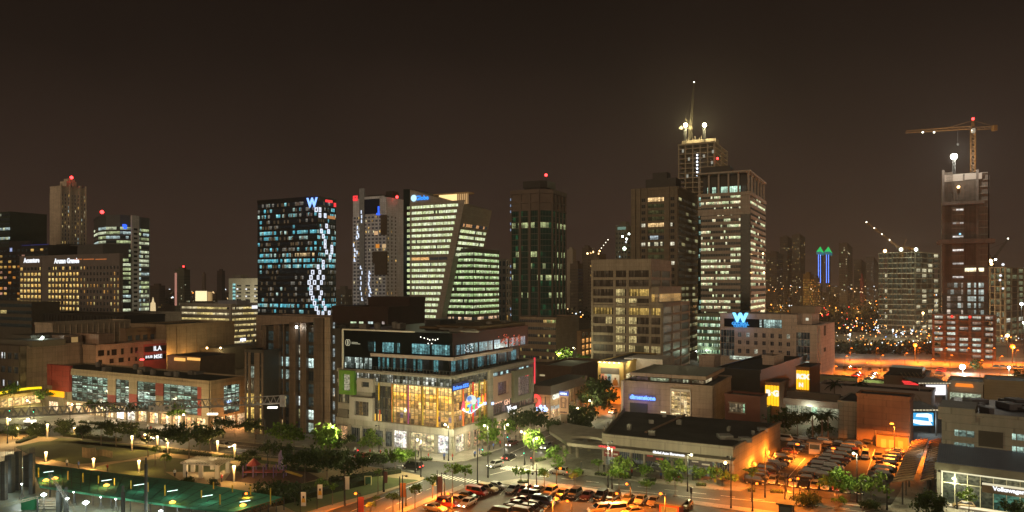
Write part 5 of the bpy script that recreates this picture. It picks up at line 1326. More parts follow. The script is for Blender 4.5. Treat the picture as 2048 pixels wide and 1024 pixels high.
# ------------------------------------------------------------------ the colourful corner building
dA = dof(912);C = D(905,dA);La = solve(C,-V,676);Ra = solve(C,U,1066)
b = Bld("corner_shopping_building","colourful corner shopping building, glowing yellow glass floors under a black glass top","shopping building",C,[-V * La,Vector(),U * Ra,U * Ra - V * La],19.5,mat("corner building panel",(.30,.28,.24),.55,.1,.3,streak=.15))
b.maxwin = 100
e,e1 = b.e[0],b.e[1]
r4 = random.Random(4);zG = 5.4;z3 = e.z(880,779);z2 = (zG + z3) / 2 - .2;zP = 19.4
wY = lambda q,k:jit((1,.66,.22),r4,.18) if k == 2 else (jit(r4.choice([(1,.55,.10),(.95,.48,.07),(.9,.54,.16)]),r4,.35) if k == 1 else jit(r4.choice([(.7,.36,.07),(.85,.5,.14),(.45,.22,.06)]),r4,.5))
wYd = lambda q,k:jit((.7,.42,.14),r4,.4) if k == 2 else jit(r4.choice([(.5,.28,.08),(.38,.2,.06),(.25,.14,.06),(.16,.10,.14)] if k else [(.35,.2,.06),(.2,.11,.04),(.12,.07,.03)]),r4,.6)
wW = lambda q,k:jit(r4.choice([(.24,.25,.18),(.4,.42,.35),(.1,.1,.07),(.03,.03,.02),(.6,.62,.55)]),r4,.6)
wB = lambda q,k:jit(r4.choice([(.10,.075,.03),(.06,.045,.02),(.03,.02,.012),(.16,.13,.07)]),r4,.6)
IN = glass_mat("play hall glass",gain=1.7,lo=.45,hi=1.2,scale=(.9,.9,1.7),shop=False,sample='FRONT')
def curtain(ed,s0,s1,z0,z1,nx,nz,colf,gm=GLASS_NEAR,bays=1,d=.05,fin=None,name="window"):
 W = (s1 - s0) / bays;fm = MB()
 for j in range(bays):b.win(ed,s0 + j * W,s0 + (j + 1) * W,z0,z1,nx,nz,colf,d=d,gm=gm,name=name)
 for j in range(bays * nx + 1):c = s0 + (s1 - s0) * j / (bays * nx);w = .11 if j % nx == 0 else .045;ed.box(fm,c - w,c + w,z0,z1,d,d + (.3 if j % nx == 0 else .12))
 for k in range(nz + 1):c = z0 + (z1 - z0) * k / nz;ed.box(fm,s0,s1,c - .06,c + .06,d,d + .13)
 fm.build("glazing_bars",fin or GALV,b.root)
sx = e.s
# front, ground floor shops
for (x0,x1,c,br) in ((789,815,(1,.93,.80),1.0),(822,870,(1,.80,.42),.62),(877,899,(1,.96,.9),1.0)):
 b.win(e,sx(x0),sx(x1),.5,zG - .5,6,2,lambda q,k:jit(sc(c,br),r4,.3 if br < 1 else .15),d=.06,gm=SHOP,name="shop_window")
b.win(e,sx(683),sx(697),.4,zG - 1,3,2,lambda q,k:jit((.55,.30,.14),r4,.3),d=.06,gm=GLASS_NEAR,name="shop_window")
for (x0,x1) in ((704,722),(726,748),(752,768),(772,786)):b.win(e,sx(x0),sx(x1),.4,zG - 1.2,4,2,lambda q,k:jit((.10,.105,.085) if x0 > 740 else (.03,.03,.025),r4,.7),d=.06,gm=GLASS_NEAR,name="shop_window")
prev = 0
for (x0,x1) in ((683,697),(704,722),(726,748),(752,768),(772,786),(789,815),(822,870),(877,899)):
 e.box(b.wall,prev,sx(x0),0,zG - .5,-.2,.5);prev = sx(x1)
e.box(b.wall,prev,La,0,zG - .5,-.2,.5)
e.box(b.wall,0,La + .9,zG - .5,zG + 1.3,-.2,.9);e1.box(b.wall,-.001,Ra,zG - .5,zG + 1.3,-.2,.9)
# front, glazed hall of two storeys
curtain(e,sx(786),La,zG + 1.3,z2 + .3,4,3,wYd,IN,4,fin=mat("bronze bars",(.22,.13,.05),.5,0),name="hall_window");curtain(e,sx(786),La,z2 + .3,z3 + .45,4,3,wY,IN,4,fin=mat("bronze bars",(.2,.12,.05)),name="hall_window")
curtain(e,sx(789),La,z3 + .75,zP - .5,5,2,wW,GLASS_NEAR,4,fin=STEEL)
curtain(e,sx(710),sx(788),z3 + .75,zP - .5,6,2,lambda q,k:wW(q,k) if k == 0 else sc(wW(q,k),.7),GLASS_NEAR,3,fin=STEEL)
curtain(e,sx(746),sx(786),zG + 1.4,z3 - .2,4,3,wB,GLASS_NEAR,2,fin=STEEL)
curtain(e,sx(679),sx(698),z2,z3 - 1.2,3,1,wB,GLASS_NEAR,1,fin=STEEL)
e.box(b.wall,0,La,zP - .5,zP,-.2,.5);e.box(b.wall,0,sx(788),z3 - .2,z3 + .75,-.2,.28);e.box(b.wall,sx(788),La,z3 + .45,z3 + .75,-.2,.3)
e.box(b.wall,0,sx(746),zG + 1.3,zG + 2.2,-.2,.25)
for (x0,x1,c) in ((785,789,(.8,.25,.03)),(758,762,(.55,.36,.02)),(817,820,(.35,.07,.28)),(846,849,(.4,.3,.05)),(875,879,(.7,.35,.03)),(786,789,(.12,.22,.03)),(760,763,(.45,.05,.02))):
 m = MB();e.box(m,sx(x0) + .1,sx(x0) + .1 + (sx(x1) - sx(x0)) * .5,z3 - 4 if x0 in (758,) else zG + 1.4,z3 + .5 if x0 != 760 else zG + 4.2,.2,.5);m.build("coloured_fin",mat(f"fin colour {c[0]:.2f} {c[2]:.2f}",c,.5,.1),b.root)
for (x0,x1,y0,y1,c) in ((746,752,827,842,(1,.55,.05)),(756,763,828,845,(1,.65,.15)),(720,727,824,832,(1,.6,.1)),(721,745,838,842,(1,.62,.1))):
 m = MB();e.box(m,sx(x0,.2),sx(x1,.2),e.z(x0,y1,.2),e.z(x0,y0,.2),.19,.26);m.build("lit_window",em(f"amber pane {x0}",c,.8),b.root)
def frame_box(ed,x0,x1,y0,y1,ix0,ix1,iy0,iy1,mtl,dep=1.1,name="framed_box",colf=wB):
 """deep square picture frame window proud of the facade"""
 s0,s1 = ed.s(x0,dep),ed.s(x1,dep);i0,i1 = ed.s(ix0,dep),ed.s(ix1,dep);xm = (x0 + x1) / 2
 z0,z1 = ed.z(xm,y1,dep),ed.z(xm,y0,dep);w0,w1 = ed.z(xm,iy1,dep),ed.z(xm,iy0,dep);m = MB()
 ed.box(m,s0,i0,z0,z1,.1,dep);ed.box(m,i1,s1,z0,z1,.1,dep);ed.box(m,i0,i1,w1,z1,.1,dep);ed.box(m,i0,i1,z0,w0,.1,dep)
 o = m.build(name,mtl,b.root);g_ = MB()
 n = 4
 for q in range(n):ed.rect(g_,i0 + (i1 - i0) * q / n,i0 + (i1 - i0) * (q + .95) / n,w0,w1,.45,0,colf(q,0))
 g_.build("window",GLASS_NEAR,o)
frame_box(e,678,708,741,789,685,700,749,781,GREENP,colf=lambda q,k:(.3,.28,.18) if q < 3 else (.12,.1,.05))
frame_box(e,714,746,757,784,723,738,764,774,mat("warm grey panel",(.34,.31,.28),.6,.1),colf=lambda q,k:(.02,.02,.015))
frame_box(e,699,745,795,840,708,737,803,831,mat("warm grey panel",(0,0,0)),colf=lambda q,k:(.05,.035,.02) if q != 1 else (.10,.06,.02))
m = MB();e.box(m,sx(678),sx(698),e.z(688,851),e.z(688,818),.1,.5);m.build("vent_louvre",mat("grey louvre",(.12,.11,.095),.6),b.root)
# side face
s_ = e1.s
for (x0,x1,br) in ((908,927,.8),(932,940,.6),(944,960,.4),(963,974,.5),(990,1002,.7),(1006,1018,.8),(1024,1036,.6),(1042,1056,.5)):
 b.win(e1,s_(x0),s_(x1),.5,zG - .5,4,2,lambda q,k:jit(sc((1,.82,.55) if x0 < 930 else (1,.62,.32),br),r4,.4),d=.06,gm=SHOP,name="shop_window")
prev = 0
for (x0,x1) in ((908,927),(932,940),(944,960),(963,974),(990,1002),(1006,1018),(1024,1036),(1042,1056)):
 e1.box(b.wall,prev,s_(x0),0,zG - .5,-.2,.5);prev = s_(x1)
e1.box(b.wall,prev,Ra,0,zG - .5,-.2,.5)
sc_ = s_(972)
curtain(e1,.1,sc_,zG + 1.3,z2 + .3,3,3,wYd,IN,4,fin=mat("bronze bars",(0,0,0)),name="hall_window");curtain(e1,.1,sc_,z2 + .3,z3 + .45,3,3,lambda q,k:wY(q,k) if r4.random() < .6 else wYd(q,k),IN,4,fin=mat("bronze bars",(0,0,0)),name="hall_window")
curtain(e1,.1,sc_,z3 + .75,zP - .5,4,2,lambda q,k:jit((.13,.12,.08),r4,.8),GLASS_NEAR,3,fin=STEEL)
e1.box(b.wall,0,Ra,zP - .5,zP,-.2,.5);e1.box(b.wall,0,sc_,z3 + .45,z3 + .75,-.2,.3)
e1.box(b.wall,s_(974),s_(981),0,zP,-.2,.9)
for (x0,c) in ((923,(.75,.12,.03)),(943,(.6,.05,.03)),(956,(.15,.25,.04)),(966,(.5,.3,.03))):
 m = MB();e1.box(m,s_(x0),s_(x0) + .4,zG + 1.3,z3 + 1,.2,.5);m.build("coloured_fin",mat(f"fin colour {c[0]:.2f} {c[2]:.2f}",c,.5,.1),b.root)
curtain(e1,s_(983),Ra,zP - 4.8,zP - 1.2,4,1,lambda q,k:(.45,.68,.68) if r4.random() < .33 else (.05,.04,.035),GLASS_NEAR,4,fin=STEEL)
curtain(e1,s_(983),Ra,zG + 1.4,zG + 4.6,4,1,lambda q,k:jit((.16,.09,.07),r4,.7),GLASS_NEAR,5,fin=STEEL)
e1.box(b.wall,s_(981),Ra,zG + 4.6,zP - 4.8,-.2,.3)
frame_box(e1,988,1023,750,801,996,1017,763,789,mat("dusty pink panel",(.40,.26,.21),.6,.1),colf=lambda q,k:jit((.12,.06,.045),r4,.6))
frame_box(e1,1028,1066,738,800,1037,1062,752,790,mat("olive panel",(.16,.16,.11),.6,.1),colf=lambda q,k:jit((.22,.15,.12),r4,.6))
# signs
sg = lambda px,py,d_=1.2:(e1.s(px,d_),e1.z(px,py,d_))
e1m = MB();a0,z0 = sg(905,776,.6);a1,_ = sg(938,772,.6);e1.box(e1m,a0,a1 + .3,z0 - .9,z0 + .9,.35,.6);e1m.build("sign_board",mat("navy board",(.01,.02,.12),.5,0),b.root)
b.text(e1,922,773.5,1.25,"Enderun KIDS",em("blue letters",(.05,.25,1),1.6),d=.66,bold=.03)
C7 = [("A",927,811,(1,.05,.12)),("C",934.5,815,(1,.8,.02)),("T",939.5,818,(.05,.45,1)),("I",943.5,817,(.9,.05,.15)),("V",948,813,(.05,.75,.1)),("E",952,810,(.9,.02,.25)),("F",957.5,804.5,(.1,.5,1)),("U",962.5,801,(1,.75,0)),("N",967.5,797,(1,.12,.02))]
for ch_,x,y,c in C7:b.text(e1,x,y,2.7,ch_,em(f"letter light {c[0]}{c[1]}{c[2]}",c,1.1),d=1.9,bold=.06,sx=1.15)
m = MB();prevp = None
for t in range(13):
 x = 924.5 + (967 - 924.5) * t / 12;y = 817.5 + 7.2 * math.sin(min(1,t / 5.0) * math.pi / 2) - (0 if t < 5 else (t - 5) * 2.75)
 p_ = e1.pt(e1.s(x,1.3),e1.z(x,y,1.3),1.3)
 if prevp is not None:m.tube(prevp,p_,.36,n=6)
 prevp = p_
m.build("white_swoosh",em("white tube sign",(.85,.92,1),1.3),b.root)
for (x,y,r_,c) in ((943,800,1.35,(.85,.95,.9)),(939.5,797.5,.7,(.1,.3,.9)),(947,803,.8,(.1,.7,.25)),(940,803.5,.7,(.9,.5,.5))):      # plain coloured roundels in place of the mascot
 p_ = e1.pt(e1.s(x,1.4),e1.z(x,y,1.4),1.4);sphere_mb(p_,r_).build("sign_roundel",em(f"roundel light {c[0]}{c[1]}",c,.9),b.root)
b.text(e1,992,804,1.7,"BURGOO",em("peach letters",(1,.55,.35),1),d=.6,bold=.02);b.text(e1,1014,804,2.2,"GH",em("peach letters",(1,1,1)),d=.6);b.text(e1,1024,818,2.6,"Yogu",S_WHITE,d=.9,bold=.08)
for x in (971,986):m = MB();a0,z0 = sg(x,807);e1.box(m,a0 - .5,a0 + .5,z0 - .35,z0 + .35,1.0,1.2);m.build("small_blue_sign",em("pale blue small sign",(.5,.65,1),1.8),b.root)
m = MB();e1.box(m,Ra - .1,Ra + .25,zP - 7,zP + .8,.3,.7);m.build("red_edge_light",em("red edge light",(1,.05,.08),.9),b.root)
m = MB();[e1.box(m,e1.s(1050 + q * 4,.4),e1.s(1052.5 + q * 4,.4),zP - 4.2,zP - 2.6,.2,.45) for q in range(4)];m.build("red_letters_strip",em("red small letters",(1,.1,.08),1),b.root)
# black glass top
hT = e.z(905,667);zL = e.z(905,721)
TOPG = mat("black reflective glass",(.004,.006,.007),.3,0,spec=.12)
tb = MB();q0,q1 = sx(687),La
cR = e1.s(1056)
pa = -V * (La - q0);tb.prism([(p.x,p.y) for p in (pa,Vector(),U * cR,pa + U * cR)],zL + .8,hT);
pin = [pa + U * 1.5,-V * 3 + U * 3,U * cR - V * 3,pa + U * cR];tb.prism([(p.x,p.y) for p in pin],19.5,zL + .8)
tb.prism([(p.x,p.y) for p in (pa,-V * (La - sx(745)),-V * (La - sx(745)) + U * 9,pa + U * 9)],19.5,zL + .8)
tb.build("black_glass_top",TOPG,b.root)
lg_ = MB();e.box(lg_,sx(745),La + .9,zL,zL + .8,-4,.9);e1.box(lg_,-.8,e1.s(1020),zL - .001,zL + .799,-4,.9);lg_.build("ledge",mat("pale pink ledge",(.40,.33,.30),.6,.1),b.root)
wT = lambda q,k:jit((.18,.45,.48),r4,.6) if r4.random() < .75 else (.01,.03,.03)
zw0,zw1 = e.z(880,717),e.z(880,696)
for (x0,x1,pr) in ((736,751,.5),(765,788,.7),(790,800,.3),(824,860,1),(864,900,1)):
 b.win(e,sx(x0),sx(x1),zL + 1.2,zL + 3.7,7,1,lambda q,k:jit((.15,.36,.38),r4,.6) if r4.random() < pr else (.008,.02,.02),d=.06,gm=GLASS_NEAR)
for (x0,x1,pr) in ((910,930,.9),(934,955,.55),(958,985,.6),(988,1015,.45),(1018,1050,.4)):
 b.win(e1,e1.s(x0),e1.s(x1),zL + 1.2,zL + 3.6,7,1,lambda q,k:jit((.15,.30,.36),r4,.7) if r4.random() < pr else (.01,.015,.02),d=.06,gm=GLASS_NEAR)
et = Edge(C,pin[0],pin[1]);et2 = Edge(C,pin[1],pin[2])
for j in range(6):b.win(et,6 + j * (et.len - 7) / 6,6 + (j + .85) * (et.len - 7) / 6,20.0,zL - .5,5,1,lambda q,k:jit((.07,.2,.21),r4,.8) if r4.random() < .6 else (.01,.01,.01),d=.06,gm=GLASS_NEAR)
for j in range(6):b.win(et2,1 + j * (et2.len - 2) / 6,1 + (j + .85) * (et2.len - 2) / 6,20.0,zL - .5,5,1,lambda q,k:jit((.08,.22,.25),r4,.8) if r4.random() < .55 else (.01,.01,.01),d=.06,gm=GLASS_NEAR)
for (x0,x1,yy) in ((690,708,727),(710,726,726),(728,744,728)):b.win(e,sx(x0),sx(x1),20.0,zL - .6,6,2,lambda q,k:jit((.45,.55,.5),r4,.8) if r4.random() < .45 else (.06,.08,.07),d=.06,gm=GLASS_NEAR)
m = MB();e.box(m,q0 - .15,q0 + .15,19.5,hT,0,.5);e.box(m,q0,sx(830),hT - .1,hT + .25,0,.5);m.build("edge_trim",mat("bright trim",(.7,.68,.6),.4,0),b.root)
m = MB();e.box(m,sx(776),sx(880),hT,e.z(830,652,-14),-26,-14);e1.box(m,14,cR - 1,hT,hT + 1.0,-14,-.5);m.build("roof_plant",mat("roof screen",(.13,.09,.05),.8),b.root)
m = MB();e.box(m,sx(846,-15),sx(876,-15),e.z(830,652,-14),e.z(860,640,-15),-24,-16);m.build("roof_unit",DARKP,b.root)
m = MB()
for j in range(26):s__ = sx(745) + (La - sx(745)) * j / 25;e.box(m,s__ - .07,s__ + .07,19.5,20.7,-.4,-.25)
for j in range(18):s__ = cR * .7 * j / 17;e1.box(m,s__ - .07,s__ + .07,19.5,20.7,-.4,-.25)
e.box(m,sx(745),La,20.6,20.7,-.4,-.25);m.build("terrace_railing",STEEL,b.root)
spm = MB()
for (x,y) in ((842,674),(849,676),(856,678),(860,680),(866,679),(871,680),(876,678),(857,687),(864,687)):spm.lathe([(.02,-.14),(.16,0),(.02,.14)],6,e.pt(sx(x),e.z(x,y),.12))
tag(spm.build("ceiling_spots",em("ceiling spot light",(1,.97,.85),3.5),b.root),kind="stuff")
spm = MB()
for q in range(42):x = r4.uniform(995,1038);y = r4.uniform(669,690);spm.lathe([(.02,-.16),(.2,0),(.02,.16)],5,e1.pt(e1.s(x),e1.z(x,y),.12))
tag(spm.build("painted_red_reflections",em("red reflection glow",(1,.16,.08),.6),b.root),kind="stuff")  # glowing dots painted on the glass as red reflections
spm = MB()
for q in range(22):x = r4.uniform(926,946);y = r4.uniform(686,704);spm.lathe([(.02,-.12),(.15,0),(.02,.12)],5,e1.pt(e1.s(x),e1.z(x,y),.12))
tag(spm.build("painted_cool_reflections",em("cool reflection glow",(.8,.9,.95),1.0),b.root),kind="stuff")  # pale glowing dots imitate reflections in the black glass
m = MB()
for k_ in (0,1):
 for t in range(16):
  a0 = t / 16 * 2 * math.pi;a1 = (t + 1) / 16 * 2 * math.pi;c0 = (sx(694.5) + k_ * .62,e.z(697,685))
  m.tube(e.pt(c0[0] + .45 * math.cos(a0),c0[1] + .8 * math.sin(a0),.15),e.pt(c0[0] + .45 * math.cos(a1),c0[1] + .8 * math.sin(a1),.15),.09,n=4)
e.box(m,sx(704),sx(716),e.z(705,685),e.z(705,684),.1,.2);e.box(m,sx(704),sx(721),e.z(705,687.6),e.z(705,686.6),.1,.2);m.build("logo",em("pale gold logo",(.8,.75,.5),.55),b.root)
for (x,yy,d_,en,c,r_) in ((800,870,4,260,(1,.95,.8),1),(850,880,4.5,260,(1,.85,.5),1),(890,890,4,260,(1,.95,.85),1),(850,800,6,400,(1,.7,.25),2)):
 light("shopfront_light",en,c,r_,b.root,e.pt(sx(x),4 if yy > 850 else 11,d_))
for (s__,en) in ((4,500),(12,500),(24,700),(34,700)):
 light("shopfront_light",en,(1,.75,.45),1,b.root,e1.pt(s__,4.2,3))
b.done(parapet=.2);clutter(b,[Vector((p.x,p.y,0)) for p in (pa,Vector(),U * cR,pa + U * cR)],hT,16,5)
# ------------------------------------------------------------------ right of the side street
# low shop building with red ring sign
d = 226;C = D(1100,d);L = solve(C,-V,1062);R = solve(C,U,1172)
b = Bld("shop_building","low tan shop building with a red ring sign and dark roof, beyond the corner building","shop building",C,[-V * L,Vector(),U * R,U * R - V * L],zat(790,d),mat("tan shop wall",(.36,.25,.16),.8,.1,.3,streak=.1),DARKP)
e,e1 = b.e[0],b.e[1]
m = MB();e.box(m,-.5,L + .4,b.h,zat(772,d),-R,.4);e1.box(m,0,1,b.h + .1,zat(772,d) - .1,-3,.39);m.build("roof_storey",mat("dark brown roof panel",(.05,.04,.036),.6),b.root)
ring = MB()
for t in range(20):
 a0,a1 = t / 20 * 2 * math.pi,(t + 1) / 20 * 2 * math.pi;c0 = (e.s(1072,.6),e.z(1072,801,.6));ring.tube(e.pt(c0[0] + 1.3 * math.cos(a0),c0[1] + 1.55 * math.sin(a0),.6),e.pt(c0[0] + 1.3 * math.cos(a1),c0[1] + 1.55 * math.sin(a1),.6),.55,n=6)
ring.build("red_ring_sign",em("red ring light",(1,.07,.06),1.2),b.root)
b.text(e,1083,817,2.4,"Ubb",em("blue white letters",(.45,.62,1),1.7),d=.6,bold=.08)
m = MB();e.box(m,e.s(1091),e.s(1092.5),e.z(1091,820),e.z(1091,793),.3,.45);m.build("dark_vertical_letters",DARKP,b.root)
b.text(e1,1113,793,1.9,"CRAVE",em("white shop letters",(.9,.95,.85),1.1),d=.4,bold=.06);b.text(e1,1112,814,1.8,"El Camino",em("dim white letters",(.7,.8,.8),.5),d=.4)
for j in range(6):b.win(e1,1 + j * R / 6,(j + .8) * R / 6,.4,3.4,3,1,lambda q,k:jit((.8,.5,.25),RND,.6) if j < 2 else (.1,.06,.03),gm=SHOP,name="shop_window")
for j in range(3):b.win(e,1 + j * L / 3,(j + .8) * L / 3,.4,3.4,3,1,lambda q,k:jit((1,.65,.3),RND,.6),gm=SHOP,name="shop_window")
for j in range(10):e1.box(b.wall,8 + j * 2.5,8.4 + j * 2.5,3.6,b.h,-.1,.35)
light("shop_wash",1500,(1,.65,.35),.5,b.root,e.pt(L * .6,3.5,6))
light("shop_wash",900,(1,.7,.45),.5,b.root,e1.pt(5,3.5,6))
b.done(parapet=.0,roof=False)
# brown low wall blocks behind
b,L,R = plain("low_block","plain brown low block with a lit slot, behind the red ring shop building","low building",1142,300,1075,1200,737,mat("brown render",(.16,.095,.06),.85,.12,.3));
m = MB();b.e[0].box(m,b.e[0].s(1080),b.e[0].s(1090),b.e[0].z(1085,752),b.e[0].z(1085,749),.1,.3);m.build("lit_slot",em("dim cream slot",(.8,.65,.35),.6),b.root);b.done()
b,L,R = plain("low_shop_row","orange lit low row of shops between the parking podium and the beige stepped tower","shop row",1162,420,1148,1200,665,mat("lit tan render",(.35,.2,.1),.8,.2,.3))
b.grid(b.e[1],0,4,b.h / 4,1.0,3.4,0,R,5,2,lambda i,j,a:jit((1,.45,.12),RND,.5) if i < 3 else (.03,.02,.01));b.done()
# pylon sign
o = P(1128,872);root = empty("pylon_sign",o,"tall totem sign with a red emblem panel and blue top panel, beside the showroom canopy","sign")
h = zat(783,o.y)
m = MB();m.prism([(p.x,p.y) for p in (-V * .85 - U * .25,V * .85 - U * .25,V * .85 + U * .25,-V * .85 + U * .25)],0,h - 6.2);m.build("post",mat("totem post",(.30,.23,.16),.6,.1),root)
eP = Edge(o,-V * 1.25 - U * .35,V * 1.25 - U * .35)
m = MB();m.prism([(p.x,p.y) for p in (-V * 1.25 - U * .33,V * 1.25 - U * .33,V * 1.25 + U * .33,-V * 1.25 + U * .33)],h - 6.2,h - 1.15);m.build("panel",mat("totem panel",(.55,.36,.22),.6,.05,emit=(.55,.28,.14),es=.3),root)
m = MB();m.prism([(p.x,p.y) for p in (-V * 1.27 - U * .34,V * 1.27 - U * .34,V * 1.27 + U * .34,-V * 1.27 + U * .34)],h - 1.15,h);m.build("top_panel",em("blue panel light",(.02,.10,.6),.8),root)
text_obj("OPEN",.75,em("white letters",(.8,.9,1),1.6),root,eP.pt(1.25,h - .6,.06),V,"lettering",bold=.05)
m = MB()
eR = Edge(o,-V * 1.25 - U * .33,V * 1.25 - U * .33);rm = em("dark red emblem",(.22,.03,.015),.35)
for (a0,b0,a1,b1) in ((.85,.75,.7,2.9),(.7,2.9,.85,3.1),(1.65,.75,1.8,2.9),(1.8,2.9,1.65,3.1),(.78,1.9,1.72,1.9),(.55,3.25,1.95,3.25),(.55,.55,1.95,.55),(.55,.55,.4,2.8),(1.95,.55,2.1,2.8),(.4,2.8,.55,3.25),(2.1,2.8,1.95,3.25)):
 m.tube(eR.pt(a0,h - 5.0 + b0,.08),eR.pt(a1,h - 5.0 + b1,.08),.11,n=4)
m.build("emblem",rm,root);text_obj("HONDA",.55,rm,root,eR.pt(1.25,h - 5.75,.06),V,"lettering",bold=.06)

# showroom with the flat roof and the corner canopy
C = P(1467,962);eS = Edge(C,-V * 80,Vector())
Ls = 80 - eS.s(1207);Rs = solve(C,U,1561);hS = Edge(C,-V * Ls,Vector()).z(1467,897)
SHW = mat("pale showroom wall",(.23,.20,.155),.75,.1,.3,streak=.12)
b = Bld("car_showroom","long low car showroom with big dark flat roof and projecting canopy with an oval opening","showroom",C,[-V * Ls,Vector(),P(1561,846,hS) - C - Z * hS,P(1250,821,hS) - C - Z * hS],hS - .2,SHW,mat("showroom roof membrane",(.045,.038,.034),.85,.35,.15))
e,e1,e3 = b.e[0],b.e[1],b.e[3]
hc = e.z(1467,912);fh_ = 5.2
m = MB();e.box(m,-7,Ls + .6,hS - 2.6,hS - 1.9,0,3.2);e.box(m,-.02,Ls,hS - 1.9,hS + .45,-.3,.5);m.build("fascia",SHW,b.root)
# corner canopy plate towards the side street
cp = MB();zc = hS - 2.62
outl = [-V * Ls - U * 3.2,-V * (Ls + 8) - U * 2.8,P(1092,862,zc) - C,P(1118,846,zc) - C,-V * (Ls - .1) + U * 13,-V * (Ls - .1) - U * 3.2]
outl = [Vector((p.x,p.y,0)) for p in outl]
cc = -V * (Ls + 5.5) + U * 3.5
ova = [cc + V * 4.6 * math.cos(t / 24 * 2 * math.pi) + U * 2.9 * math.sin(t / 24 * 2 * math.pi) for t in range(24)]
def ring_fill(mb,outer,inner,z,flip=False):
 n = len(inner);per = []
 for p in inner:                                   # radial projection of the oval on to the outline
  dr = (p - cc);best = None
  for k in range(len(outer)):
   a,c = outer[k],outer[(k + 1) % len(outer)];s_ = c - a;den = dr.x * s_.y - dr.y * s_.x
   if abs(den) < 1e-9:continue
   t = ((a.x - cc.x) * s_.y - (a.y - cc.y) * s_.x) / den;q = ((a.x - cc.x) * dr.y - (a.y - cc.y) * dr.x) / den
   if t > 0 and -1e-6 <= q <= 1 + 1e-6 and (best is None or t < best):best = t
  per.append(cc + dr * (best or 1.2))
 for k in range(n):
  j = (k + 1) % n;q = [inner[k],per[k],per[j],inner[j]]
  if flip:q.reverse()
  mb.quad([(p.x,p.y,z) for p in q])
 return per
per = ring_fill(cp,outl,ova,zc + .55);ring_fill(cp,outl,ova,zc,True)
for k in range(24):
 j = (k + 1) % 24;cp.quad([(ova[k].x,ova[k].y,zc),(ova[j].x,ova[j].y,zc),(ova[j].x,ova[j].y,zc + .55),(ova[k].x,ova[k].y,zc + .55)])
 cp.quad([(per[k].x,per[k].y,zc - .1),(per[j].x,per[j].y,zc - .1),(per[j].x,per[j].y,zc + .6),(per[k].x,per[k].y,zc + .6)]);cp.quad([(per[j].x,per[j].y,zc - .1),(per[k].x,per[k].y,zc - .1),(per[k].x,per[k].y,zc + .6),(per[j].x,per[j].y,zc + .6)])
cp.build("canopy",mat("canopy concrete",(.30,.27,.21),.8,.15,.4),b.root)
for (x,y) in ((1128,928),(1155,915),(1140,908),(1162,898),(1178,903)):
 p_ = P(x,y) - C;m = MB();m.tube((p_.x,p_.y,0),(p_.x,p_.y,zc),.42,n=10);m.build("column",SHW,b.root)
m = MB();r0 = -V * Ls
rb = P(1250,821,hS) - C - Z * hS
for (p0,p1) in ((r0,rb),):m.box8([p0 - V * .35,p1 - V * .35,p1,p0] + [q + Z * (hS + .6) for q in (p0 - V * .35,p1 - V * .35,p1,p0)])
for q in range(7):p0 = r0.lerp(rb,(q + .5) / 7) - V * .2;m.tube((p0.x,p0.y,hS + .5),(p0.x,p0.y,hS + 1.7),.1)
m.build("parapet_wall",SHW,b.root)
m = MB();a_ = P(1291,866,hS) - C;c_ = P(1370,831,hS) - C;tt = (c_ - a_).normalized();nn = Vector((-tt.y,tt.x,0)) * .25
m.box8([a_ - nn,c_ - nn,c_ + nn,a_ + nn] + [q + Z * .35 for q in (a_ - nn,c_ - nn,c_ + nn,a_ + nn)]);m.build("roof_ridge",mat("roof ridge",(.28,.18,.12),.8),b.root)
m = MB()
for (x,y,w) in ((1302,846,1.2),(1328,833,1.0),(1525,862,2.0),(1490,882,2.4),(1450,876,3.0),(1506,868,.7)):
 p_ = P(x,y,hS) - C;m = MB();m.box(p_.x - w / 2,p_.x + w / 2,p_.y - w / 2,p_.y + w / 2,hS - .1,hS + .8);m.build("roof_unit",GREYP,b.root)
for j in range(9):
 a0,a1 = Ls * (.02 + j * .108),Ls * (.02 + j * .108) + Ls * .09
 b.win(e,a0,a1,.3,4.0,5,2,lambda q,k:sc((.22,.23,.17),RND.uniform(.3,1.2)) if j in (0,6,7) else sc((.06,.06,.05),RND.uniform(.2,1.2)),gm=GLASS_NEAR,name="showroom_window")
 e.box(b.wall,a1,a1 + Ls * .018,0,hS - 2.6,-.2,.5)
e.box(b.wall,0,Ls,4.0,hS - 2.6,-.2,.3)
for (x0,x1,y0,y1,nm,cl) in ((1208,1238,898,912,"red",(.16,.02,.02)),(1290,1330,906,921,"dark",(.05,.03,.03)),(1340,1370,908,922,"dim",(.10,.09,.08)),(1379,1424,918,931,"grey",(.07,.06,.07))):
 m = MB();s0,s1 = e.s(x0,.6),e.s(x1,.6);zz0,zz1 = e.z(x0,y1,.6),e.z(x0,y0,.6);e.box(m,s0,s1,zz0,zz1,.3,.6);o = m.build("poster",mat("poster " + nm,cl,.4,.2,1.0),b.root)
 m2 = MB();w = s1 - s0;hh = zz1 - zz0
 if nm == "red":[e.box(m2,s0 + w * q,s0 + w * (q + .3),zz0 + hh * (.4 - .15 * abs(q - .1)),zz0 + hh * .55,.6,.64) for q in (.08,.62)]
 else:e.box(m2,s0 + w * .1,s0 + w * .4,zz0 + hh * .6,zz0 + hh * .8,.6,.64);e.box(m2,s0 + w * .55,s0 + w * .9,zz0 + hh * .3,zz0 + hh * .55,.6,.64)
 m2.build("poster_art",mat("poster art " + nm,(.45,.40,.38) if nm != "dark" else (.35,.05,.05),.5),o)
b.text(e,1214,894,.62,"HONDA CARS",em("red letters",(1,.05,.06),1.1),d=3.3,bold=.05)
b.text(e,1337,907.5,.72,"Global Auto Showroom",S_WHITE,d=3.4,bold=.06)
m = MB();e1.box(m,0,e1.len,hS - .2,hS + .45,-.3,.3);e1.box(m,-.5,.1,0,hS - 2.6,-.3,.35);m.build("side_trim",SHW,b.root)
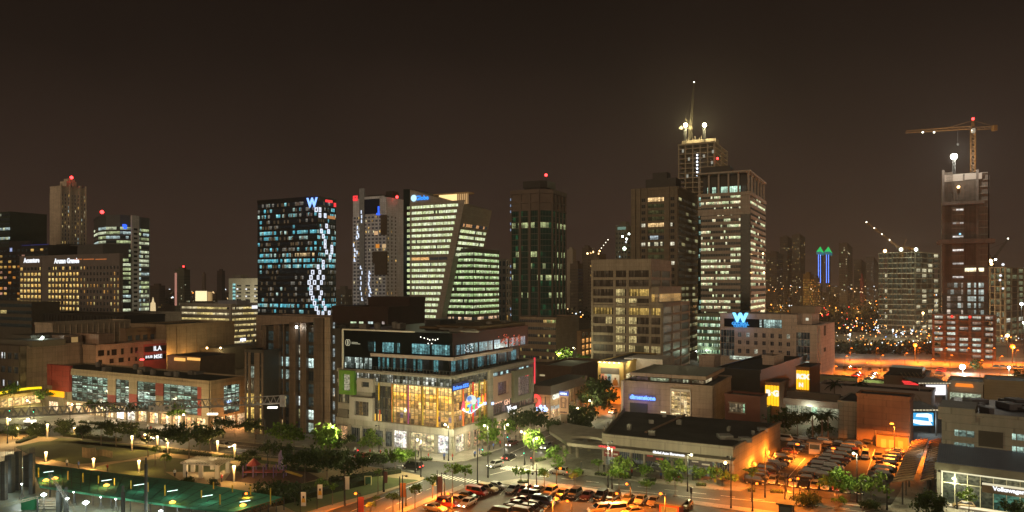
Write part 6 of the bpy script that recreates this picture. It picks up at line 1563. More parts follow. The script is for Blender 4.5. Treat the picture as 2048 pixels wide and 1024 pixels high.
m = MB()
for px,py in ((1508,930),(1535,905)):
 p_ = e1.pt(e1.s(px,.5),0,.6);m = MB();zz = e1.z(px,py,.6);m.tube((p_.x,p_.y,1),(p_.x,p_.y,zz - .6),.12);m.lathe([(.05,-.6),(.32,-.4),(.4,.2),(.1,.5)],8,(p_.x,p_.y,zz));m.build("wall_lamp",L_SOD,b.root)
 light("wall_lamp_beam",4000,(1,.24,.02),.3,b.root,e1.pt(e1.s(px,.5),zz,1.7))
p_ = e.pt(Ls - 1,hS - 2.4,3.6);sphere_mb(p_,.35).build("corner_lamp",L_WARM,b.root)
b.done(parapet=0);clutter(b,b.poly,b.h,6,8,.6)

# building with the glowing blue lettering
d = 214;C = D(1425,d);L = solve(C,-V,1248);R = solve(C,U,1462)
TANW = mat("tan plaster",(.36,.27,.20),.8,.1,.3,streak=.12)
b = Bld("furniture_store","tan box store with blue glowing lettering, tall lit window and glazed pavilion on its roof","store",C,[-V * L,Vector(),U * R,U * R - V * L],zat(775,d),TANW,DARKP)
e,e1 = b.e[0],b.e[1]
m = MB();e.box(m,e.s(1257),e.s(1311),e.z(1284,802),e.z(1284,789),.1,.3);m.build("sign_board",mat("blue grey board",(.16,.14,.22),.6),b.root)
b.text(e,1285,795.5,1.75,"dimensione",em("electric blue letters",(.12,.30,1.0),2.4),d=.5,bold=.05)
light("blue_letter_glow",420,(.12,.1,1),1.5,b.root,e.pt(e.s(1285),e.z(1285,800),3.2))
m = MB();e.box(m,e.s(1260),e.s(1295),0,e.z(1277,806),.1,.2);m.build("dark_door",DARKP,b.root)
b.win(e,e.s(1343),e.s(1380),max(.3,e.z(1360,834)),e.z(1360,784),6,6,lambda q,k:jit(RND.choice([(.8,.56,.22),(.95,.72,.36),(.45,.28,.11),(.65,.45,.2)]),RND,.5),gm=GLASS_NEAR,d=.1,name="tall_window")
m = MB();s0,s1 = e.s(1341.5),e.s(1381.5);zt = e.z(1360,781)
for q in (s0,(s0 + s1) / 2,s1):e.box(m,q - .12,q + .12,0,zt,.1,.4)
e.box(m,s0,s1,zt - .2,zt + .5,.1,.5);a_,c_ = e.pt(s0 + .5,e.z(1350,818),.3),e.pt(s1 - .8,e.z(1375,830),.3);m.tube(a_,c_,.25,n=4);m.build("window_frame",mat("pale frame",(.5,.46,.38),.6),b.root)
for q in range(3):m = MB();s0 = e.s(1322 + q * 3.6);e.box(m,s0,s0 + .45,e.z(1325,825),e.z(1325,823),.2,.4);m.build("small_lamp",em("cream lamp",(1,.85,.55),2),b.root)
m = MB();e.box(m,-.8,.01,0,b.h + .4,-14,.6);m.build("white_end_wall",mat("pale plaster",(.46,.38,.30),.8),b.root)
for q in range(1,9):z_ = b.h * q / 9;e.box(b.wall,e.s(1384),e.s(1424),z_,z_ + .06,-.1,.06)
# roof pavilion
pz = zat(756,d + 6);pq = [-V * (L - 3.5) + U * 3,-V * 3 + U * 3,-V * 3 + U * (R * .8),-V * (L - 3.5) + U * (R * .8)]
m = MB();m.prism([(p.x,p.y) for p in pq],b.h,pz);m.build("pavilion",mat("pavilion core",(.08,.06,.045),.7),b.root)
ep_ = Edge(C,pq[0],pq[1]);ep2 = Edge(C,pq[1],pq[2])
for (x0,x1,c) in ((1262,1296,(.05,.03,.03)),(1301,1338,(.28,.32,.20)),(1343,1364,(.07,.06,.04)),(1366,1378,(.40,.42,.28)),(1384,1412,(.16,.11,.06))):
 b.win(ep_,ep_.s(x0),ep_.s(x1),b.h + .5,pz - .6,6,1,lambda q,k:jit(c,RND,.8),gm=GLASS_NEAR,d=.05)
b.win(ep2,.6,ep2.len * .5,b.h + .5,pz - .6,5,1,lambda q,k:jit((.6,.5,.3),RND,.5),gm=GLASS_NEAR,d=.05)
ro = [-V * (L + .2) + U * .2 + V * 2,V * .6 + U * .2 - V * 2.4,V * .6 - V * 2.4 + U * (R * .95),-V * (L - 1.8) + U * (R * .95)]
m = MB();m.prism([(p.x,p.y) for p in ro],pz,pz + 1.0);m.build("pavilion_roof",TANW,b.root);m = MB();m.prism([(p.x,p.y) for p in ((p - (ro[0] + ro[2]) / 2) * .97 + (ro[0] + ro[2]) / 2 for p in ro)],pz + 1.0,pz + 1.06);m.build("roof_membrane",DARKP,b.root)
light("store_light",700,(1,.75,.45),1,b.root,e.pt(e.s(1360),6,5))
b.done(parapet=.5)

# store with the lit posters
d = 255;C = D(1247,d);L = solve(C,-V,1196);R = solve(C,U,1312)
b = Bld("sports_store","cream floodlit store with large sport posters under a row of lamps","store",C,[-V * L,Vector(),U * R,U * R - V * L],zat(727,d),mat("cream plaster",(.50,.36,.13),.8,.1,.3),ROOF)
e,e1 = b.e[0],b.e[1]
zt = e.z(1225,748);zb2 = e.z(1225,773)
m = MB();e.box(m,e.s(1202),L - 1.6,zt,e.z(1225,736),.05,.3);m.build("louvre_band",mat("grey louvre",(0,0,0)),b.root)
px_ = [(1202,1209,(.75,.35,.25)),(1209.3,1215,(.65,.68,.62)),(1215.3,1223,(.35,.55,.72)),(1223.3,1239,(.85,.82,.76))]
for q,(x0,x1,c) in enumerate(px_):
 m = MB();e.box(m,e.s(x0),e.s(x1),zb2,zt - .1,.1,.25);o = m.build("poster",mat(f"poster paper {q}",c,.5,.15,.8),b.root)
 m2 = MB();s0 = e.s((x0 + x1) / 2);
 if q == 3:                                       # a figure in an orange shirt
  z0 = zb2 + .4;a = .55
  m2.quad([e.pt(s0 - a * 1.3,z0,.3),e.pt(s0 + a * 1.3,z0,.3),e.pt(s0 + a * 1.5,z0 + 2.0,.3),e.pt(s0 - a * 1.5,z0 + 2.0,.3)],0);m2.quad([e.pt(s0 - a * 1.4,z0 + 1.9,.31),e.pt(s0 - a * 2.2,z0 + .2,.31),e.pt(s0 - a * 1.7,z0 + .1,.31),e.pt(s0 - a * .9,z0 + 1.5,.31)],0);m2.quad([e.pt(s0 + a * 1.4,z0 + 1.9,.31),e.pt(s0 + a * .9,z0 + 1.5,.31),e.pt(s0 + a * 1.7,z0 + .1,.31),e.pt(s0 + a * 2.2,z0 + .2,.31)],0)
  m2.build("poster_figure",mat("orange shirt print",(.62,.26,.05),.6),o)
  m3 = MB();m3.quad([e.pt(s0 - .3,z0 + 2.0,.3),e.pt(s0 + .3,z0 + 2.0,.3),e.pt(s0 + .35,z0 + 2.8,.3),e.pt(s0 - .35,z0 + 2.8,.3)]);m3.build("poster_head",mat("skin print",(.28,.14,.07),.6),o)
 else:
  m2.quad([e.pt(s0 - .5,zb2 + .8,.3),e.pt(s0 + .3,zb2 + .5,.3),e.pt(s0 + .5,zt - 1,.3),e.pt(s0 - .2,zt - .6,.3)]);m2.build("poster_figure",mat(f"poster figure {q}",[(.1,.05,.05),(.6,.2,.2),(.05,.2,.5)][q],.6),o)
for q in range(5):
 p_ = e.pt(L * (.12 + .19 * q),b.h + .2,1.5);m = MB();m.bar(e.pt(L * (.12 + .19 * q),b.h,0),p_,.1);m.lathe([(.02,-.2),(.3,0),(.02,.2)],6,p_);m.build("poster_lamp",em("sign flood lamp",(1,.9,.6),6),b.root)
 light("poster_lamp_beam",420,(1,.85,.5),.3,b.root,p_ + e.n * .8 - Z * .4)
m = MB();
for q in range(3):b.win(e1,3 + q * 6,7 + q * 6,6,b.h - 4,3,2,lambda a,k:jit((.9,.75,.4),RND,.4),gm=GLASS_NEAR,d=.06)
p_ = e1.pt(5,b.h + .3,2);light("poster_lamp_beam",700,(1,.85,.5),.3,b.root,p_)
m = MB();eb = Edge(C,-V * (L - 5) + U * 14,V * 10 + U * 14);eb.box(m,0,L + 5,0,zat(716,d + 14),-16,0);m.build("white_rear_hall",mat("white plaster",(.62,.58,.50),.8),b.root)
light("roof_glow",900,(1,.92,.7),.3,b.root,-V * 3 + U * 8 + Z * (b.h + 4))
m = MB();m.lathe([(.02,-.3),(.4,0),(.02,.3)],6,e1.pt(24,b.h - 3,.5));m.build("red_lamp",L_RED,b.root)
b.done(parapet=.4)

# from here on the street grid is turned a little further
V_,U_,GA_ = V,U,GA;GA = math.radians(35);V = Vector((math.cos(GA),-math.sin(GA),0));U = Vector((math.sin(GA),math.cos(GA),0))
# white office with the blue W panel
d = 316;C = D(1635,d);L = solve(C,-V,1441);R = solve(C,U,1667)
PINKW = mat("pinkish white render",(.64,.51,.43),.8,.08,.3,streak=.12)
b = Bld("office_building","pinkish white office with small square windows, bright deck below and a blue W panel","office building",C,[-V * L,Vector(),U * R,U * R - V * L],zat(652,d),PINKW,DARKP)
e,e1 = b.e[0],b.e[1]
s1,s2,s3 = e.s(1469),e.s(1590),e.s(1620)
zTop = e.z(1540,628);zr = lambda y:e.z(1540,y)
m = MB();e.box(m,0,e.s(1594),b.h,zTop,-20,0.3);m.build("upper_wall",PINKW,b.root)
m = MB();e.box(m,e.s(1449),e.s(1564),zr(656),zr(639),.3,.42);m.build("top_strip_glass",mat("dark strip glass",(.012,.012,.015),.15,0),b.root)
b.win(e,e.s(1528),e.s(1564),zr(655.5),zr(639.5),8,2,lambda q,k:jit((.5,.72,.66),RND,.6) if k else jit((.3,.45,.42),RND,.8),d=.45,gm=GLASS_NEAR,name="lit_strip")
for q in range(5):b.win(e,e.s(1519.5),e.s(1524.5),zr(654.5 - q * 3.2),zr(653 - q * 3.2),1,1,lambda a,k:(.6,.75,.7),d=.45,gm=GLASS,name="lit_slat")
rows = [(667,676),(683,691),(700,709)]
for i,(y0,y1) in enumerate(rows):
 for j in range(7):
  x = 1479.5 + j * 16.2;sA_,sB_ = e.s(x - 3.3),e.s(x + 3.6)
  m = MB();e.box(m,sA_,sB_,zr(y1 - .5),zr(y0 - .5),.02,.06)
  c = {(0,1):(.35,.4,.38),(0,0):(.12,.14,.13),(2,2):(.6,.6,.45),(0,6):(.2,.2,.15)}.get((i,j),(.015,.012,.012))
  b.win(e,sA_,sB_,zr(y1),zr(y0),2,2,lambda q,k:jit(c,RND,.8),d=.04,gm=GLASS_NEAR)
 # wall between windows
for i in range(4):
 ya = (656 if i == 0 else rows[i - 1][1]);yb = rows[i][0] if i < 3 else 716
 e.box(b.wall,s1,s2,zr(yb),zr(ya),-.2,.35)
for j in range(8):
 x0 = 1469 if j == 0 else 1479.5 + (j - 1) * 16.2 + 3.6;x1 = 1479.5 + j * 16.2 - 3.3 if j < 7 else 1590
 e.box(b.wall,e.s(x0),e.s(x1),zr(716),zr(656),-.2,.347)
for (a0,a1) in ((e.s(1442),s1),(s2,s3)):
 n = 5
 for i in range(4):b.win(e,a0,a1,zr(706 - i * 13.5 + 10),zr(706 - i * 13.5 - 2.8),n,1,lambda q,k:jit((.02,.022,.02),RND,.8) if RND.random() < .8 else (.07,.07,.05),d=.05,gm=GLASS_NEAR)
e.box(b.wall,s3,L,0,b.h,-.2,.35);e.box(b.wall,0,s3,zr(722),zr(716),-.2,.5)
e.box(b.wall,e.s(1590),e.s(1593),zr(716),zTop - .1,-.2,.36)
for (x0,x1,y0,y1) in ((1460,1517,715.5,722.5),(1521,1527,717,723),(1558,1567,719,726),(1572,1619,719,730),(1572,1602,733,742)):
 b.win(e,e.s(x0),e.s(x1),zr(y1),zr(y0),max(2,int((x1 - x0) / 6)),2,lambda q,k:jit((.68,.78,.62),RND,.4) if RND.random() < .85 else (.15,.17,.14),d=.06 if y0 > 723 else .55,gm=GLASS_NEAR,name="lit_deck")
lp = em("azure sign light",(.05,.42,1.0),.95)
m = MB();e.box(m,e.s(1469),e.s(1492),zr(655),zr(628),.35,.8);m.build("sign_panel",mat("navy sign panel",(.01,.05,.16),.5,0,emit=(.0,.07,.35),es=.5),b.root)
b.text(e,1480.5,636,5.4,"W",em("cyan W light",(.22,.75,1.0),1.9),d=.95,bold=.07,sx=1.1);b.text(e,1480.5,647.5,1.9,"GLOBAL",lp,d=.95,bold=.05,sx=1.1);b.text(e,1480.5,652.5,1.5,"CENTER",lp,d=.95,bold=.03,sx=1.15)
light("blue_sign_glow",500,(.1,.35,1),2,b.root,e.pt(e.s(1480),zr(640),4))
m = MB();s0 = e.s(1601);e.box(m,s0,s0 + 1.1,zr(641),zr(636),-9.95,-9.8);m.build("lit_window",em("pale lit window",(.9,.9,.7),.8),b.root)
m = MB();e.box(m,e.s(1596,-10),e.s(1624,-10),b.h,e.z(1610,627,-10),-24,-10);m.build("stair_block",PINKW,b.root)
m = MB();e.box(m,e.s(1565),e.s(1615),zTop,e.z(1580,612,-16),-26,-14);m.build("plant_room",mat("plant room render",(.30,.24,.18),.8),b.root)
rbox(b,e,1480,1492,621,DARKP,-10,-3,z0=zTop)
eB = Edge(C,V * .4,V * .4 + U * 40);m = MB();e1.box(m,3,R,0,e1.z(1655,647),-2,.5);m.build("white_side_wall",PINKW,b.root)
for (y0,y1) in ((651,671),(695,703)):m = MB();e1.box(m,e1.s(1648,.6),e1.s(1652,.6),e1.z(1650,y1,.6),e1.z(1650,y0,.6),.5,.6);m.build("slot_window",mat("grey slot glass",(.12,.11,.09),.9,spec=.1),b.root)
b.done(parapet=.3)

# low block before it, dark roof garden, and the two yellow striped sign blocks
b,L,R = plain("white_low_block","small white stair block before the pinkish white office","low building",1548,285,1525,1568,716,PINKW);b.done()
b,L,R = plain("white_low_block","low white block left of the small stair block, by the banded tower","low building",1428,300,1398,1440,716,PINKW);b.done()
b,L,R = plain("planted_roof_hall","wide low hall with dark planted roof before the pinkish white office","hall",1520,262,1432,1640,745,DARKP,mat("planted roof",(.03,.03,.012),.95,.5,.3));b.done()
def striped_sign(x0,x1,y0,y1,d,word,label,roof_y,xr):
 C = D(x1 - 2,d);L = solve(C,-V,x0 - 1);R = solve(C,U,xr)
 b = Bld("sign_block",label,"sign block",C,[-V * L,Vector(),U * R,U * R - V * L],zat(roof_y,d),mat("maroon sign block",(.14,.07,.045),.75,.12,.3),DARKP)
 e = b.e[0];W = L / 5;z0,z1 = e.z((x0 + x1) / 2,y1),e.z((x0 + x1) / 2,y0)
 for j in range(5):
  m = MB();e.box(m,j * W + .1,(j + .72) * W + .1,z0,z1,.1,.7);m.build("light_tube",em("amber tube light",(1.0,.48,.01),1.5),b.root)
 for t,(ch,sxx,zz,si) in enumerate(word):text_obj(ch,si,em("white sign letter",(1,.97,.9),1.0),b.root,e.pt(L * sxx,z0 + (z1 - z0) * zz,.85),e.t,"lettering",bold=.07)
 light("amber_sign_glow",500,(1,.5,.06),1,b.root,e.pt(L / 2,(z0 + z1) / 2,4))
 b.done(parapet=.3);return b
striped_sign(1532,1561,771,811,216,[("B",.25,.62,2.3),("&",.52,.6,1.2),("G",.8,.62,2.3)],"maroon block with amber light tubes and white letters, lower left of two",767,1578)
striped_sign(1594,1621,741,779,238,[("R",.2,.68,2.1),("O",.5,.68,2.1),("X",.82,.68,2.1),("N",.4,.24,1.8)],"maroon block with amber light tubes and white letters, upper right of two",736,1640)
b,L,R = plain("brick_house_block","low maroon block with a paned window, between the blue lettered store and striped sign","store",1520,205,1450,1534,797,mat("maroon plaster",(.16,.06,.04),.8,.15,.3),DARKP)
e = b.e[0];b.win(e,e.s(1459),e.s(1490),e.z(1475,824),e.z(1475,807),8,2,lambda q,k:jit((.22,.17,.10),RND,.7) if q != 7 else (.3,.5,.3),gm=GLASS_NEAR,d=.08)
m = MB();e.box(m,e.s(1457),e.s(1492),e.z(1475,807),e.z(1475,804),.1,.3);e.box(m,e.s(1457),e.s(1492),e.z(1475,827),e.z(1475,824),.1,.35);m.build("window_surround",TANW,b.root);b.done(parapet=.6)
b,L,R = plain("glass_entrance","small green glass entrance beside the maroon block, red lamps on its corner","entrance",1530,212,1512,1545,816,mat("green tint glass panel",(.05,.09,.06),.2,.1));
for q in range(4):m = MB();ee = b.e[0];ee.box(m,ee.len * q / 4,ee.len * q / 4 + .12,0,b.h,0,.15);m.build("mullion",GALV,b.root)
b.done(parapet=.2)

# mall across the lot: white wing, panelled block, big brown wall
d = 212;C = D(1692,d);L = solve(C,-V,1570);R = 14.0
b = Bld("mall_wing","white mall wing with recessed lit gallery and signless parapet behind the parking lot","mall",C,[-V * L,Vector(),U * R,U * R - V * L],zat(806,d),mat("grey white plaster",(.42,.39,.34),.8,.1,.3),mat("brown roof",(.07,.05,.04),.85,.25,.2))
e = b.e[0];zt = b.h
m = MB();e.box(m,0,L,zt - 1.6,zt + .3,-1,2.6);m.build("overhang",mat("pale mauve fascia",(.42,.37,.35),.7,.1,.3),b.root)
zq = e.z(1620,829)
for j in range(9):b.win(e,.5 + j * (L - 1) / 9,.5 + (j + .9) * (L - 1) / 9,zq,zt - 1.9,3,1,lambda q,k:jit((.30,.31,.20),RND,.4) if j != 4 else (.4,.7,.45),gm=GLASS_NEAR,d=.05,name="gallery_window")
e.box(b.wall,0,L,e.z(1620,850),zq,-.2,1.2);e.box(b.wall,0,L,0,.4,-.2,.3)
for j in range(6):b.win(e,1 + j * L / 6,(j + .75) * L / 6,.6,e.z(1620,851),2,1,lambda q,k:jit((.10,.06,.03),RND,.7),gm=GLASS_NEAR,d=.05)
for x in (1639,1668):
 p_ = e.pt(e.s(x,1.5),e.z(x,861,1.5),1.8);m = MB();m.lathe([(.02,-.2),(.5,0),(.02,.2)],8,p_);m.build("porch_lamp",L_WARM,b.root);light("porch_lamp_beam",350,(1,.75,.2),.3,b.root,p_ + e.n * 1.2 - Z * .2)
light("gallery_glow",900,(.9,1,.7),1,b.root,e.pt(L * .45,zq + 2,3.5))
m = MB();m.box8([p + Z * (zt + .3) for p in (-V * L + U * 1,V * -2 + U * 1,V * -2 + U * 3,-V * L + U * 3)] + [p + Z * (zt + 2) for p in (-V * L + U * 1,V * -2 + U * 1,V * -2 + U * 3,-V * L + U * 3)]);m.build("roof_plant_screen",mat("roof plant screen",(.10,.08,.07),.7),b.root)
b.done(parapet=.2)
d = 196;C = D(1716,d);L = solve(C,-V,1677)
b = Bld("panelled_block","grey panelled corner block with a pale joint grid, left of the big brown wall","mall",C,[-V * L,Vector(),U * 18,U * 18 - V * L],zat(806,d),mat("grey green panel wall",(.24,.23,.19),.6,.12,.3),DARKP)
e = b.e[0];m = MB()
for q in range(5):e.box(m,L * q / 4 - .04,L * q / 4 + .04,0,b.h,0,.06)
for q in range(9):e.box(m,0,L,b.h * q / 8 - .04,b.h * q / 8 + .04,0,.055)
m.build("joint_grid",mat("joint strip",(.12,.11,.09),.6),b.root);b.done(parapet=.3)
d = 186;C = D(1820,d);L = solve(C,-V,1714)
BW = mat("brown wall render",(.27,.14,.075),.85,.15,.25,streak=.12)
b = Bld("mall_block","big blank brown mall wall behind the tall orange lamp of the parking lot","mall",C,[-V * L,Vector(),U * 7,U * 7 - V * L],zat(797,d),BW,DARKP)
e = b.e[0];zl = e.z(1760,860)
m = MB();e.box(m,0,L,0,zl,-.2,.5);m.build("plinth",mat("tan plinth",(.33,.20,.10),.8,.12),b.root);m = MB();e.box(m,e.s(1756),L,0,e.z(1790,869),.5,3);m.build("service_wall",mat("tan plinth",(0,0,0)),b.root)
for (x0,x1,y0) in ((1762,1772,882),(1778,1790,884),(1796,1806,886)):m = MB();e.box(m,e.s(x0,3),e.s(x1,3),0,e.z(x0,y0,3) + .6,3,3.1);m.build("service_door",mat("pale door",(.45,.33,.2),.7),b.root)
m = MB();e.box(m,e.s(1729),e.s(1746),e.z(1738,880),e.z(1738,877.5),.5,3);m.build("door_canopy",STEEL,b.root);m = MB();e.box(m,e.s(1733),e.s(1744),0,e.z(1738,882),.5,.6);m.build("door",DARKP,b.root)
m = MB();p_ = e.pt(e.s(1752),0,.8);m.tube((p_.x,p_.y,0),(p_.x,p_.y,zl),.15);m.build("pipe",mat("lit pipe",(.5,.35,.15),.5),b.root)
for q in range(1,6):e.box(b.wall,L * q / 6 - .03,L * q / 6 + .03,zl,b.h,-.1,.04)
b.done(parapet=.4)
b,L,R = plain("mall_roof_hall","long low hall with mauve parapet behind the brown wall and palms","mall",1862,245,1636,(14,),790,mat("mauve grey parapet",(.33,.27,.25),.75,.1,.3),mat("brown roof",(0,0,0)));b.done(parapet=1.0)
# row along the far car park: tan wall, green lit wall, dark red signed hall, glazed shop, slatted hall
b,L,R = plain("low_hall","low olive tan wall with small lit openings behind the two palms","low hall",1710,285,1622,(5,),757,mat("olive tan wall",(.26,.21,.13),.8,.1,.3),DARKP);
for x in (1655,1700):m = MB();ee = b.e[0];ee.box(m,ee.s(x),ee.s(x + 5),ee.z(x,781),ee.z(x,778),.1,.3);m.build("lit_opening",em("cream lit opening",(.95,.9,.6),.9),b.root)
b.done(parapet=.3)
b,L,R = plain("low_hall","low wall washed in green light right of the two palms","low hall",1768,276,1728,(5,),763,mat("pale olive wall",(.36,.36,.22),.8,.1,.3),DARKP);ee = b.e[0]
light("green_wall_wash",1100,(.75,1,.4),.5,b.root,ee.pt(ee.len * .4,2.5,5));b.done(parapet=.3)
b,L,R = plain("signed_hall","dark brown hall with a red ribbon of lettering, left of the white glowing screen","store",1846,262,1768,(26,),757,mat("dark brown wall",(.15,.10,.07),.8,.1,.3),DARKP);ee = b.e[0]
for q in range(3):m = MB();ee.box(m,ee.s(1804 + q * 2,.5),ee.s(1836 + q,.5),ee.z(1820,764 + q * 2.6,.5),ee.z(1820,762.6 + q * 2.6,.5),.3,.7);m.build("red_neon_bar",em("red neon",(1,.05,.05),1.3),b.root)
m = MB();ee.box(m,ee.s(1772),L - 1,b.h,b.h + 2.6,-18,-8);m.build("roof_hump",DARKP,b.root);b.done(parapet=.5)
def screen(name,label,x0,x1,y0,y1,d,mtl,art=None):
 C = D((x0 + x1) / 2,d);root = empty(name,D((x0 + x1) / 2,d),label,"screen");hw = (x1 - x0) / 2 / FPX * d;z0,z1 = zat(y1,d),zat(y0,d)
 m = MB();m.box(-hw,hw,0,.35,z0,z1);m.build("display",mtl,root);m = MB();m.box(-hw - .4,hw + .4,.36,.9,z0 - .4,z1 + .4)
 for q in (-hw + .6,hw - .6):m.box(q - .3,q + .3,.4,1.0,0,z0)
 m.build("frame",STEEL,root)
 light("screen_glow",350,(.75,.9,1),2,root,(0,-4,(z0 + z1) / 2))
 return root,hw,z0,z1
screen("video_screen","glowing white screen under a roof canopy beside the orange lettered shop",1853,1893,770,790,258,em("white screen light",(1,.93,.95),1.3))
r_,hw,z0,z1 = screen("video_screen","blue video screen with white shapes above the arcade walkway",1821,1867,826,851,205,em("blue screen light",(.03,.42,.85),1.0))
m = MB();m.quad([(-hw * .45,-.03,z1 - .2),(-hw * .55,-.03,z1 - 1),(hw * .55,-.03,z1 - 1.3),(hw * .62,-.03,z0 + 1.2),(hw * .92,-.03,z0 + 1),(hw * .85,-.03,z1 - .5),(hw * .5,-.03,z1 - .1)]);m.quad([(-hw * .95,-.03,z0 + .9),(-hw * .1,-.03,z0 + .2),(hw * .9,-.03,z0 + .1),(hw * .7,-.03,z0 + 1.1),(-.2 * hw,-.03,z0 + 1.5),(-hw * .9,-.03,z0 + 1.8)])
m.build("picture_shapes",em("screen white",(.85,.95,1),1.5),r_)
b,L,R = plain("glazed_shop","white shop with orange ribbon lettering over a wide greenish glass front","store",1966,256,1897,(16,),768,mat("pale cream wall",(.45,.40,.30),.8,.1,.3),DARKP);ee = b.e[0]
b.win(ee,ee.s(1900),ee.s(1962),ee.z(1930,800),ee.z(1930,786),14,1,lambda q,k:jit((.45,.52,.36),RND,.5),gm=GLASS_NEAR,d=.06)
for q in range(3):m = MB();ee.box(m,ee.s(1912 - q,.5),ee.s(1945 + q,.5),ee.z(1930,769 + q * 2.4,.5),ee.z(1930,767.6 + q * 2.4,.5),.3,.7);m.build("orange_neon_bar",em("orange neon",(1,.25,.02),1.3),b.root)
ee.box(b.wall,0,L,ee.z(1930,786) ,ee.z(1930,783),-.2,.9);b.done(parapet=.6)
b,L,R = plain("slatted_hall","low hall faced with horizontal tan slats at the right frame edge","hall",2065,250,1968,(16,),766,mat("tan slats",(.36,.29,.18),.8,.1,.3),DARKP)
for q in range(9):b.e[0].box(b.wall,0,L,q * b.h / 9,q * b.h / 9 + b.h / 9 * .55,0,.4)
b.done(parapet=.3)
# arcade gate canopies over the walkway
def gate(label,x0,x1,yt,yb,d,leg=True):
 C = D((x0 + x1) / 2,d);root = empty("gate_canopy",C,label,"canopy","gate canopies over the arcade");hw = (x1 - x0) / 2 / FPX * d;z1,z0 = zat(yt,d),zat(yb,d)
 m = MB();dp = (z1 - z0) * 2.2 + 3
 m.box8([(-hw,0,z0),(hw,0,z0),(hw,dp,z0 + .6),(-hw,dp,z0 + .6),(-hw,0,z0 + .5),(hw,0,z0 + .5),(hw,dp,z0 + 1.1),(-hw,dp,z0 + 1.1)]);m.build("roof_slab",mat("canopy steel",(.11,.09,.07),.6),root)
 m = MB();n = 11
 for q in range(n):x = -hw + 2 * hw * (q + .5) / n;m.box(x - hw / n * .7,x + hw / n * .7,-.12,-.02,z0 + .1,z0 + .42)
 tag(m.build("edge_lights",em("cream edge light",(1,.85,.55),.7),root),kind="stuff")
 m = MB()
 for q in range(9):x = -hw + 2 * hw * q / 8;m.bar((x,dp - 1,z0 + 1.1),(x,dp + 1.5,z0 + 2.6),.15)
 m.build("rafters",mat("canopy rafters",(.35,.28,.18),.6),root)
 for q in (-hw + 1,hw - 1):m = MB();m.bar((q,1,0),(q,1,z0),.35);m.build("post",GALV,root)
gate("gate canopy with cream edge lights over the white glowing screen",1836,1902,750,768,254)
gate("gate canopy with cream edge lights over the blue video screen",1812,1884,796,822,200)

# showroom on the right with the striped metal skirt roof
C = P(1874,1012)
C = Vector((C.x,C.y,0));eV = Edge(C,Vector(),V * 60)
hW = None
b = Bld("car_showroom","grey car showroom with ribbed metal skirt roof and wide glass front, lower right","showroom",C,[Vector(),V * 34,V * 34 + U * 34,U * 34],9.9,mat("grey showroom panel",(.26,.25,.215),.6,.1,.3,streak=.1),DARKP)
e = b.e[0];el = b.e[3]
zS = e.z(1900,935);zS2 = e.z(1900,940)
c0 = 7.2
m = MB();bk = 5.0
up = [U * bk + V * .4,V * 34 + U * bk,V * 34 + U * 30,V * .4 + U * 30]
eu = Edge(C,up[0],up[1]);zsk = eu.z(1960,896);zU = eu.z(1960,833)
m.prism([(p.x,p.y) for p in up],5,zU);m.build("upper_storey",b.wallm,b.root)
b.h = e.z(1900,928) - .3
sk = MB();s_lo,s_hi = b.h + .5,zsk
n = 90
for q in range(n):
 x0,x1 = 34.0 * q / n,34.0 * (q + .6) / n
 sk.box8([V * x0 + Z * s_lo - U * .6,V * x1 + Z * s_lo - U * .6,V * x1 + U * bk + Z * s_hi,V * x0 + U * bk + Z * s_hi] + [p + Z * .14 for p in (V * x0 + Z * s_lo - U * .6,V * x1 + Z * s_lo - U * .6,V * x1 + U * bk + Z * s_hi,V * x0 + U * bk + Z * s_hi)])
sk.box8([V * 0 + Z * (s_lo - .2) - U * .6,V * 34 + Z * (s_lo - .2) - U * .6,V * 34 + U * bk + Z * (s_hi - .2),U * bk + Z * (s_hi - .2)] + [p + Z * .2 for p in (V * 0 + Z * (s_lo - .2) - U * .6,V * 34 + Z * (s_lo - .2) - U * .6,V * 34 + U * bk + Z * (s_hi - .2),U * bk + Z * (s_hi - .2))])
sk.build("ribbed_skirt_roof",mat("blue grey ribbed metal",(.17,.21,.30),.4,.1,.5),b.root)
m = MB();m.box8([-V * .3 - U * .8 + Z * (b.h - .9),V * 34 - U * .8 + Z * (b.h - .9),V * 34 + U * .4 + Z * (b.h - .9),-V * .3 + U * .4 + Z * (b.h - .9)] + [p + Z * 1.4 for p in (-V * .3 - U * .8 + Z * (b.h - .9),V * 34 - U * .8 + Z * (b.h - .9),V * 34 + U * .4 + Z * (b.h - .9),-V * .3 + U * .4 + Z * (b.h - .9))]);m.build("eave_beam",mat("olive eave",(.17,.16,.12),.7),b.root)
for (x0,x1,y0,y1,br) in ((1909,1917,859,871,.5),(1917.5,1949,860,872,.33),(1909,1917,884,896,.4),(1917.5,1949,885,897,.22),(2024,2032,867,879,.8),(2033,2060,868,880,.62),(2024,2032,892,904,.8),(2033,2060,893,905,.62)):
 b.win(eu,eu.s(x0),eu.s(x1),eu.z(x0,y1),eu.z(x0,y0),2,1,lambda q,k:sc((.62,.9,.75),br * RND.uniform(.7,1.2)),gm=GLASS_NEAR,d=.06)
m = MB();eu.box(m,eu.s(1957),eu.s(2006),zsk + .4,eu.z(1980,863),.02,.12);m.build("dark_panel",mat("dark olive panel",(.05,.045,.035),.5),b.root)
m = MB();cu = (up[0] + up[2]) / 2;m.prism([(p.x,p.y) for p in ((p - cu) * .96 + cu for p in up)],zU,zU + .1);m.build("upper_roof",mat("blue black roof",(.018,.022,.045),.35,.2,.3),b.root)
m = MB()
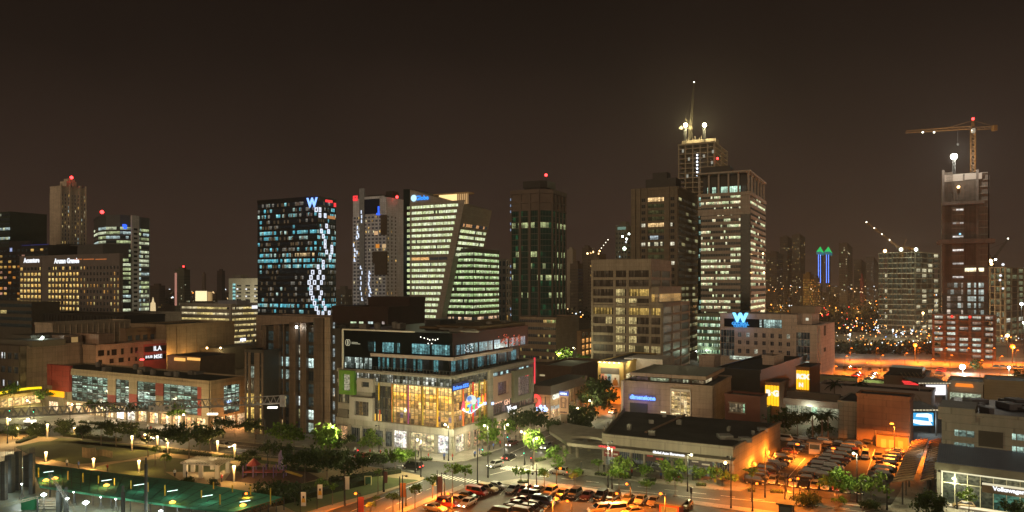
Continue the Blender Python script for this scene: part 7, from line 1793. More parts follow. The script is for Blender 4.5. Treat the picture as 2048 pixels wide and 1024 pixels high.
for q in range(26):
 m = MB();p_ = cu + V * RND.uniform(-13,14) + U * RND.uniform(-9,10);w,l = RND.uniform(.5,1.6),RND.uniform(.5,2.2);m.prism([(p_.x - w,p_.y - l),(p_.x + w,p_.y - l),(p_.x + w,p_.y + l),(p_.x - w,p_.y + l)],zU + .1,zU + RND.uniform(.4,1.5));m.build("roof_unit",mat("roof unit steel",(.10,.10,.12),.5),b.root)
m = MB();eu.box(m,-.6,5.5,zU - 1.2,zU + 1.3,-10,.3);m.build("corner_block",b.wallm,b.root);m = MB();eu.box(m,0,34,zU - .2,zU + .6,-.3,.2);m.build("upper_parapet",b.wallm,b.root)
zf0 = .9
b.win(e,.9,33,zf0,b.h - 1.2,16,3,lambda q,k:jit([(.06,.065,.035),(.10,.095,.05),(.14,.13,.07)][k],RND,.5) if not (4 <= q <= 6 and k < 2) else jit((.06,.16,.11),RND,.4),gm=GLASS_NEAR,d=.05,name="showroom_window")
m = MB()
for q in range(17):e.box(m,.9 + 32.1 * q / 16 - .05,.9 + 32.1 * q / 16 + .05,zf0,b.h - 1.1,.05,.25)
for z_ in (zf0,zf0 + (b.h - 1.2 - zf0) * .66):e.box(m,.9,33,z_ - .05,z_ + .05,.05,.2)
m.build("glazing_bars",mat("pale bars",(.6,.58,.42),.5),b.root)
m = MB();e.box(m,.7,33,b.h - 1.25,b.h - 1.05,.2,.45);e.box(m,.7,.9,zf0,b.h - 1.05,.2,.45);m.build("light_line",em("cream light line",(1,.92,.6),.9),b.root);m = MB();e.box(m,2,33,.55,.85,.1,.6);m.build("floor_light_line",em("warm light line",(1,.85,.55),1.1),b.root)
e.box(b.wall,0,.7,0,b.h - .9,-.2,.4);e.box(b.wall,0,33,0,.5,-.2,.5)
m = MB();s0 = e.s(1964,1.5);e.box(m,s0,33,e.z(1964,984,1.5),e.z(1964,969,1.5),.3,1.5);m.build("sign_fascia",mat("brown fascia",(.16,.12,.07),.6),b.root);m = MB();e.box(m,s0,33,e.z(1964,969,1.5),e.z(1964,969,1.5) + .12,.3,1.55);m.build("fascia_edge",em("cream edge line",(1,.9,.6),.8),b.root)
b.text(e,1986,977,1.0,"Volkswagen BGC",S_WHITE,d=1.7,bold=.05,align='LEFT')
for q in (5,15,25):
 light("showroom_light",500,(1,.93,.65),1,b.root,e.pt(q,3.2,2.5))
b.done(parapet=0,roof=True)
V,U,GA = V_,U_,GA_
# sloping trellis canopies along the walkway
def trellis(label,a,bq,w,z0=4.6):
 A_,B_ = P(*a),P(*bq);root = empty("trellis_canopy",A_,label,"canopy","trellis canopies of the walkway");t = (B_ - A_);ln = t.length;t.normalize();nn = Vector((t.y,-t.x,0));m = MB()
 q = [Vector(),t * ln,t * ln + nn * w,nn * w]
 m.box8([q[0] + Z * (z0 - .6),q[1] + Z * (z0 - .6),q[2] + Z * (z0 + .5),q[3] + Z * (z0 + .5)] + [p + Z * .12 for p in (q[0] + Z * (z0 - .6),q[1] + Z * (z0 - .6),q[2] + Z * (z0 + .5),q[3] + Z * (z0 + .5))]);m.build("cover",mat("brown canopy cover",(.20,.11,.06),.7,.2,.6),root)
 m = MB();n = 18
 for k in range(n + 1):
  p0 = t * (ln * k / n);m.bar(p0 + Z * (z0 - .3),p0 + nn * w + Z * (z0 + .85),.13)
  if k < n:m.bar(p0 + Z * (z0 - .3),t * (ln * (k + 1) / n) + nn * w + Z * (z0 + .85),.07)
 m.build("trellis_bars",mat("rust trellis",(.34,.20,.10),.6,.15),root)
 for k in range(0,n + 1,3):m = MB();p0 = t * (ln * k / n) + nn * w * .5;m.tube(p0,p0 + Z * (z0 - .1),.14);m.build("post",STEEL,root)
trellis("brown sloping trellis canopy on the parking lot side of the walkway",(1784,1008),(1822,918),3.6);trellis("brown sloping trellis canopy on the showroom side of the walkway",(1840,1006),(1858,918),2.6)
# ------------------------------------------------------------------ trees
def leafmat(name,a,bcol):
 m = bpy.data.materials.new(name);m.use_nodes = True;nt = m.node_tree;b = nt.nodes["Principled BSDF"];b.inputs["Roughness"].default_value = .55;b.inputs["Specular IOR Level"].default_value = .25
 gi = nt.nodes.new("ShaderNodeNewGeometry");r = nt.nodes.new("ShaderNodeValToRGB");r.color_ramp.elements[0].color = (*a,1);r.color_ramp.elements[1].color = (*bcol,1)
 nt.links.new(gi.outputs["Random Per Island"],r.inputs[0]);nt.links.new(r.outputs[0],b.inputs["Base Color"])
 t = nt.nodes.new("ShaderNodeBsdfTranslucent");nt.links.new(r.outputs[0],t.inputs[0]);mx = nt.nodes.new("ShaderNodeMixShader");mx.inputs[0].default_value = .35
 nt.links.new(b.outputs[0],mx.inputs[1]);nt.links.new(t.outputs[0],mx.inputs[2]);nt.links.new(mx.outputs[0],nt.nodes["Material Output"].inputs[0]);return m
LEAF = leafmat("leaves",(.05,.11,.015),(.17,.27,.04));LEAFD = leafmat("dark leaves",(.018,.035,.010),(.06,.085,.022));LEAFY = leafmat("young leaves",(.06,.12,.015),(.20,.27,.05))  # brighter leaf tone imitates lamp lit crowns, dark tone unlit ones
BARK = mat("bark",(.13,.095,.065),.9,.3,2.0)
def crown_mesh(seed,n,leaf,clumps,fl=.75,m=LEAF,hollow=.35):
 """unit crown (radius about 1, centre at origin): leaf cards gathered in uneven clumps with gaps between"""
 r = random.Random(seed);mb = MB();cs = []
 for k in range(clumps):
  while True:
   p = Vector((r.uniform(-1,1),r.uniform(-1,1),r.uniform(-1,1)))
   if hollow < p.length < 1:break
  p.z *= fl;cs.append((p * r.uniform(.72,1.0),r.uniform(.20,.40)))
 for i in range(n):
  c,s = cs[r.randrange(clumps)];q = Vector((r.gauss(0,1),r.gauss(0,1),r.gauss(0,.75)));p = c + q * s * .55
  a = Vector((r.gauss(0,1),r.gauss(0,1),r.gauss(0,.6))).normalized();b_ = a.orthogonal().normalized();b_.rotate(Matrix.Rotation(r.uniform(0,6.28),3,a));l = leaf * r.uniform(.6,1.35)
  mb.quad([p - b_ * l * .5,p + a.cross(b_) * l * .32,p + b_ * l * .5,p - a.cross(b_) * l * .32])
 me = mb.mesh("crown",m);return me,cs
CR = {}
def tree(label,base,h,rad,kind='bright',group=None,seed=None,name="street_tree",lean=0,fl=None,trunk_r=None):
 """tapered trunk with limbs that run into the clumps of the crown"""
 k = (kind,(seed or 0) % 4);first = k not in CR
 if first:
  args = {'bright':(900,.20,17,.62,LEAF),'dark':(620,.19,15,.7,LEAFD),'thin':(330,.22,12,.55,LEAF),'young':(420,.22,12,.6,LEAFY),'dense':(1500,.17,24,.85,LEAFD),'wide':(1300,.15,22,.38,LEAFD)}[kind]
  CR[k] = crown_mesh(hash(k[1]) * 13 + len(kind) * 7,args[0],args[1],args[2],args[3],args[4])
 me,cs = CR[k]
 root = empty(name,base,label,"tree",group,rz=((seed or 0) * 1.7) % 6.28)
 cz = h - rad * .62
 c = obj("crown",me,root,(lean,0,cz));c.scale = (rad,rad,rad * (fl or 1))
 mb = MB();tr = trunk_r or max(.09,h * .016);f = Vector((lean * .4,0,cz - rad * .45));mb.tube((0,0,0),f,tr,tr * .6,7)
 for q,s in cs[:6]:
  e_ = Vector((lean,0,cz)) + Vector((q.x,q.y,q.z * (fl or 1))) * rad * .85;mb.tube(f,e_,tr * .5,tr * .12,5)
 mb.build("trunk",BARK,root);return root
def hpx(x,y,ytop):
 return zat(ytop,P(x,y).y)
# base pixel, top pixel row, crown radius in pixels, kind, group key
TREES = [
 # along the pavement before the finned building and the corner building
 (560,912,848,24,'bright','a'),(588,910,852,20,'bright','a'),(654,918,852,30,'bright','a'),(690,920,866,18,'dark','a'),(745,912,862,24,'young','a'),(790,948,894,22,'bright','a'),
 (812,930,893,18,'thin','a'),
 # side street beside the corner building
 (972,893,838,30,'bright','b'),(1012,886,836,20,'thin','b'),(1040,878,816,26,'dark','b'),(1062,872,812,30,'dark','b'),(1030,868,832,20,'young','b'),
 # island and side street right
 (1068,930,862,26,'bright','c'),(1108,884,842,18,'dense','c'),(1162,862,812,30,'dense','c'),(1112,935,890,22,'thin','c'),(1196,828,762,34,'dense','c'),(1218,800,762,26,'dense','c'),(1178,818,770,26,'dark','c'),(1142,870,848,16,'dense','c'),(1212,812,786,12,'young','c'),
 # before the showroom
 (1116,950,916,14,'thin','d'),(1197,948,914,12,'thin','d'),(1245,960,914,24,'young','d'),(1292,962,926,18,'thin','d'),(1345,962,914,26,'young','d'),(1390,962,928,20,'young','d'),(1445,972,928,26,'thin','d'),(1155,950,936,9,'thin','d'),
 # slim trees on the near verge of the main street
 (905,985,924,16,'thin','e'),(930,976,922,18,'thin','e'),(1042,965,930,16,'thin','e'),(1089,976,934,14,'thin','e'),(1150,978,934,14,'thin','e'),(1238,990,930,18,'thin','e'),(1293,992,956,14,'thin','e'),(1350,1000,936,20,'thin','e'),(1503,1004,930,14,'thin','e'),
 (830,1018,966,14,'young','f'),(786,1030,985,12,'young','f'),(742,1036,1002,10,'young','f'),(865,998,948,14,'thin','f'),(752,1010,988,8,'thin','f'),
 # park
 (610,968,886,40,'wide','p'),(654,978,890,36,'wide','p'),(690,964,902,30,'dark','p'),(726,958,900,22,'dark','p'),(762,958,912,12,'dense','p'),(756,990,936,8,'thin','p'),(540,942,880,18,'dark','p'),(567,934,884,16,'dark','p'),(495,930,898,16,'dark','p'),(490,950,925,14,'dense','p'),(378,925,842,30,'dark','p'),(400,912,850,22,'dark','p'),(420,908,852,22,'dark','p'),(334,925,848,22,'dark','p'),(232,895,838,22,'dark','p'),(202,893,838,16,'dark','p'),(296,915,856,18,'dark','p'),(260,880,845,18,'dark','p'),(130,868,842,18,'dense','p'),(77,872,846,18,'dense','p'),(310,935,890,10,'thin','p'),(330,952,905,12,'thin','p'),(530,1005,960,26,'dark','p'),(560,995,958,22,'dark','p'),(590,1012,965,26,'dark','p'),(640,1000,955,14,'thin','p'),(665,1012,965,10,'thin','p'),(25,880,850,14,'dense','p'),(375,975,958,12,'dense','p'),(425,985,960,12,'dense','p'),(165,882,852,14,'dense','p'),
 # pavement of the mall
 (190,840,796,16,'dark','m'),(222,846,800,18,'dark','m'),(262,850,806,14,'dark','m'),(355,862,806,18,'bright','m'),(448,872,828,18,'dark','m'),(470,875,836,16,'dark','m'),(26,826,768,14,'bright','m'),(85,828,776,16,'young','m'),(510,888,832,20,'dark','m'),
 # right parking lot
 (1672,1000,940,26,'bright','q'),(1742,1008,946,32,'young','q'),(1700,1000,952,18,'bright','q'),(1612,1008,976,26,'wide','q'),(1678,1014,988,14,'thin','q'),(1740,1020,995,18,'wide','q'),(1568,876,816,26,'dark','q'),(1595,880,818,20,'dark','q'),(1640,880,840,22,'dark','q'),(1938,1032,978,18,'young','q'),(1862,1042,990,28,'dense','q'),(2018,1042,992,24,'dark','q'),
 # far
 (1128,742,700,22,'bright','r'),(1160,738,710,14,'bright','r'),(1176,738,712,9,'bright','r'),(1790,780,735,14,'dark','r'),(1680,770,748,10,'young','r'),(1950,745,718,14,'dark','r'),(2040,760,738,12,'dark','r')]
TPH = {'a':("{} street tree from the left before the finned and colourful buildings","street trees before the corner building"),
       'b':("{} street tree from the corner along the colourful building's side","street trees of the side street"),
       'c':("{} tree from the crossing, totem sign side of the side street","trees by the totem sign"),
       'd':("{} tree from the left on the forecourt of the flat roofed showroom","forecourt trees"),
       'e':("{} slim tree from the left on the verge before the near car park","slim verge trees"),
       'f':("{} orange lit sapling by the near car park's left kerb","orange lit saplings"),
       'p':("{} park tree counted from the playground corner westward","trees of the park"),
       'm':("{} tree on the pavement before the red and cream mall","trees before the mall"),
       'q':("{} tree around the right hand parking lot and showroom","trees of the parking lot"),
       'r':("{} small distant tree near the far lots","small distant trees")}
cnt = {}
KADJ = {'bright':'bright green lamp lit','dark':'dark leafy','thin':'sparse thin','young':'yellow green','dense':'dense dark','wide':'wide flat crowned'}
def ordw(n):return ORD[n] if n < 20 else ("twenty-" + ORD[n - 20] if n < 29 else ("thirtieth" if n == 29 else "thirty-" + ORD[n - 30]))
for i,(x,y,yt,rp,kd,gk) in enumerate(TREES):
 n = cnt.get((gk,kd),0);cnt[(gk,kd)] = n + 1;bp = P(x,y)
 lab = TPH[gk][0].format(ordw(n) + " " + KADJ[kd])
 tree(lab,bp,hpx(x,y,yt),rp / FPX * bp.y * 1.15,kd,TPH[gk][1],i)
def palm(label,x,y,yt,d=None,rp=14):
 bp = P(x,y) if d is None else D(x,d);h = zat(yt,bp.y);root = empty("palm_tree",bp,label,"palm","palms by the mall");r = random.Random(int(x));mb = MB();mb.tube((0,0,0),(0,0,h * .86),.22,.16,7);mb.build("trunk",BARK,root);mb = MB();R_ = rp / FPX * bp.y
 for k in range(17):
  a = k / 17 * 6.28 + r.uniform(-.2,.2);el = r.uniform(-.1,1.0);prev = Vector((0,0,h * .86));dirv = Vector((math.cos(a) * math.cos(el),math.sin(a) * math.cos(el),math.sin(el)))
  for s in range(5):
   nx = prev + dirv * R_ * .26;dirv = (dirv + Vector((0,0,-.28))).normalized();sd = dirv.cross(Z).normalized() * R_ * (.16 if s < 4 else .06)
   mb.quad([prev - sd,prev,nx,nx - sd * .8 - Z * R_ * .06]);mb.quad([prev,prev + sd,nx + sd * .8 - Z * R_ * .06,nx]);prev = nx
 mb.build("fronds",LEAFD,root)
palm("left of two dark palms on the planted strip before the olive wall",1669,800,764,262,17);palm("right of two dark palms on the planted strip before the olive wall",1720,800,764,262,17)
palm("left palm with drooping fronds before the white mall wing",1625,884,820,None,20);palm("middle palm with drooping fronds before the white mall wing",1644,886,824,None,16);palm("right palm with drooping fronds before the white mall wing",1656,885,821,None,18)
# hedges and planting beds
def hedge(label,pts,w=1.4,h=.9,m=LEAFD,n=60,name="hedge",dens=26):
 q = [P(*p) for p in pts];root = empty(name,q[0],label,"hedge","hedges and planting beds");mb = MB();r = random.Random(int(q[0].x * 10));core = MB()
 for a,c in zip(q[:-1],q[1:]):
  l = (c - a).length;t = (c - a).normalized();nn = Vector((-t.y,t.x,0));a0,c0 = a - q[0],c - q[0]
  core.box8([a0 - nn * w * .4,c0 - nn * w * .4,c0 + nn * w * .4,a0 + nn * w * .4] + [p + Z * h * .8 for p in (a0 - nn * w * .4,c0 - nn * w * .4,c0 + nn * w * .4,a0 + nn * w * .4)])
  for i in range(int(l * dens)):
   p = a0 + t * r.uniform(0,l) + nn * r.uniform(-.5,.5) * w + Z * (r.uniform(.15,1.1) * h + .15);ax = Vector((r.gauss(0,1),r.gauss(0,1),r.gauss(0,1))).normalized();b_ = ax.orthogonal().normalized();s = r.uniform(.2,.42)
   mb.quad([p - b_ * s * .5,p + ax.cross(b_) * s * .35,p + b_ * s * .5,p - ax.cross(b_) * s * .35])
 mb.build("leaves",m,root);core.build("stems",mat("hedge core",(.02,.025,.008),.95,.3,2.0),root)
for i,(pts,lab,kw) in enumerate([
 ([(660,966),(800,946)],"long dark hedge along the park edge by the main street",dict(w=2.0,h=1.2)),([(540,1012),(640,990),(728,968)],"dark hedge mass in the lower park corner",dict(w=3.5,h=1.6)),([(330,905),(420,914)],"clipped hedge left of the white pergola",dict(w=1.6)),([(440,918),(520,922)],"yellow green bed before the playground",dict(m=LEAFY,w=1.6)),([(130,872),(240,882)],"low hedge along the park's upper path",dict(w=1.6)),([(0,868),(70,866)],"low hedge at the left frame edge of the park",dict(w=1.6)),([(36,888),(70,876)],"round clipped bed on the park lawn's left end",dict(w=1.6)),
 ([(735,912),(772,916)],"planter before the finned building's end",dict(m=LEAF)),([(840,920),(864,921)],"small planter before the shop windows",dict(m=LEAF,h=.6)),([(964,912),(980,908)],"small tree planter on the side street corner",dict(m=LEAF,h=.6)),([(1070,924),(1090,920)],"tree planter by the crossing",dict(m=LEAFY,h=.6)),([(1146,946),(1166,948)],"first green bed from the left along the showroom kerb",dict(m=LEAFY,h=.6)),([(1190,950),(1212,952)],"second green bed from the left along the showroom kerb",dict(m=LEAFY,h=.6)),([(1240,956),(1262,958)],"third green bed from the left along the showroom kerb",dict(m=LEAFY,h=.6)),([(1290,962),(1312,964)],"fourth green bed from the left along the showroom kerb",dict(h=.6)),([(1392,972),(1412,973)],"fifth green bed from the left along the showroom kerb",dict(m=LEAFY,h=.6)),([(1496,982),(1510,983)],"sixth green bed from the left along the showroom kerb",dict(m=LEAFY,h=.6)),([(1036,966),(1056,967)],"round green bed at the verge tip",dict(m=LEAFY,h=.5)),([(1540,984),(1566,986)],"green bed by the parking lot entrance",dict(m=LEAFY,h=.5)),([(1500,968),(1530,956)],"dark bed at the foot of the showroom's orange wall",dict(m=LEAFD,h=.8)),([(1570,874),(1690,888)],"dark planting before the white mall wing",dict(w=2.0,h=1.0)),([(160,846),(260,856)],"low planting strip before the mall shops",dict(h=.7)),([(280,862),(400,876)],"second planting strip before the mall shops",dict(h=.7)),([(570,940),(640,946)],"dark hedge behind the playground",dict(w=1.6,h=1.0))]):
 hedge(lab,pts,**kw)

# ------------------------------------------------------------------ cars
PAINTS = {}
def paint(nm,c,metal=.3):
 if nm not in PAINTS:
  m = mat("car paint " + nm,c,.4,.04,3.0,metal=metal,spec=.6);m.node_tree.nodes["Principled BSDF"].inputs["Coat Weight"].default_value = .25;PAINTS[nm] = m
 return PAINTS[nm]
CARC = {"white":(.48,.46,.43),"silver":(.24,.24,.24),"black":(.012,.012,.013),"dark grey":(.06,.06,.065),"red":(.28,.02,.015),"blue":(.02,.035,.10),"beige":(.34,.25,.13),"maroon":(.09,.015,.015)}
CGLASS = mat("car glass",(.008,.010,.011),.06,0,spec=.7);TYRE = mat("tyre rubber",(.012,.012,.012),.9,0);RIM = mat("wheel rim",(.45,.45,.45),.35,0,metal=.8)
HEADL = mat("headlight lens",(.75,.75,.72),.15,0);TAILL = mat("tail light lens",(.30,.01,.01),.25,0);HEADON = em("headlight on",(1,.93,.75),14);TAILON = em("tail light on",(1,.04,.03),7)
SHAPES = {"sedan":([(-2.25,.36,.80,.74),(-2.05,.28,.98,.86),(-1.3,.25,.97,.88),(0,.24,.93,.89),(1.1,.25,.92,.88),(1.85,.27,.80,.85),(2.18,.34,.62,.74)],(-1.75,1.05,-1.0,.2,1.43,.95)),
          "suv":([(-2.2,.45,1.0,.80),(-2.1,.38,1.14,.90),(-1.2,.34,1.12,.92),(0,.33,1.10,.92),(1.2,.34,1.08,.91),(1.95,.36,.98,.88),(2.2,.44,.74,.80)],(-2.12,1.15,-1.85,.4,1.78,1.12)),
          "hatchback":([(-1.9,.36,.92,.76),(-1.8,.28,1.02,.84),(-1.0,.25,1.0,.85),(0,.24,.97,.86),(1.0,.25,.95,.85),(1.6,.27,.84,.82),(1.85,.34,.64,.72)],(-1.82,1.1,-1.45,.3,1.52,.98)),
          "van":([(-2.3,.45,1.0,.82),(-2.22,.36,1.16,.90),(-1.2,.33,1.16,.92),(0,.32,1.15,.92),(1.4,.33,1.12,.91),(2.05,.36,.96,.88),(2.25,.44,.74,.80)],(-2.26,1.75,-2.1,.95,1.92,1.14))}
CARM = {}
def car_meshes(kind):
 st,(rb,fb,rt,ft,zr,zb) = SHAPES[kind];n = 8;mb = MB();prev = None
 def ringp(s):
  x,z0,z1,w = s;return [(x,-w * .86,z0),(x,-w,z0 + .18),(x,-w,z1 - .16),(x,-w * .9,z1),(x,w * .9,z1),(x,w,z1 - .16),(x,w,z0 + .18),(x,w * .86,z0)]
 i0 = 0
 for s in st:mb.v += ringp(s)
 for k in range(len(st) - 1):
  for j in range(n):
   a,c = k * n + j,k * n + (j + 1) % n;mb.f.append((a,c,c + n,a + n));mb.mi.append(0);mb.col.append(None)
 mb.f.append(tuple(reversed(range(n)))[::-1]);mb.mi.append(0);mb.col.append(None);mb.f.append(tuple(range((len(st) - 1) * n,len(st) * n)));mb.mi.append(0);mb.col.append(None)
 wb = max(s[3] for s in st) * .93;wt = wb * .78
 B = [(rb,-wb,zb - .04),(fb,-wb,zb - .04),(fb,wb,zb - .04),(rb,wb,zb - .04)];T = [(rt,-wt,zr),(ft,-wt,zr),(ft,wt,zr),(rt,wt,zr)]
 mb.box8(B + T)
 body = mb.mesh("body",PAINTS["white"]);bm_ = bmesh.new();bm_.from_mesh(body);bmesh.ops.recalc_face_normals(bm_,faces=bm_.faces[:]);bm_.to_mesh(body);bm_.free()
 Bv = [Vector(p) for p in B];Tv = [Vector(p) for p in T]
 def pane(a,c,d_,e_,off,ins=.08,lo=.1):
  q = [a.lerp(e_,lo).lerp(c.lerp(d_,lo),ins),c.lerp(d_,lo).lerp(a.lerp(e_,lo),ins),d_.lerp(c,.09).lerp(e_.lerp(a,.09),ins),e_.lerp(a,.09).lerp(d_.lerp(c,.09),ins)];m = MB();m.quad([p + off for p in q]);return m
 R = {"body":(body,None)}
 R["windscreen"] = pane(Bv[1],Bv[2],Tv[2],Tv[1],Vector((.015,0,.012)),.05).mesh("windscreen",CGLASS);R["rear_window"] = pane(Bv[3],Bv[0],Tv[0],Tv[3],Vector((-.015,0,.012)),.06).mesh("rear_window",CGLASS)
 R["side_window"] = [pane(Bv[0],Bv[1],Tv[1],Tv[0],Vector((0,-.015,.003)),.05).mesh("side_window",CGLASS),pane(Bv[2],Bv[3],Tv[3],Tv[2],Vector((0,.015,.003)),.05).mesh("side_window",CGLASS)]
 wm = MB();wm.tube((0,-.11,0),(0,.11,0),.33,n=12);R["wheel"] = wm.mesh("wheel",TYRE);rm = MB();rm.tube((0,-.122,0),(0,.122,0),.20,n=8);R["rim"] = rm.mesh("rim",RIM)
 xf,w_,zf = st[-1][0],st[-1][3],st[-1][2];xr,wr,zr_ = st[0][0],st[0][3],st[0][2]
 hl = MB();hl.box(-.06,.05,-.17,.17,-.07,.07);R["headlight"] = hl.mesh("headlight",HEADL);tl_ = MB();tl_.box(-.05,.06,-.15,.15,-.09,.09);R["taillight"] = tl_.mesh("taillight",TAILL)
 pl = MB();pl.box(-.02,.02,-.24,.24,-.06,.06);R["plate"] = pl.mesh("number_plate",mat("plate white",(.7,.7,.68),.5,0))
 R["pos"] = dict(wheels=[(st[1][0] + .62,w_ if False else st[3][3] - .10),(st[-2][0] - .48,st[3][3] - .10)],head=(xf - .02,w_ - .2,zf - .10),tail=(xr + .0,wr - .16,zr_ - .12));return R
PROTO = {}
def car(label,kind,colr,loc,heading,group,lights=False):
 """heading: direction the bonnet points (ground vector)"""
 paint("white",CARC["white"]);key = (kind,lights);rz = math.atan2(heading.y,heading.x)
 if key not in PROTO:
  if kind not in CARM:CARM[kind] = car_meshes(kind)
  R = CARM[kind];root = empty("parked_car" if not lights else "moving_car",(0,0,0),label,kind if kind != "sedan" else "car");body = obj("body",R["body"][0],root)
  body.material_slots[0].link = 'OBJECT';body.material_slots[0].material = PAINTS["white"]
  obj("windscreen",R["windscreen"],root);obj("rear_window",R["rear_window"],root);[obj("side_window",m,root) for m in R["side_window"]]
  for x,y in R["pos"]["wheels"]:
   for s in (-1,1):w = obj("wheel",R["wheel"],root,(x,s * y,.33));obj("rim",R["rim"],w)
  hx,hy,hz = R["pos"]["head"];tx,ty,tz = R["pos"]["tail"]
  for s in (-1,1):
   o = obj("headlight",R["headlight"],root,(hx,s * hy,hz));t_ = obj("taillight",R["taillight"],root,(tx,s * ty,tz))
   if lights:
    for q,mm in ((o,HEADON),(t_,TAILON)):q.material_slots[0].link = 'OBJECT';q.material_slots[0].material = mm
  obj("number_plate",R["plate"],root,(hx + .04,0,hz - .16));PROTO[key] = root;r = root
 else:r = copy_tree(PROTO[key])
 r["label"] = label;r["category"] = "car" if kind in ("sedan","hatchback") else kind;r["group"] = group;r.location = loc;r.rotation_euler = (0,0,rz)
 for ch in r.children:
  if ch.name.startswith("body"):ch.material_slots[0].material = paint(colr,CARC[colr])
 if lights:
  lg = bpy.data.lights.new("headlight_beam",'SPOT');lg.energy = 500;lg.color = (1,.9,.7);lg.spot_size = 1.1;lg.spot_blend = .6;lg.shadow_soft_size = .1;lo = obj("headlight_beam",lg,r,(2.4,0,.75));lo.rotation_euler = (0,math.radians(-82),0)
 return r
rc = random.Random(42);KINDS_ = ["sedan","suv","sedan","hatchback","suv","van"];CL = ["black","dark grey","silver","white","red","beige","blue","maroon"]
def row(a,bq,n,heading,where,group,z=.06,cols=None,kinds=None,endw="left",skip=()):
 A_,B_ = P(*a),P(*bq)
 for i in range(n):
  if i in skip:continue
  p = A_.lerp(B_,i / max(1,n - 1));p.z = z;c = (cols or CL)[i % len(cols or CL)] if cols else rc.choice(["black","dark grey"] * 3 + CL);k = kinds[i % len(kinds)] if kinds else rc.choice(KINDS_)
  car(f"{c} {k}, {ordw(i)} from the {endw} in {where}",k,c,p + Vector((rc.uniform(-.15,.15),rc.uniform(-.2,.2),0)),heading,group)
G1,G2 = "cars of the near car park","cars of the right parking lot"
HB = (P(1240,1012) - P(1252,990));HB.z = 0
row((1026,984),(1335,1011),13,-U,"the long row along the near verge",G1,cols=["dark grey","red","black","beige","black","dark grey","maroon","black","black","dark grey","silver","beige","black"],kinds=["sedan","hatchback","sedan","suv","sedan","suv","sedan","suv","suv","sedan","sedan","sedan","suv"])
car("beige sedan at the right end of the long row along the near verge","sedan","beige",P(1372,1016) + Z * .06,-U,G1)
row((872,1022),(992,978),7,V,"the slanting row by the left kerb",G1,cols=["beige","red","beige","black","red","beige","silver"],kinds=["sedan","suv","sedan","sedan","van","suv","sedan"],endw="near end")
row((1000,1034),(1058,998),5,-V,"the centre double row's left line",G1,cols=["black","black","black","maroon","dark grey"],endw="near end");row((1050,1036),(1098,1004),5,V,"the centre double row's right line",G1,cols=["dark grey","black","black","blue","black"],endw="near end")
row((1200,1026),(1262,1030),3,-V * .7 - U * .7,"the cut off group at the bottom edge",G1,cols=["beige","white","beige"],kinds=["suv","van","sedan"])
row((1512,970),(1598,894),13,V,"the row along the showroom's orange wall",G2,z=.18,cols=["black","dark grey","maroon","black","blue","silver","dark grey"],endw="near end");row((1610,962),(1672,900),9,-V,"the middle double row's left line",G2,z=.18,endw="near end",cols=["black","dark grey","black","maroon"]);row((1650,958),(1706,898),9,V,"the middle double row's right line",G2,z=.18,endw="near end",cols=["dark grey","black","silver","black","maroon"]);row((1752,962),(1790,908),9,-V,"the row beside the trellis canopy",G2,z=.18,cols=["black","dark grey","black","silver","maroon"],endw="near end")
row((1546,968),(1718,988),9,-U,"the front row of the right parking lot",G2,z=.18,cols=["silver","dark grey","silver","black","beige","white","red","silver","black"])
car("yellowish van alone at the back of the right parking lot","van","white",P(1731,917) + Z * .18,-U,G2);car("dark pickup like sedan right of the lone yellowish van","sedan","dark grey",P(1757,918) + Z * .18,-U,G2);car("maroon van left of the lone yellowish van","van","maroon",P(1710,915) + Z * .18,-U,G2)
G3 = "cars at the mall drop off";row((1572,884),(1652,890),5,V,"the drop off before the white mall wing",G3,z=.18,cols=["white","silver","dark grey","blue","white"],kinds=["van","sedan","suv","sedan","suv"]);row((1682,893),(1712,897),2,V,"the pair before the grey panelled block",G3,z=.18,cols=["black","dark grey"])
G4 = "cars moving on the streets"
car("black van with lights on waiting at the crossing before the corner building","van","black",P(826,938) + Z * .0,-V,G4,True);car("white sport utility car with red tail lights on the main street","suv","white",P(1118,948) + Z * .0,-V,G4,True)
car("dark sedan on the side street beside the corner building","sedan","maroon",P(1024,891) + Z * .02,U * -1,G4,True);car("pale car with headlights by the showroom canopy corner","hatchback","silver",P(1092,897) + Z * .02,-U,G4,True);car("car with bright headlights far up the orange side street","sedan","white",P(1226,826) + Z * .02,-U,G4,True)
car("silver car turning across the crossing with headlights on","hatchback","silver",P(990,934),-V * .3 - U,G4,True);car("black sedan turning away with red tail lights at the side street mouth","sedan","black",P(1018,918),U,G4,True);car("red sedan further on the main street before the finned building","sedan","red",P(728,918),V,G4,True)
car("white sedan with headlights on the street before the mall, nearer of two","sedan","white",P(450,895),V,G4,True);car("silver sedan with headlights on the street before the mall, further of two","sedan","silver",P(300,878),V,G4,True);car("white hatchback on the street at far left with lights on","hatchback","white",P(60,848),V,G4,True)
car("pale green tinted hatchback displayed behind the right showroom's glass front","hatchback","beige",P(1926,1019) + Z * .25,-V,"display cars",False)
car("dark suv parked under the showroom eave among the forecourt trees","suv","dark grey",P(1322,944) + Z * .15,V,"display cars",False);car("black sedan parked under the eave at the showroom's right end","sedan","black",P(1408,948) + Z * .15,V,"display cars",False);car("dark suv at the forecourt left of the poster wall","suv","black",P(1266,936) + Z * .15,V,"display cars",False)
car("white sedan with headlights near exit lane of the near car park","sedan","white",P(935,1012) + Z * .06,-U,G1,True)
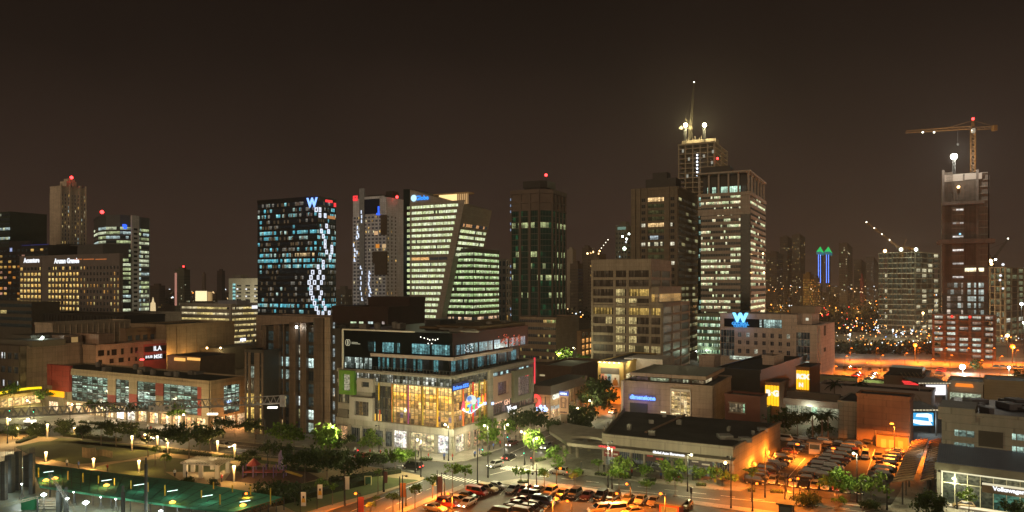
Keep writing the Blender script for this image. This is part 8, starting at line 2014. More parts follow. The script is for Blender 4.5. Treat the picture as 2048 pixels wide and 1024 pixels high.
# far lot: plain small cars, one mesh each
fm_ = {}
def far_car(label,p,h,c):
 if c not in fm_:
  mb = MB();mb.box8([(-2.2,-.85,.3),(2.2,-.85,.3),(2.2,.85,.3),(-2.2,.85,.3),(-2.2,-.85,.95),(2.1,-.85,.82),(2.1,.85,.82),(-2.2,.85,.95)],0);mb.box8([(-1.7,-.75,.9),(1.1,-.75,.85),(1.1,.75,.85),(-1.7,.75,.9),(-1.1,-.6,1.42),(.3,-.6,1.42),(.3,.6,1.42),(-1.1,.6,1.42)],1);fm_[c] = mb.mesh("parked_car",[paint(c,CARC[c]),CGLASS])
 tag(obj("parked_car",fm_[c],None,p,math.atan2(h.y,h.x)),label,"car","small cars of the far lot")
def far_row(a,bq,n,where,h=V):
 for i in range(n):
  if rc.random() < .12:continue
  c = rc.choice(["white","silver","black","dark grey","red","beige"]);p = P(*a).lerp(P(*bq),i / (n - 1));p.z = .05;far_car(f"{c} small car, {ordw(i)} in {where}",p,h,c)
far_row((1680,776),(1722,748),9,"the leftmost slanting row of the far orange lot");far_row((1722,776),(1750,750),8,"the second slanting row of the far orange lot");far_row((1802,768),(1818,738),8,"the third slanting row of the far orange lot");far_row((1868,768),(1884,740),7,"the fourth slanting row of the far orange lot");far_row((1840,745),(1880,752),3,"the short pair row near the white floodlight");far_row((1975,762),(2040,770),5,"the row at the far lot's right edge");far_row((1690,738),(1770,742),9,"the long back row of the far orange lot",U);far_row((1148,742),(1176,742),6,"the row below the parking podium's trees",U);far_row((1995,735),(2045,738),5,"the road queue at the right frame edge")

# ------------------------------------------------------------------ lamps, signals, banners
POLE = mat("black pole paint",(.015,.015,.016),.5,.1,2.0)
def lamp_spot(pw,c,root,p):
 l = bpy.data.lights.new("lamp_light",'SPOT');l.energy = pw;l.color = c;l.spot_size = math.radians(160);l.spot_blend = .5;l.shadow_soft_size = .25;obj("lamp_light",l,root,p)
def street_lamp(label,x,y,yt,lit=None,pw=0,arm=None,group="street lamps",name="street_lamp",banner=None,head_z=None,polem=None,r=.28):
 bp = P(x,y);h = zat(yt,bp.y);root = empty(name,bp,label,"street lamp",group);mb = MB();mb.tube((0,0,0),(0,0,h),.13,.07,7);mb.tube((0,0,0),(0,0,.6),.2,.18,8);mb.build("pole",polem or POLE,root)
 hz = head_z or h;ax = arm or Vector((.9,0,0));mb = MB();mb.tube((0,0,hz - .2),ax + Z * hz,.05,.04,5);mb.build("arm",POLE,root);c = ax + Z * (hz - .12)
 mb = MB();mb.lathe([(.05,-.22),(r,-.12),(r * .85,.1),(.05,.2)],8,c);mb.build("lamp_head",lit or STEEL,root)
 if pw:
  lamp_spot((2.6 if pw > 20000 else 6.5) * pw * min(1.3,(hz / 8) ** 2),(1,.22,.018),root,c - Z * .45) if lit is L_SOD or pw > 20000 else light("lamp_light",pw * 2.1,lit.node_tree.nodes["Principled BSDF"].inputs["Emission Color"].default_value[:3],.25,root,c - Z * .6)
 return root
LW,LO,LG = em("street lamp white",(1,.78,.42),14),L_SOD,em("street lamp pale green",(1.0,.94,.52),14)
LAMPS = [(905,1085,985,LO,8000,'added unseen below the frame at the near car park, left'),(1105,1100,995,LO,8000,'added unseen below the frame at the near car park, middle'),(1330,1085,985,LO,8000,'added unseen below the frame at the near car park, right'),(1009,985 - 63,848,LG,3000,"beside the corner building's side street kerb"),(976,955,850,LG,3000,"left of the crossing, tall"),(955,967,862,None,0,"at the zebra crossing's right end, tall dark"),(897,923,848,LG,1800,"on the corner building's corner"),(831,945,868,None,0,"left of a pair before the shop windows"),(842,955,878,LG,2500,"right of a pair before the shop windows"),(1066,940,875,LG,3000,"by the side street tree opposite the corner"),(1049,930,862,LW,2500,"with the green signal at the side street mouth"),(1216,975,882,None,0,"dark one of the pair before the showroom's red poster"),(1224,978,895,LG,1900,"lit white one before the showroom's red poster"),(1375,983,908,LG,1900,"lit white one before the showroom's middle"),(1073,985,928,None,0,"dark one at the near row's left part"),(1113,985,935,LO,3000,"thin one behind the near row"),(1261,1008,966,LO,4000,"short orange one behind the near row"),(1225,1026,985,LO,6000,"orange one in the near car park"),(1143,1040,1000,LO,5000,"cut off one at the bottom edge"),(1057,1030,945,None,0,"tall dark one in the centre of the near car park"),  # the lamps below the frame are unseen, added for orange light
 (1462,1018,912,None,0,"dark one left of the right lot's entrance"),(1530,995,912,LO,5000,"tall one by the wall row, its orange light added"),(1570,1012,945,None,0,"dark one of the entrance pair left"),(1587,1025,955,LO,900,"dark one of the entrance pair right"),(1714,1005,905,LG,1500,"tall one by the bright tree"),(1722,1016,960,None,0,"shorter dark one by the bright tree"),(1774,1022,960,None,0,"dark one at the trellis canopy foot"),(1869,1030,940,None,0,"dark one at the right showroom's corner"),(1914,1020,955,LG,600,"lit one before the right showroom's glass"),(1505,1024,965,LO,700,"orange lit slim one on the verge"),  # orange light of the tall wall row pole is added for the lot
 (1789,914,846,em("big sodium lamp",(1,.26,.02),8),20500,"big orange glowing one in the right parking lot"),(1588,920,887,LO,9000,"small orange one by the wall row's far end"),(1672,915,895,LO,9000,"small orange one over the middle double row"),(1572,985,958,LO,6000,"twin orange globes left, before the front row"),(1677,985,968,LO,6000,"twin orange globes right, before the front row"),
 (485,1022,985,LO,900,"orange one on the green deck's edge"),(690,1012,955,None,0,"dark one on the park pavement with pale banner"),(768,985,935,None,0,"dark one on the park pavement by the hedge"),(720,1040,985,LO,6000,"orange one with the red banner"),(805,1030,950,None,0,"dark one with the amber banner"),(812,1012,978,LO,4000,"short orange one by the amber banner"),(883,1002,945,None,0,"dark one with the dull pink banner"),(889,1000,958,LO,5000,"short lit one by the dull pink banner"),(880,1024,1000,LO,5000,"short one at the near car park's left corner"),
 (758,905,850,None,0,"dark one by the finned building's end"),(660,915,852,LG,3000,"lit one in the bright tree before the finned building"),(530,905,838,None,0,"tall dark one before the finned wing"),(535,935,865,None,0,"dark one by the park's street edge"),(373,870,828,LW,900,"white one before the mall corner"),(140,845,808,LW,900,"white one before the mall's left part"),(210,858,815,LG,900,"one before the mall's red tower"),(15,888,838,LW,1500,"slim white one at the left frame edge"),(60,838,800,LG,1500,"slim one by the yellow canopy shop"),
 (1150,860,815,LW,1200,"slim white one behind the totem sign"),(1184,838,800,LG,1600,"one among the dense dark trees"),(1204,800,752,LO,4500,"orange one beside the poster store"),(1212,815,764,LO,2500,"orange lower one beside the poster store"),(1236,790,770,LO,2500,"far orange one up the side street"),(1150,745,695,LG,3000,"white one by the trees below the parking podium"),(1185,700,680,LO,4500,"orange one by the low shop row"),(1120,742,706,LW,1500,"one left of the trees below the parking podium"),(1410,725,700,L_GREEN,500,"green tinted one at the banded tower's foot"),(1395,722,702,L_WHITE,400,"white one at the banded tower's foot")]
for i,(x,y,yt,lt,pw,wh) in enumerate(LAMPS):
 h_ = zat(yt,P(x,y).y);street_lamp(f"{'lit' if lt else 'unlit'} street lamp, {wh}",x,y,yt - (0 if lt else 0),lt,pw * 1.0,arm=Vector((.75 * (1 if i % 2 else -1),-.2,0)),r=.26 if pw < 9000 else .5)
def orange_lot_lamps():
 for i,(x,y,yt,pw) in enumerate(((1690,745,722,6500),(1730,760,735,6500),(1762,745,720,6500),(1810,742,716,6500),(1862,760,728,6500),(1900,748,720,5000),(1960,760,730,5500),(2000,752,722,6500),(1700,722,706,8000),(1752,724,706,8000),(1836,726,705,8000),(1890,727,706,8000),(1934,728,706,3000),(1985,730,706,3000),(2032,733,710,8000),(1668,768,742,3500))):
  street_lamp(f"{ordw(i)} orange lamp mast of the far lot and road",x,y,yt - 10,L_SOD,pw,group="orange lamp masts of the far lot",r=.5,polem=CRANEM)
orange_lot_lamps()
def signal(label,x,y,yt,lamp,arm=0):
 bp = P(x,y);h = zat(yt,bp.y);root = empty("traffic_signal",bp,label,"traffic signal","traffic signals");mb = MB();mb.tube((0,0,0),(0,0,h),.09,n=6);mb.build("pole",POLE,root);mb = MB();mb.box(-.2,.2,-.2,.1,h - 1.1,h + .1);mb.build("signal_box",POLE,root)
 for k in range(3):m = MB();m.lathe([(.02,-.11),(.13,0),(.02,.11)],8,(0,-.25,h - .15 - k * .35));m.build("signal_light",(lamp if (k == 2 and lamp is L_TGREEN) or (k == 0 and lamp is L_RED) else STEEL),root)
signal("green signal at the side street mouth",1048,912,899,L_TGREEN);signal("green signal on the corner building's kerb",965,905,892,L_TGREEN);signal("green signal before the yellow canopy shop, left of two",20,838,816,L_TGREEN);signal("green signal before the yellow canopy shop, right of two",68,840,818,L_TGREEN);signal("red signal by the crossing's tree planter",1062,925,914,L_RED);signal("red pedestrian signal before the finned building",716,918,899,L_RED);signal("dark signal seen from behind on the near verge",1382,1004,975,None);signal("green signal up the side street",1015,880,868,L_TGREEN)
def banner(label,x,y0,y1,yb,w,c,art=None,lit=0):
 bp = P(x,yb);z0,z1 = zat(y1,bp.y),zat(y0,bp.y);root = empty("lamp_post_banner",bp,label,"banner","banners on posts");mb = MB();mb.tube((-w / 2 - .1,0,0),(-w / 2 - .1,0,z1 + 1.2),.08,n=6);mb.build("post",POLE,root);mb = MB();mb.box(-w / 2,w / 2,-.03,.03,z0,z1);cl = mb.build("cloth",mat(f"banner {c}",c,.7,.1,1.0),root)
 if art:
  m = MB();zz = z1 - z0;m.quad([(-w * .4,-.04,z0 + zz * .25),(w * .4,-.04,z0 + zz * .25),(w * .3,-.04,z0 + zz * .55),(-w * .3,-.04,z0 + zz * .55)]);m.build("shirt_print",mat("amber print",(.62,.36,.04),.7,.1),cl);m = MB();m.quad([(-w * .18,-.045,z0 + zz * .55),(w * .18,-.045,z0 + zz * .55),(w * .2,-.045,z0 + zz * .72),(-w * .2,-.045,z0 + zz * .72)]);m.build("head_print",mat("dark print",(.06,.04,.03),.7),cl)
 if lit:light("banner_lamp",lit,(1,.5,.15),.2,root,(0,-1.6,z1 + .4))
WB = (.62,.60,.55);banner("white banner with an amber shirt figure, left one near the bottom edge",607,984,1012,1036,.9,WB,True,60);banner("white banner with an amber shirt figure, right one in the park corner",640,969,997,1020,.9,WB,True,60);banner("plain pale grey banner on the park pavement",694,953,979,1012,.9,(.5,.5,.46),None,50);banner("glowing red banner at the bottom edge by the street",722,994,1024,1044,1.0,(.42,.05,.025),None,120);banner("amber and red banner beside the street",806,966,994,1024,1.0,(.55,.2,.06),None,110);banner("dull pink banner near the zebra crossing",880,953,985,1003,.9,(.32,.16,.13));banner("dull red banner by the crossing before the park hedge",771,943,966,985,.8,(.2,.09,.08))
ab = P(736,972);root = empty("notice_board",ab,"pale yellow framed green notice board on the park lawn","notice board");m = MB();m.box(-.6,.6,-.08,.08,.5,1.9);m.build("panel",mat("green notice panel",(.05,.16,.09),.6),root);m = MB();[m.box(x - .08,x + .08,-.1,.1,0,2.1) for x in (-.66,.66)];m.box(-.58,.58,-.1,.1,1.91,2.1);m.build("frame",mat("pale yellow frame",(.65,.6,.3),.6),root)

# ------------------------------------------------------------------ park: glowing bollards, pergola, playground, fence
for i,(x,y,yt) in enumerate(((395,880,850),(15,876,836),(36,876,856),(95,876,850),(149,873,857),(264,904,874),(290,880,870),(315,892,874),(334,892,878),(92,925,906),(187,938,919),(278,946,923),(468,966,934),(469,920,891),(435,905,884),(335,908,887))):
 if i == 0:continue
 bp = P(x,y);h = zat(yt,bp.y);root = empty("bollard_lamp",bp,f"glowing column lamp of the park, {ordw(i - 1)} counted from the upper left path","bollard lamp","column lamps of the park");mb = MB();mb.tube((0,0,0),(0,0,h),.2,.26,8);mb.build("column",mat("cream column",(.62,.52,.38),.7,.05),root);mb = MB();mb.lathe([(.3,h),(.34,h + .25),(.05,h + .35)],8);mb.build("lamp_head",em("column lamp glow",(1,.78,.42),5),root);light("column_light",1200,(1,.60,.20),.25,root,(.3,-.6,h + .2))
pg = empty("pergola",P(410,960),"white pergola with slatted roof in the park","pergola");o = P(410,960);cs_ = [P(371,955),P(402,957),P(435,959),P(456,946),P(386,945),P(425,940)];ht = 2.9
m = MB();[m.box(p.x - o.x - .35,p.x - o.x + .35,p.y - o.y - .35,p.y - o.y + .35,0,ht) for p in cs_[:3]];cm_ = MAT_P = mat("white pergola paint",(.66,.58,.46),.7,.06)
for k,p in enumerate(cs_):m = MB();m.box(p.x - o.x - .38,p.x - o.x + .38,p.y - o.y - .38,p.y - o.y + .38,0,ht);m.build("pillar",cm_,pg)
m = MB();q = [P(361,954) - o,P(440,960) - o,P(468,945) - o,P(396,940) - o]
for k in range(15):a_,c_ = q[0].lerp(q[1],k / 14),q[3].lerp(q[2],k / 14);m.bar(a_ + Z * (ht + .3),c_ + Z * (ht + .3),.16)
for a_,c_ in ((q[0],q[1]),(q[3],q[2]),(q[0].lerp(q[3],.5),q[1].lerp(q[2],.5))):m.bar(a_ + Z * (ht + .12),c_ + Z * (ht + .12),.26)
m.build("slatted_roof",cm_,pg)
for p in (q[0].lerp(q[2],.35),q[0].lerp(q[2],.7)):light("pergola_light",260,(1,.75,.4),.2,pg,p + Z * 2.0)
py0 = P(535,955);root = empty("playground_frame",py0,"dim purple and red climbing frame with slide in the park","playground");m = MB()
for k in range(5):x = -5 + k * 2.2;m.box(x - .1,x + .1,-1,-.8,0,2.8);m.box(x - .1,x + .1,.8,1,0,2.8)
m.build("posts",mat("purple play paint",(.10,.05,.16),.5),root);m = MB();m.box(-5,4,-1,1,1.3,1.45);m.build("deck",mat("red play paint",(.20,.04,.04),.5),root);m = MB();m.box8([(4,-.5,1.3),(7.5,-.5,.2),(7.5,.5,.2),(4,.5,1.3),(4,-.5,1.5),(7.5,-.5,.4),(7.5,.5,.4),(4,.5,1.5)]);m.build("slide",mat("yellow play paint",(.45,.25,.03),.5),root);m = MB();m.lathe([(1.6,2.8),(.1,4.2)],8,(-3,0,0));m.build("tent_roof",mat("red play paint",(0,0,0)),root)
py1 = P(562,945);root = empty("play_tower",py1,"tall slim purple play tower beside the climbing frame","playground");m = MB();m.lathe([(.7,0),(.6,3.6),(.75,3.7),(.1,5)],8);m.build("tower",mat("violet play paint",(.18,.13,.26),.5),root)
wf = empty("slat_screen",P(195,912),"curved row of upright timber slats on the park lawn","screen");o = P(195,912);m = MB()
for k in range(22):a_ = P(165 + k * 2.8,916 + 2 * math.sin(k / 3)) - o;m.box(a_.x - .07,a_.x + .07,a_.y - .07,a_.y + .07,0,2.6 if k < 10 else 1.8)
tag(m.build("slats",mat("pale timber",(.30,.20,.11),.8,.15,1.0),wf),kind="stuff")

# ------------------------------------------------------------------ building site at lower left: green deck, pit, cranes
dk = [(62,926),(400,966),(568,995),(470,1024),(300,1004),(80,972)];q = [P(x,y,2.5) for x,y in dk];o = Vector((q[0].x,q[0].y,0))
root = empty("site_deck",o,"flat green sheeted deck of the building site with orange lit edge","site deck");m = MB();m.prism([(p.x - o.x,p.y - o.y) for p in reversed(q)],2.1,2.5);me_ = m.mesh("deck",paver("green site sheet",(.03,.16,.085),2.6,.09,1));b_ = bmesh.new();b_.from_mesh(me_);bmesh.ops.recalc_face_normals(b_,faces=b_.faces[:]);b_.to_mesh(me_);b_.free();obj("deck",me_,root)
m = MB();a_,c_ = q[2] - o,q[3] - o;t = (c_ - a_).normalized()
for k in range(24):p0,p1 = a_.lerp(c_,k / 24),a_.lerp(c_,(k + 1) / 24);m.bar(p0,p1,.1);m.bar(p0 - Z * 1.0,p1 - Z * 1.0,.1);m.bar(p0 - Z * (1.0 if k % 2 else 0),p1 - Z * (0 if k % 2 else 1.0),.08)
m.build("edge_truss",CRANEM,root);m = MB()
for k in range(1,22):p0,p1 = q[0].lerp(q[2],k / 22) - o,q[5].lerp(q[3],k / 22) - o;m.bar(p0 + Z * .03,p0.lerp(p1,.94) + Z * .03,.09)
tag(m.build("sheet_seams",mat("dark green batten",(.012,.05,.03),.8),root),kind="stuff")
m = MB();
for a,c in zip(q[:-1],q[1:]):
 for k in range(6):m = MB();p0 = a.lerp(c,k / 6) - o;m.bar((p0.x,p0.y,0),(p0.x,p0.y,2.1),.15);m.build("prop",STEEL,root)
YP = mat("yellow post paint",(.50,.34,.02),.5,.1)
for i,(x,y,yt) in enumerate(((77,955,935),(136,960,942),(166,965,946),(197,968,951),(229,972,956),(262,978,961),(296,984,965),(330,992,970),(403,996,981),(427,978,964),(465,985,970),(501,990,972),(541,1010,976),(440,1010,989))):
 bp = P(x,y,2.5);root = empty("yellow_post",bp,f"slim yellow guard post on the green deck, {ordw(i)} counted from the left","post","yellow guard posts");h = max(1.0,zat(yt,bp.y) - 2.5);m = MB();m.box(-.09,.09,-.09,.09,0,h);m.build("shaft",YP,root);m = MB();m.box(-.2,.2,-.2,.2,0,.08);m.build("base_plate",STEEL,root)
for i,(x,y) in enumerate(((97,944),(213,961),(278,970),(41,936),(345,982),(415,992),(490,1003))):
 bp = P(x,y,3.6);root = empty("tube_light",bp - Z * 3.6 + Z * 2.5,f"white tube lamp on a stand over the green deck, {ordw(i)} in its line","tube lamp","tube lamps over the deck");m = MB();m.bar((0,0,0),(0,0,1.1),.06);m.build("stand",STEEL,root);m = MB();m.tube((-.8,-.35,1.1),(.8,.35,1.2),.055);m.build("tube",em("tube lamp glow",(.7,1,.9),3),root);light("tube_glow",130,(.62,1,.84),.4,root,(.4,-.8,1.6))
for i,(x,y) in enumerate(((92,962),(213,972),(345,1006),(110,958),(486,1012))):
 bp = P(x,y,2.55);root = empty("orange_floor_lamp",bp,f"low orange lamp glowing on the deck, {ordw(i)} counted from the left end","floor lamp","orange lamps on the deck");m = MB();m.lathe([(.5,0),(.6,.2),(.2,.45)],10);m.build("shade",em("orange dome glow",(1,.45,.06),3),root);m = MB();m.box(-.3,.3,-.3,.3,-.04,0);m.build("base_plate",STEEL,root);light("floor_lamp_glow",330,(1,.45,.07),.3,root,(.3,-1.0,1.0))
# pit with columns
pit = [(-300,905),(30,905),(62,928),(80,974),(300,1006),(470,1026),(420,1100),(-300,1200)]
slab("site_floor",pit,.1,.22,mat("wet concrete floor",(.16,.18,.14),.5,.35,.15));r7 = random.Random(77)
for i,(x,y,yt,w) in enumerate(((20,985,912,1.3),(36,980,905,1.0),(58,972,912,1.5),(64,988,908,.8),(118,1024,985,.7),(132,1030,988,.6),(246,1036,986,.5),(8,1000,925,.9),(292,1040,930,.4))):
 bp = P(x,y,.2);h = zat(yt,bp.y);root = empty("bare_column",bp,f"grey unfinished concrete column in the site pit, {ordw(i)} listed from the left edge","column","bare columns of the site");m = MB();m.box(-w / 2,w / 2,-w / 2,w / 2,0,h);m.build("shaft",mat("grey column concrete",(.05,.055,.05),.85,.2,.4,streak=.3),root);m = MB()
 for k in range(8):m.tube((-w / 2 + .1 + (w - .2) * (k % 4) / 3,-w / 2 + .1 if k < 4 else w / 2 - .1,h),(-w / 2 + .1 + (w - .2) * (k % 4) / 3,-w / 2 + .1 if k < 4 else w / 2 - .1,h + 1.1),.03,n=4)
 tag(m.build("starter_bars",STEEL,root),kind="stuff")
for i,(x,y,yt,pw,r_) in enumerate(((88,1030,989,800,.5),(135,1034,997,250,.35),(172,1042,1005,800,.55),(44,1000,968,500,.2),(10,985,951,400,.2),(232,1024,998,400,.18),(202,1020,994,300,.15),(148,1012,984,300,.15),(322,1040,1022,1500,.35))):
 bp = P(x,y,.2);h = zat(yt,bp.y) - .2;root = empty("site_floodlight",bp,f"white site floodlight on a stand in the pit, {['biggest left', 'smaller middle', 'biggest right', 'small far left upper', 'small left edge', 'small right upper', 'tiny upper', 'tiny middle', 'lower right cut off'][i]} one","floodlight","floodlights of the pit");m = MB();m.bar((0,0,0),(0,0,h),.08);m.bar((-.6,0,0),(0,0,1.5),.05);m.bar((.6,0,0),(0,0,1.5),.05);m.build("stand",STEEL,root);m = MB();m.lathe([(.02,-r_ * .7),(r_,0),(.02,r_ * .7)],10,(0,-.1,h));m.build("lamp",em("floodlight glare",(.88,1,.95),18),root);light("flood_beam",pw,(.85,1,.9),.3,root,(0,-1.0,h - .3))
for i,(a,c,lab) in enumerate((((100,948,5),(158,1034,5),"long slanting lit boom in the pit beside the floodlights"),((-10,1016,3),(75,994,3),"low slanting timber beam at the left edge of the pit"),((-10,936,6),(52,913,6),"upper slanting cable boom at the left frame edge"))):
 A_,B_ = P(*a),P(*c);root = empty("site_boom",Vector((A_.x,A_.y,0)),lab,"boom","booms of the pit");o = Vector((A_.x,A_.y,0));m = MB();lattice(m,A_ - o,B_ - o,.35,.35,18,t=.03);m.build("boom",mat("pale boom steel",(.24,.22,.15),.5),root);m = MB();m.bar((0,0,0),A_ - o,.2);e_ = B_ - o;m.bar((e_.x,e_.y,0),e_,.2);m.build("props",STEEL,root)
m = MB();root = empty("scaffold_stack",P(100,1020),"stack of scaffold frames and green sheets between the pit floodlights","scaffold")
for k in range(5):m.box(-2,1.5,-.8,.8,k * .5,k * .5 + .12)
m.build("frames",mat("pale scaffold",(.45,.42,.34),.6),root);m = MB();m.box(-5,-2.2,-.6,.6,0,2.2);m.build("green_sheet",mat("green net",(.02,.18,.08),.8),root)
# grey tower crane with a long low jib crossing in front of the mall
zj = 19.0;A_,B_ = P(-60,838,zj),P(566,806,zj);root = empty("tower_crane",Vector((A_.x,A_.y,0)),"grey tower crane whose long low lattice jib crosses before the red and cream mall","crane");o = Vector((A_.x,A_.y,0));m = MB();lattice(m,(0,0,0),(0,0,zj + 1),1.8,1.8,14,t=.12);m.build("mast",CRANEG,root)
m = MB();j0,j1 = A_ - o,B_ - o;t = (j1 - j0).normalized();sd = Vector((-t.y,t.x,0));N_ = 44;hgt = 1.45
pts_ = [j0.lerp(j1,k / N_) for k in range(N_ + 1)]
for k in range(N_):
 a_,c_ = pts_[k],pts_[k + 1];mid = (a_ + c_) / 2 + Z * hgt
 for s in (-.55,.55):m.tube(a_ + sd * s,c_ + sd * s,.10,n=4,cap=False);m.tube(a_ + sd * s,mid,.07,n=4,cap=False);m.tube(mid,c_ + sd * s,.07,n=4,cap=False)
 m.tube(a_ - sd * .55,a_ + sd * .55,.04,n=3,cap=False)
 if k < N_ - 1:m.tube(mid,(pts_[k + 1] + pts_[k + 2]) / 2 + Z * hgt,.12,n=4,cap=False)
m.build("jib",CRANEG,root)
m = MB();e_ = j1;m.box(e_.x - .5,e_.x + .5,e_.y - .4,e_.y + .4,e_.z - .7,e_.z + 1.6);m.build("jib_end",CRANEG,root);m = MB();lattice(m,j0,j0 - t * 12,1.4,1.4,8,t=.1);m.box(j0.x - t.x * 12 - 1,j0.x - t.x * 12 + 1,j0.y - t.y * 12 - 1,j0.y - t.y * 12 + 1,j0.z - 1.5,j0.z + 1);m.build("counter_jib",CRANEG,root)
p_ = P(321,824,zj) - o;text_obj("DMCI",1.5,mat("crane letter paint",(.6,.58,.52),.6),root,p_ - sd * .75 + Z * .7,t,"lettering",bold=.05)
for i,(x,y) in enumerate(((425,828),(545,815),(60,842))):
 p_ = P(x,y,zj - .6) - o;m = MB();m.box(p_.x - .9,p_.x + .9,p_.y - .3,p_.y + .3,p_.z - .15,p_.z + .15);m.build("jib_floodlight",em("jib flood glow",(1,.95,.75),2.5),root);m = MB();m.bar(p_,(p_.x,p_.y,zj),.06);m.build("hanger",STEEL,root);lg = bpy.data.lights.new("jib_flood_beam",'SPOT');lg.energy = 1600;lg.color = (1,.93,.7);lg.spot_size = 2.2;lg.spot_blend = .8;lg.shadow_soft_size = .3;obj("jib_flood_beam",lg,root,p_ - Z * .4);lg2 = bpy.data.lights.new("jib_up_light",'POINT');lg2.energy = 90;lg2.color = (1,.9,.7);obj("jib_up_light",lg2,root,p_ - Z * .2 - Vector((0,2,0)))
# kiosk, toll booth, small roof at the car park
def booth(label,x,y,w,h,wallc,roofc,z=.06,stripes=False):
 bp = P(x,y) + Z * z;root = empty("parking_booth",bp,label,"booth",None,-GA);m = MB();m.box(-w / 2,w / 2,-w / 2,w / 2,0,h);m.build("cabin",wallc,root);m = MB();m.box(-w * .42,w * .42,-w / 2 - .02,-w / 2 + .02,h * .45,h * .85);m.build("window",mat("booth glass",(.10,.14,.13),.2,0),root);m = MB();m.box(-w * .7,w * .7,-w * .7,w * .7,h,h + .25);m.build("roof",roofc,root)
booth("white parking booth with a flat roof at the right lot's entry lanes",1630,908,2.6,2.8,mat("white booth",(.6,.56,.5),.6,.1),mat("tan booth roof",(.42,.33,.22),.7),.18);booth("red lettered booth with a dark roof cut by the bottom edge",1343,1040,3.4,3.2,mat("red booth",(.42,.06,.05),.6,.1),mat("dark booth roof",(.10,.10,.07),.7));booth("small dark peaked guard booth on the right verge",1572,1034,2.2,2.4,DARKP,mat("green tent",(.05,.08,.05),.7))
m = MB();root = empty("barrier_gate",P(1650,905) + Z * .18,"long pale lit barrier arm at the right lot's entry","barrier");m.box(-.2,.2,-.2,.2,0,1.1);m.build("post",STEEL,root);m = MB();m.tube((0,0,1),(5.5,1,1),.08);m.build("arm",mat("barrier white",(.8,.75,.65),.5),root)
# people on the pavements: simple continuous figures seen from far away
def person(label,p,h,top,trou,rz):
 root = empty("person",p,label,"person","people on the walkway",rz);k = h / 1.7;m = MB();
 for s in (-1,1):m.tube((s * .09 * k,.05 * s,0),(s * .1 * k,0,.82 * k),.07 * k,.1 * k,6)
 m.build("trousers",trou,root);m = MB();m.lathe([(.15 * k,.8 * k),(.2 * k,1.1 * k),(.22 * k,1.35 * k),(.1 * k,1.45 * k),(.06 * k,1.5 * k)],8)
 for s in (-1,1):m.tube((s * .21 * k,0,1.36 * k),(s * .27 * k,.06,.82 * k),.055 * k,.04 * k,5)
 m.build("shirt",top,root);m = MB();m.lathe([(.05 * k,1.48 * k),(.10 * k,1.55 * k),(.105 * k,1.64 * k),(.03 * k,1.72 * k)],8);m.build("head",mat("skin",(.30,.17,.10),.6,0),root)
TOPS = [("white",(.6,.6,.58)),("red",(.4,.05,.04)),("blue",(.06,.1,.3)),("black",(.03,.03,.03))]
for i,(x,y) in enumerate(((1838,905),(1846,899),(1850,893),(1832,897),(1842,888),(905,922),(950,916),(1020,887),(716,912),(420,868),(250,860))):
 c = TOPS[i % 4];person(f"small figure in a {c[0]} top {['on the arcade walkway, nearest', 'on the arcade walkway, second', 'on the arcade walkway, third', 'at the left of the arcade walkway', 'deep in the arcade', 'on the corner by the shops', 'on the side pavement', 'further up the side pavement', 'at the red pedestrian signal', 'before the mall corner', 'before the mall shops'][i]}",P(x,y) + Z * .17,1.7,mat("top " + c[0],c[1],.8,0),mat("dark trousers",(.03,.03,.04),.8,0),i)
light("arcade_light",600,(1,.95,.82),1,None,P(1846,905) + Z * 4)
light("arcade_light",500,(1,.95,.82),1,None,P(1838,950) + Z * 7)

for wh,a,bq,n in (("along the corner building's front pavement",(700,908),(900,922),8),("along the corner building's side pavement",(940,917),(1050,876),8),("on the pavement before the mall shops",(170,850),(520,884),10),("on the showroom forecourt",(1140,938),(1420,968),7),("on the park's sandy path",(90,932),(480,968),7)):
 for i in range(n):
  c = TOPS[rc.randrange(4)];p = P(*a).lerp(P(*bq),(i + rc.uniform(.1,.8)) / n);person(f"small figure in a {c[0]} top, {ordw(i)} {wh}",p + Z * .17 + U * rc.uniform(-1,1.5),rc.uniform(1.55,1.8),mat("top " + c[0],c[1],.8,0),mat("dark trousers",(.03,.03,.04),.8,0),rc.uniform(0,6))
# ------------------------------------------------------------------ far woods and scattered far lights
wd = MB();rw = random.Random(99)
def clump(mb,c,R,n,lf):
 for i in range(n):
  p = c + Vector((rw.gauss(0,R * .5),rw.gauss(0,R * .5),abs(rw.gauss(0,R * .45))));a = Vector((rw.gauss(0,1),rw.gauss(0,1),rw.gauss(0,1))).normalized();b_ = a.orthogonal().normalized();mb.quad([p - b_ * lf,p + a.cross(b_) * lf * .7,p + b_ * lf,p - a.cross(b_) * lf * .7])
for i in range(420):
 x = rw.uniform(1530,1890);y = rw.uniform(592,668);p = P(x,y);clump(wd,p,9 + rw.random() * 8,26,2.2)
for i in range(150):
 x = rw.uniform(1660,1870);y = rw.uniform(690,708);p = P(x,y);clump(wd,p,4.5,26,1.0)
for i in range(110):x = rw.uniform(290,700);p = P(x,rw.uniform(585,610));clump(wd,p,14,18,3)
for i in range(60):x = rw.uniform(1130,1190);p = P(x,rw.uniform(595,640));clump(wd,p,9,20,2)
tag(wd.build("far_woods",leafmat("far leaves",(.010,.014,.006),(.03,.034,.014))),"dark mass of trees on the plain between the towers and the horizon","woods",None,"stuff")
cl_ = {};LP = MB()
def far_light(x,y,c,r,d=None,h=6):
 p = P(x,y) if d is None else D(x,d,0);mb = cl_.setdefault(c,MB());z = h if d is None else zat(y,d);mb.lathe([(.02,-r),(r,0),(.02,r)],6,(p.x,p.y,z));LP.tube((p.x,p.y,0),(p.x,p.y,z - r),.12 * r,n=3)
PAL = ["orange"] * 6 + ["white","warm","red"]
for i in range(300):
 x = rw.uniform(1532,1885);y = 580 + 95 * rw.random() ** .8;c = rw.choice(PAL);far_light(x,y,c,P(x,y).y * .0009 * rw.uniform(.5,1.5),h=7)
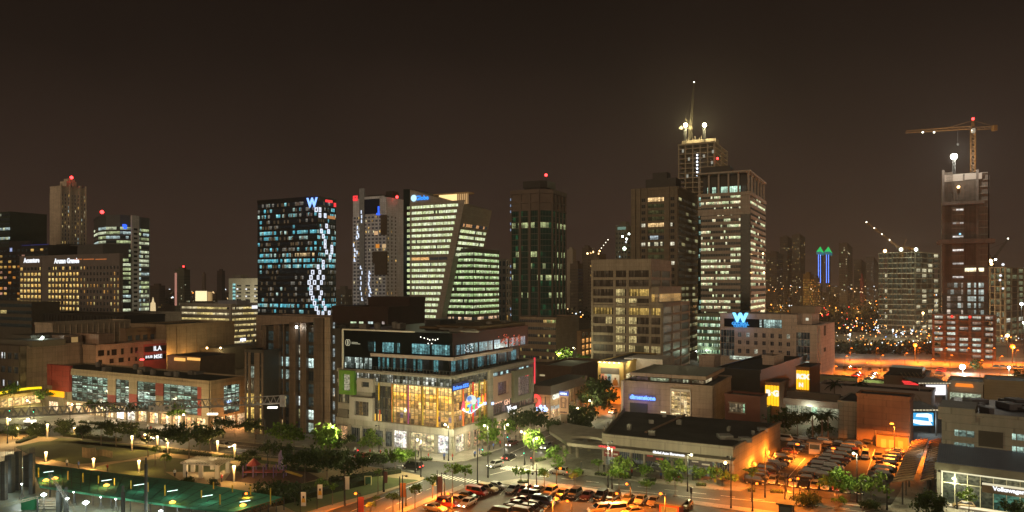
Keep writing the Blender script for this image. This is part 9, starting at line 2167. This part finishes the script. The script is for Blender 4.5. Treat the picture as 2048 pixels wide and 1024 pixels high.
for i in range(60):x = rw.uniform(1690,1880);y = rw.uniform(655,688);far_light(x,y,rw.choice(["white","white","warm","orange","blue"]),P(x,y).y * .0009 * rw.uniform(.5,1.5),h=5)
for i in range(120):x = rw.uniform(1668,1880);y = rw.uniform(640,712);far_light(x,y,rw.choice(["orange","orange","warm","white"]),P(x,y).y * .001 * rw.uniform(.4,1.1),h=6)
for i in range(14):far_light(1652 + rw.gauss(0,6),642 + rw.gauss(0,6),"red",.75,h=9)
for i in range(60):x = rw.uniform(300,520);y = 580 + 25 * rw.random();far_light(x,y,rw.choice(["orange","warm","white"]),P(x,y).y * .0009 * rw.uniform(.5,1.4),h=8)
for i in range(24):x = rw.uniform(1132,1185);y = rw.uniform(590,650);far_light(x,y,rw.choice(["orange","warm","white"]),P(x,y).y * .0009 * rw.uniform(.5,1.4),h=8)
for i in range(120):x = rw.uniform(1990,2060);y = rw.uniform(580,700);far_light(x,y,rw.choice(["white","warm","orange","white"]),P(x,y).y * .0010 * rw.uniform(.4,1.3),h=6)
for i in range(50):x = rw.uniform(1532,1760);far_light(x,rw.uniform(571,586),rw.choice(["warm","warm","white","orange"]),.9 * rw.uniform(.4,1.3),d=rw.uniform(1150,1500))
CC = {"orange":((1,.30,.04),5),"white":((.85,.95,1),2.2),"warm":((1,.65,.3),2.5),"red":((1,.05,.04),4),"blue":((.3,.5,1),4)}
tag(LP.build("distant_lamp_posts",STEEL),"thin posts under the scattered lamps of the distant city plain","lamp posts",None,"stuff")
for c,mb in cl_.items():tag(mb.build("distant_lamps",em(f"distant {c} lamp",*CC[c])),f"scattered {c} lamps of the distant city plain","lights",None,"stuff")
for i,(x,y,pw) in enumerate(((1560,650,60000),(1640,640,60000),(1720,640,60000),(1800,670,60000),(1850,690,30000),(1700,690,30000))):
 light("plain_lamp_light",pw * 1.6,(1,.5,.15),2,None,P(x,y) + Z * 14)
for i,(x0,x1,yt,yb,c) in enumerate(((1535,1580,576,590,(.12,.09,.08)),(1660,1720,574,588,(.16,.13,.11)),(1570,1640,578,592,(.10,.08,.07)),(1690,1760,580,596,(.14,.11,.09)),(300,345,580,596,(.10,.07,.06)),(384,460,588,604,(.12,.08,.06)),(1136,1184,586,600,(.13,.10,.08)))):
 d_ = dof(yb);far_tower(f"low wide block on the far plain, {['left below hazy towers', 'below the blue twins right', 'before the yellow lit block', 'before the dim bright storey tower', 'at the left horizon', 'behind the lit billboard', 'right of the dark tower'][i]}",x0,x1,yt,d_,c,.22,(CREAM,WARM,AMB),.7,9,name="low_block",group="low blocks of the far plain",crown=False)
# ------------------------------------------------------------------ night haze
hz = MB();hz.box(-3700,3700,-220,4500,-2,215)
hm = bpy.data.materials.new("haze");hm.use_nodes = True;hn = hm.node_tree;hn.nodes.clear()
ho = hn.nodes.new("ShaderNodeOutputMaterial");hv = hn.nodes.new("ShaderNodeVolumePrincipled")
hv.inputs["Color"].default_value = (.9,.85,.8,1);hv.inputs["Density"].default_value = .00016;hv.inputs["Anisotropy"].default_value = .3
hn.links.new(hv.outputs[0],ho.inputs["Volume"])
tag(hz.build("haze",hm),kind="stuff")
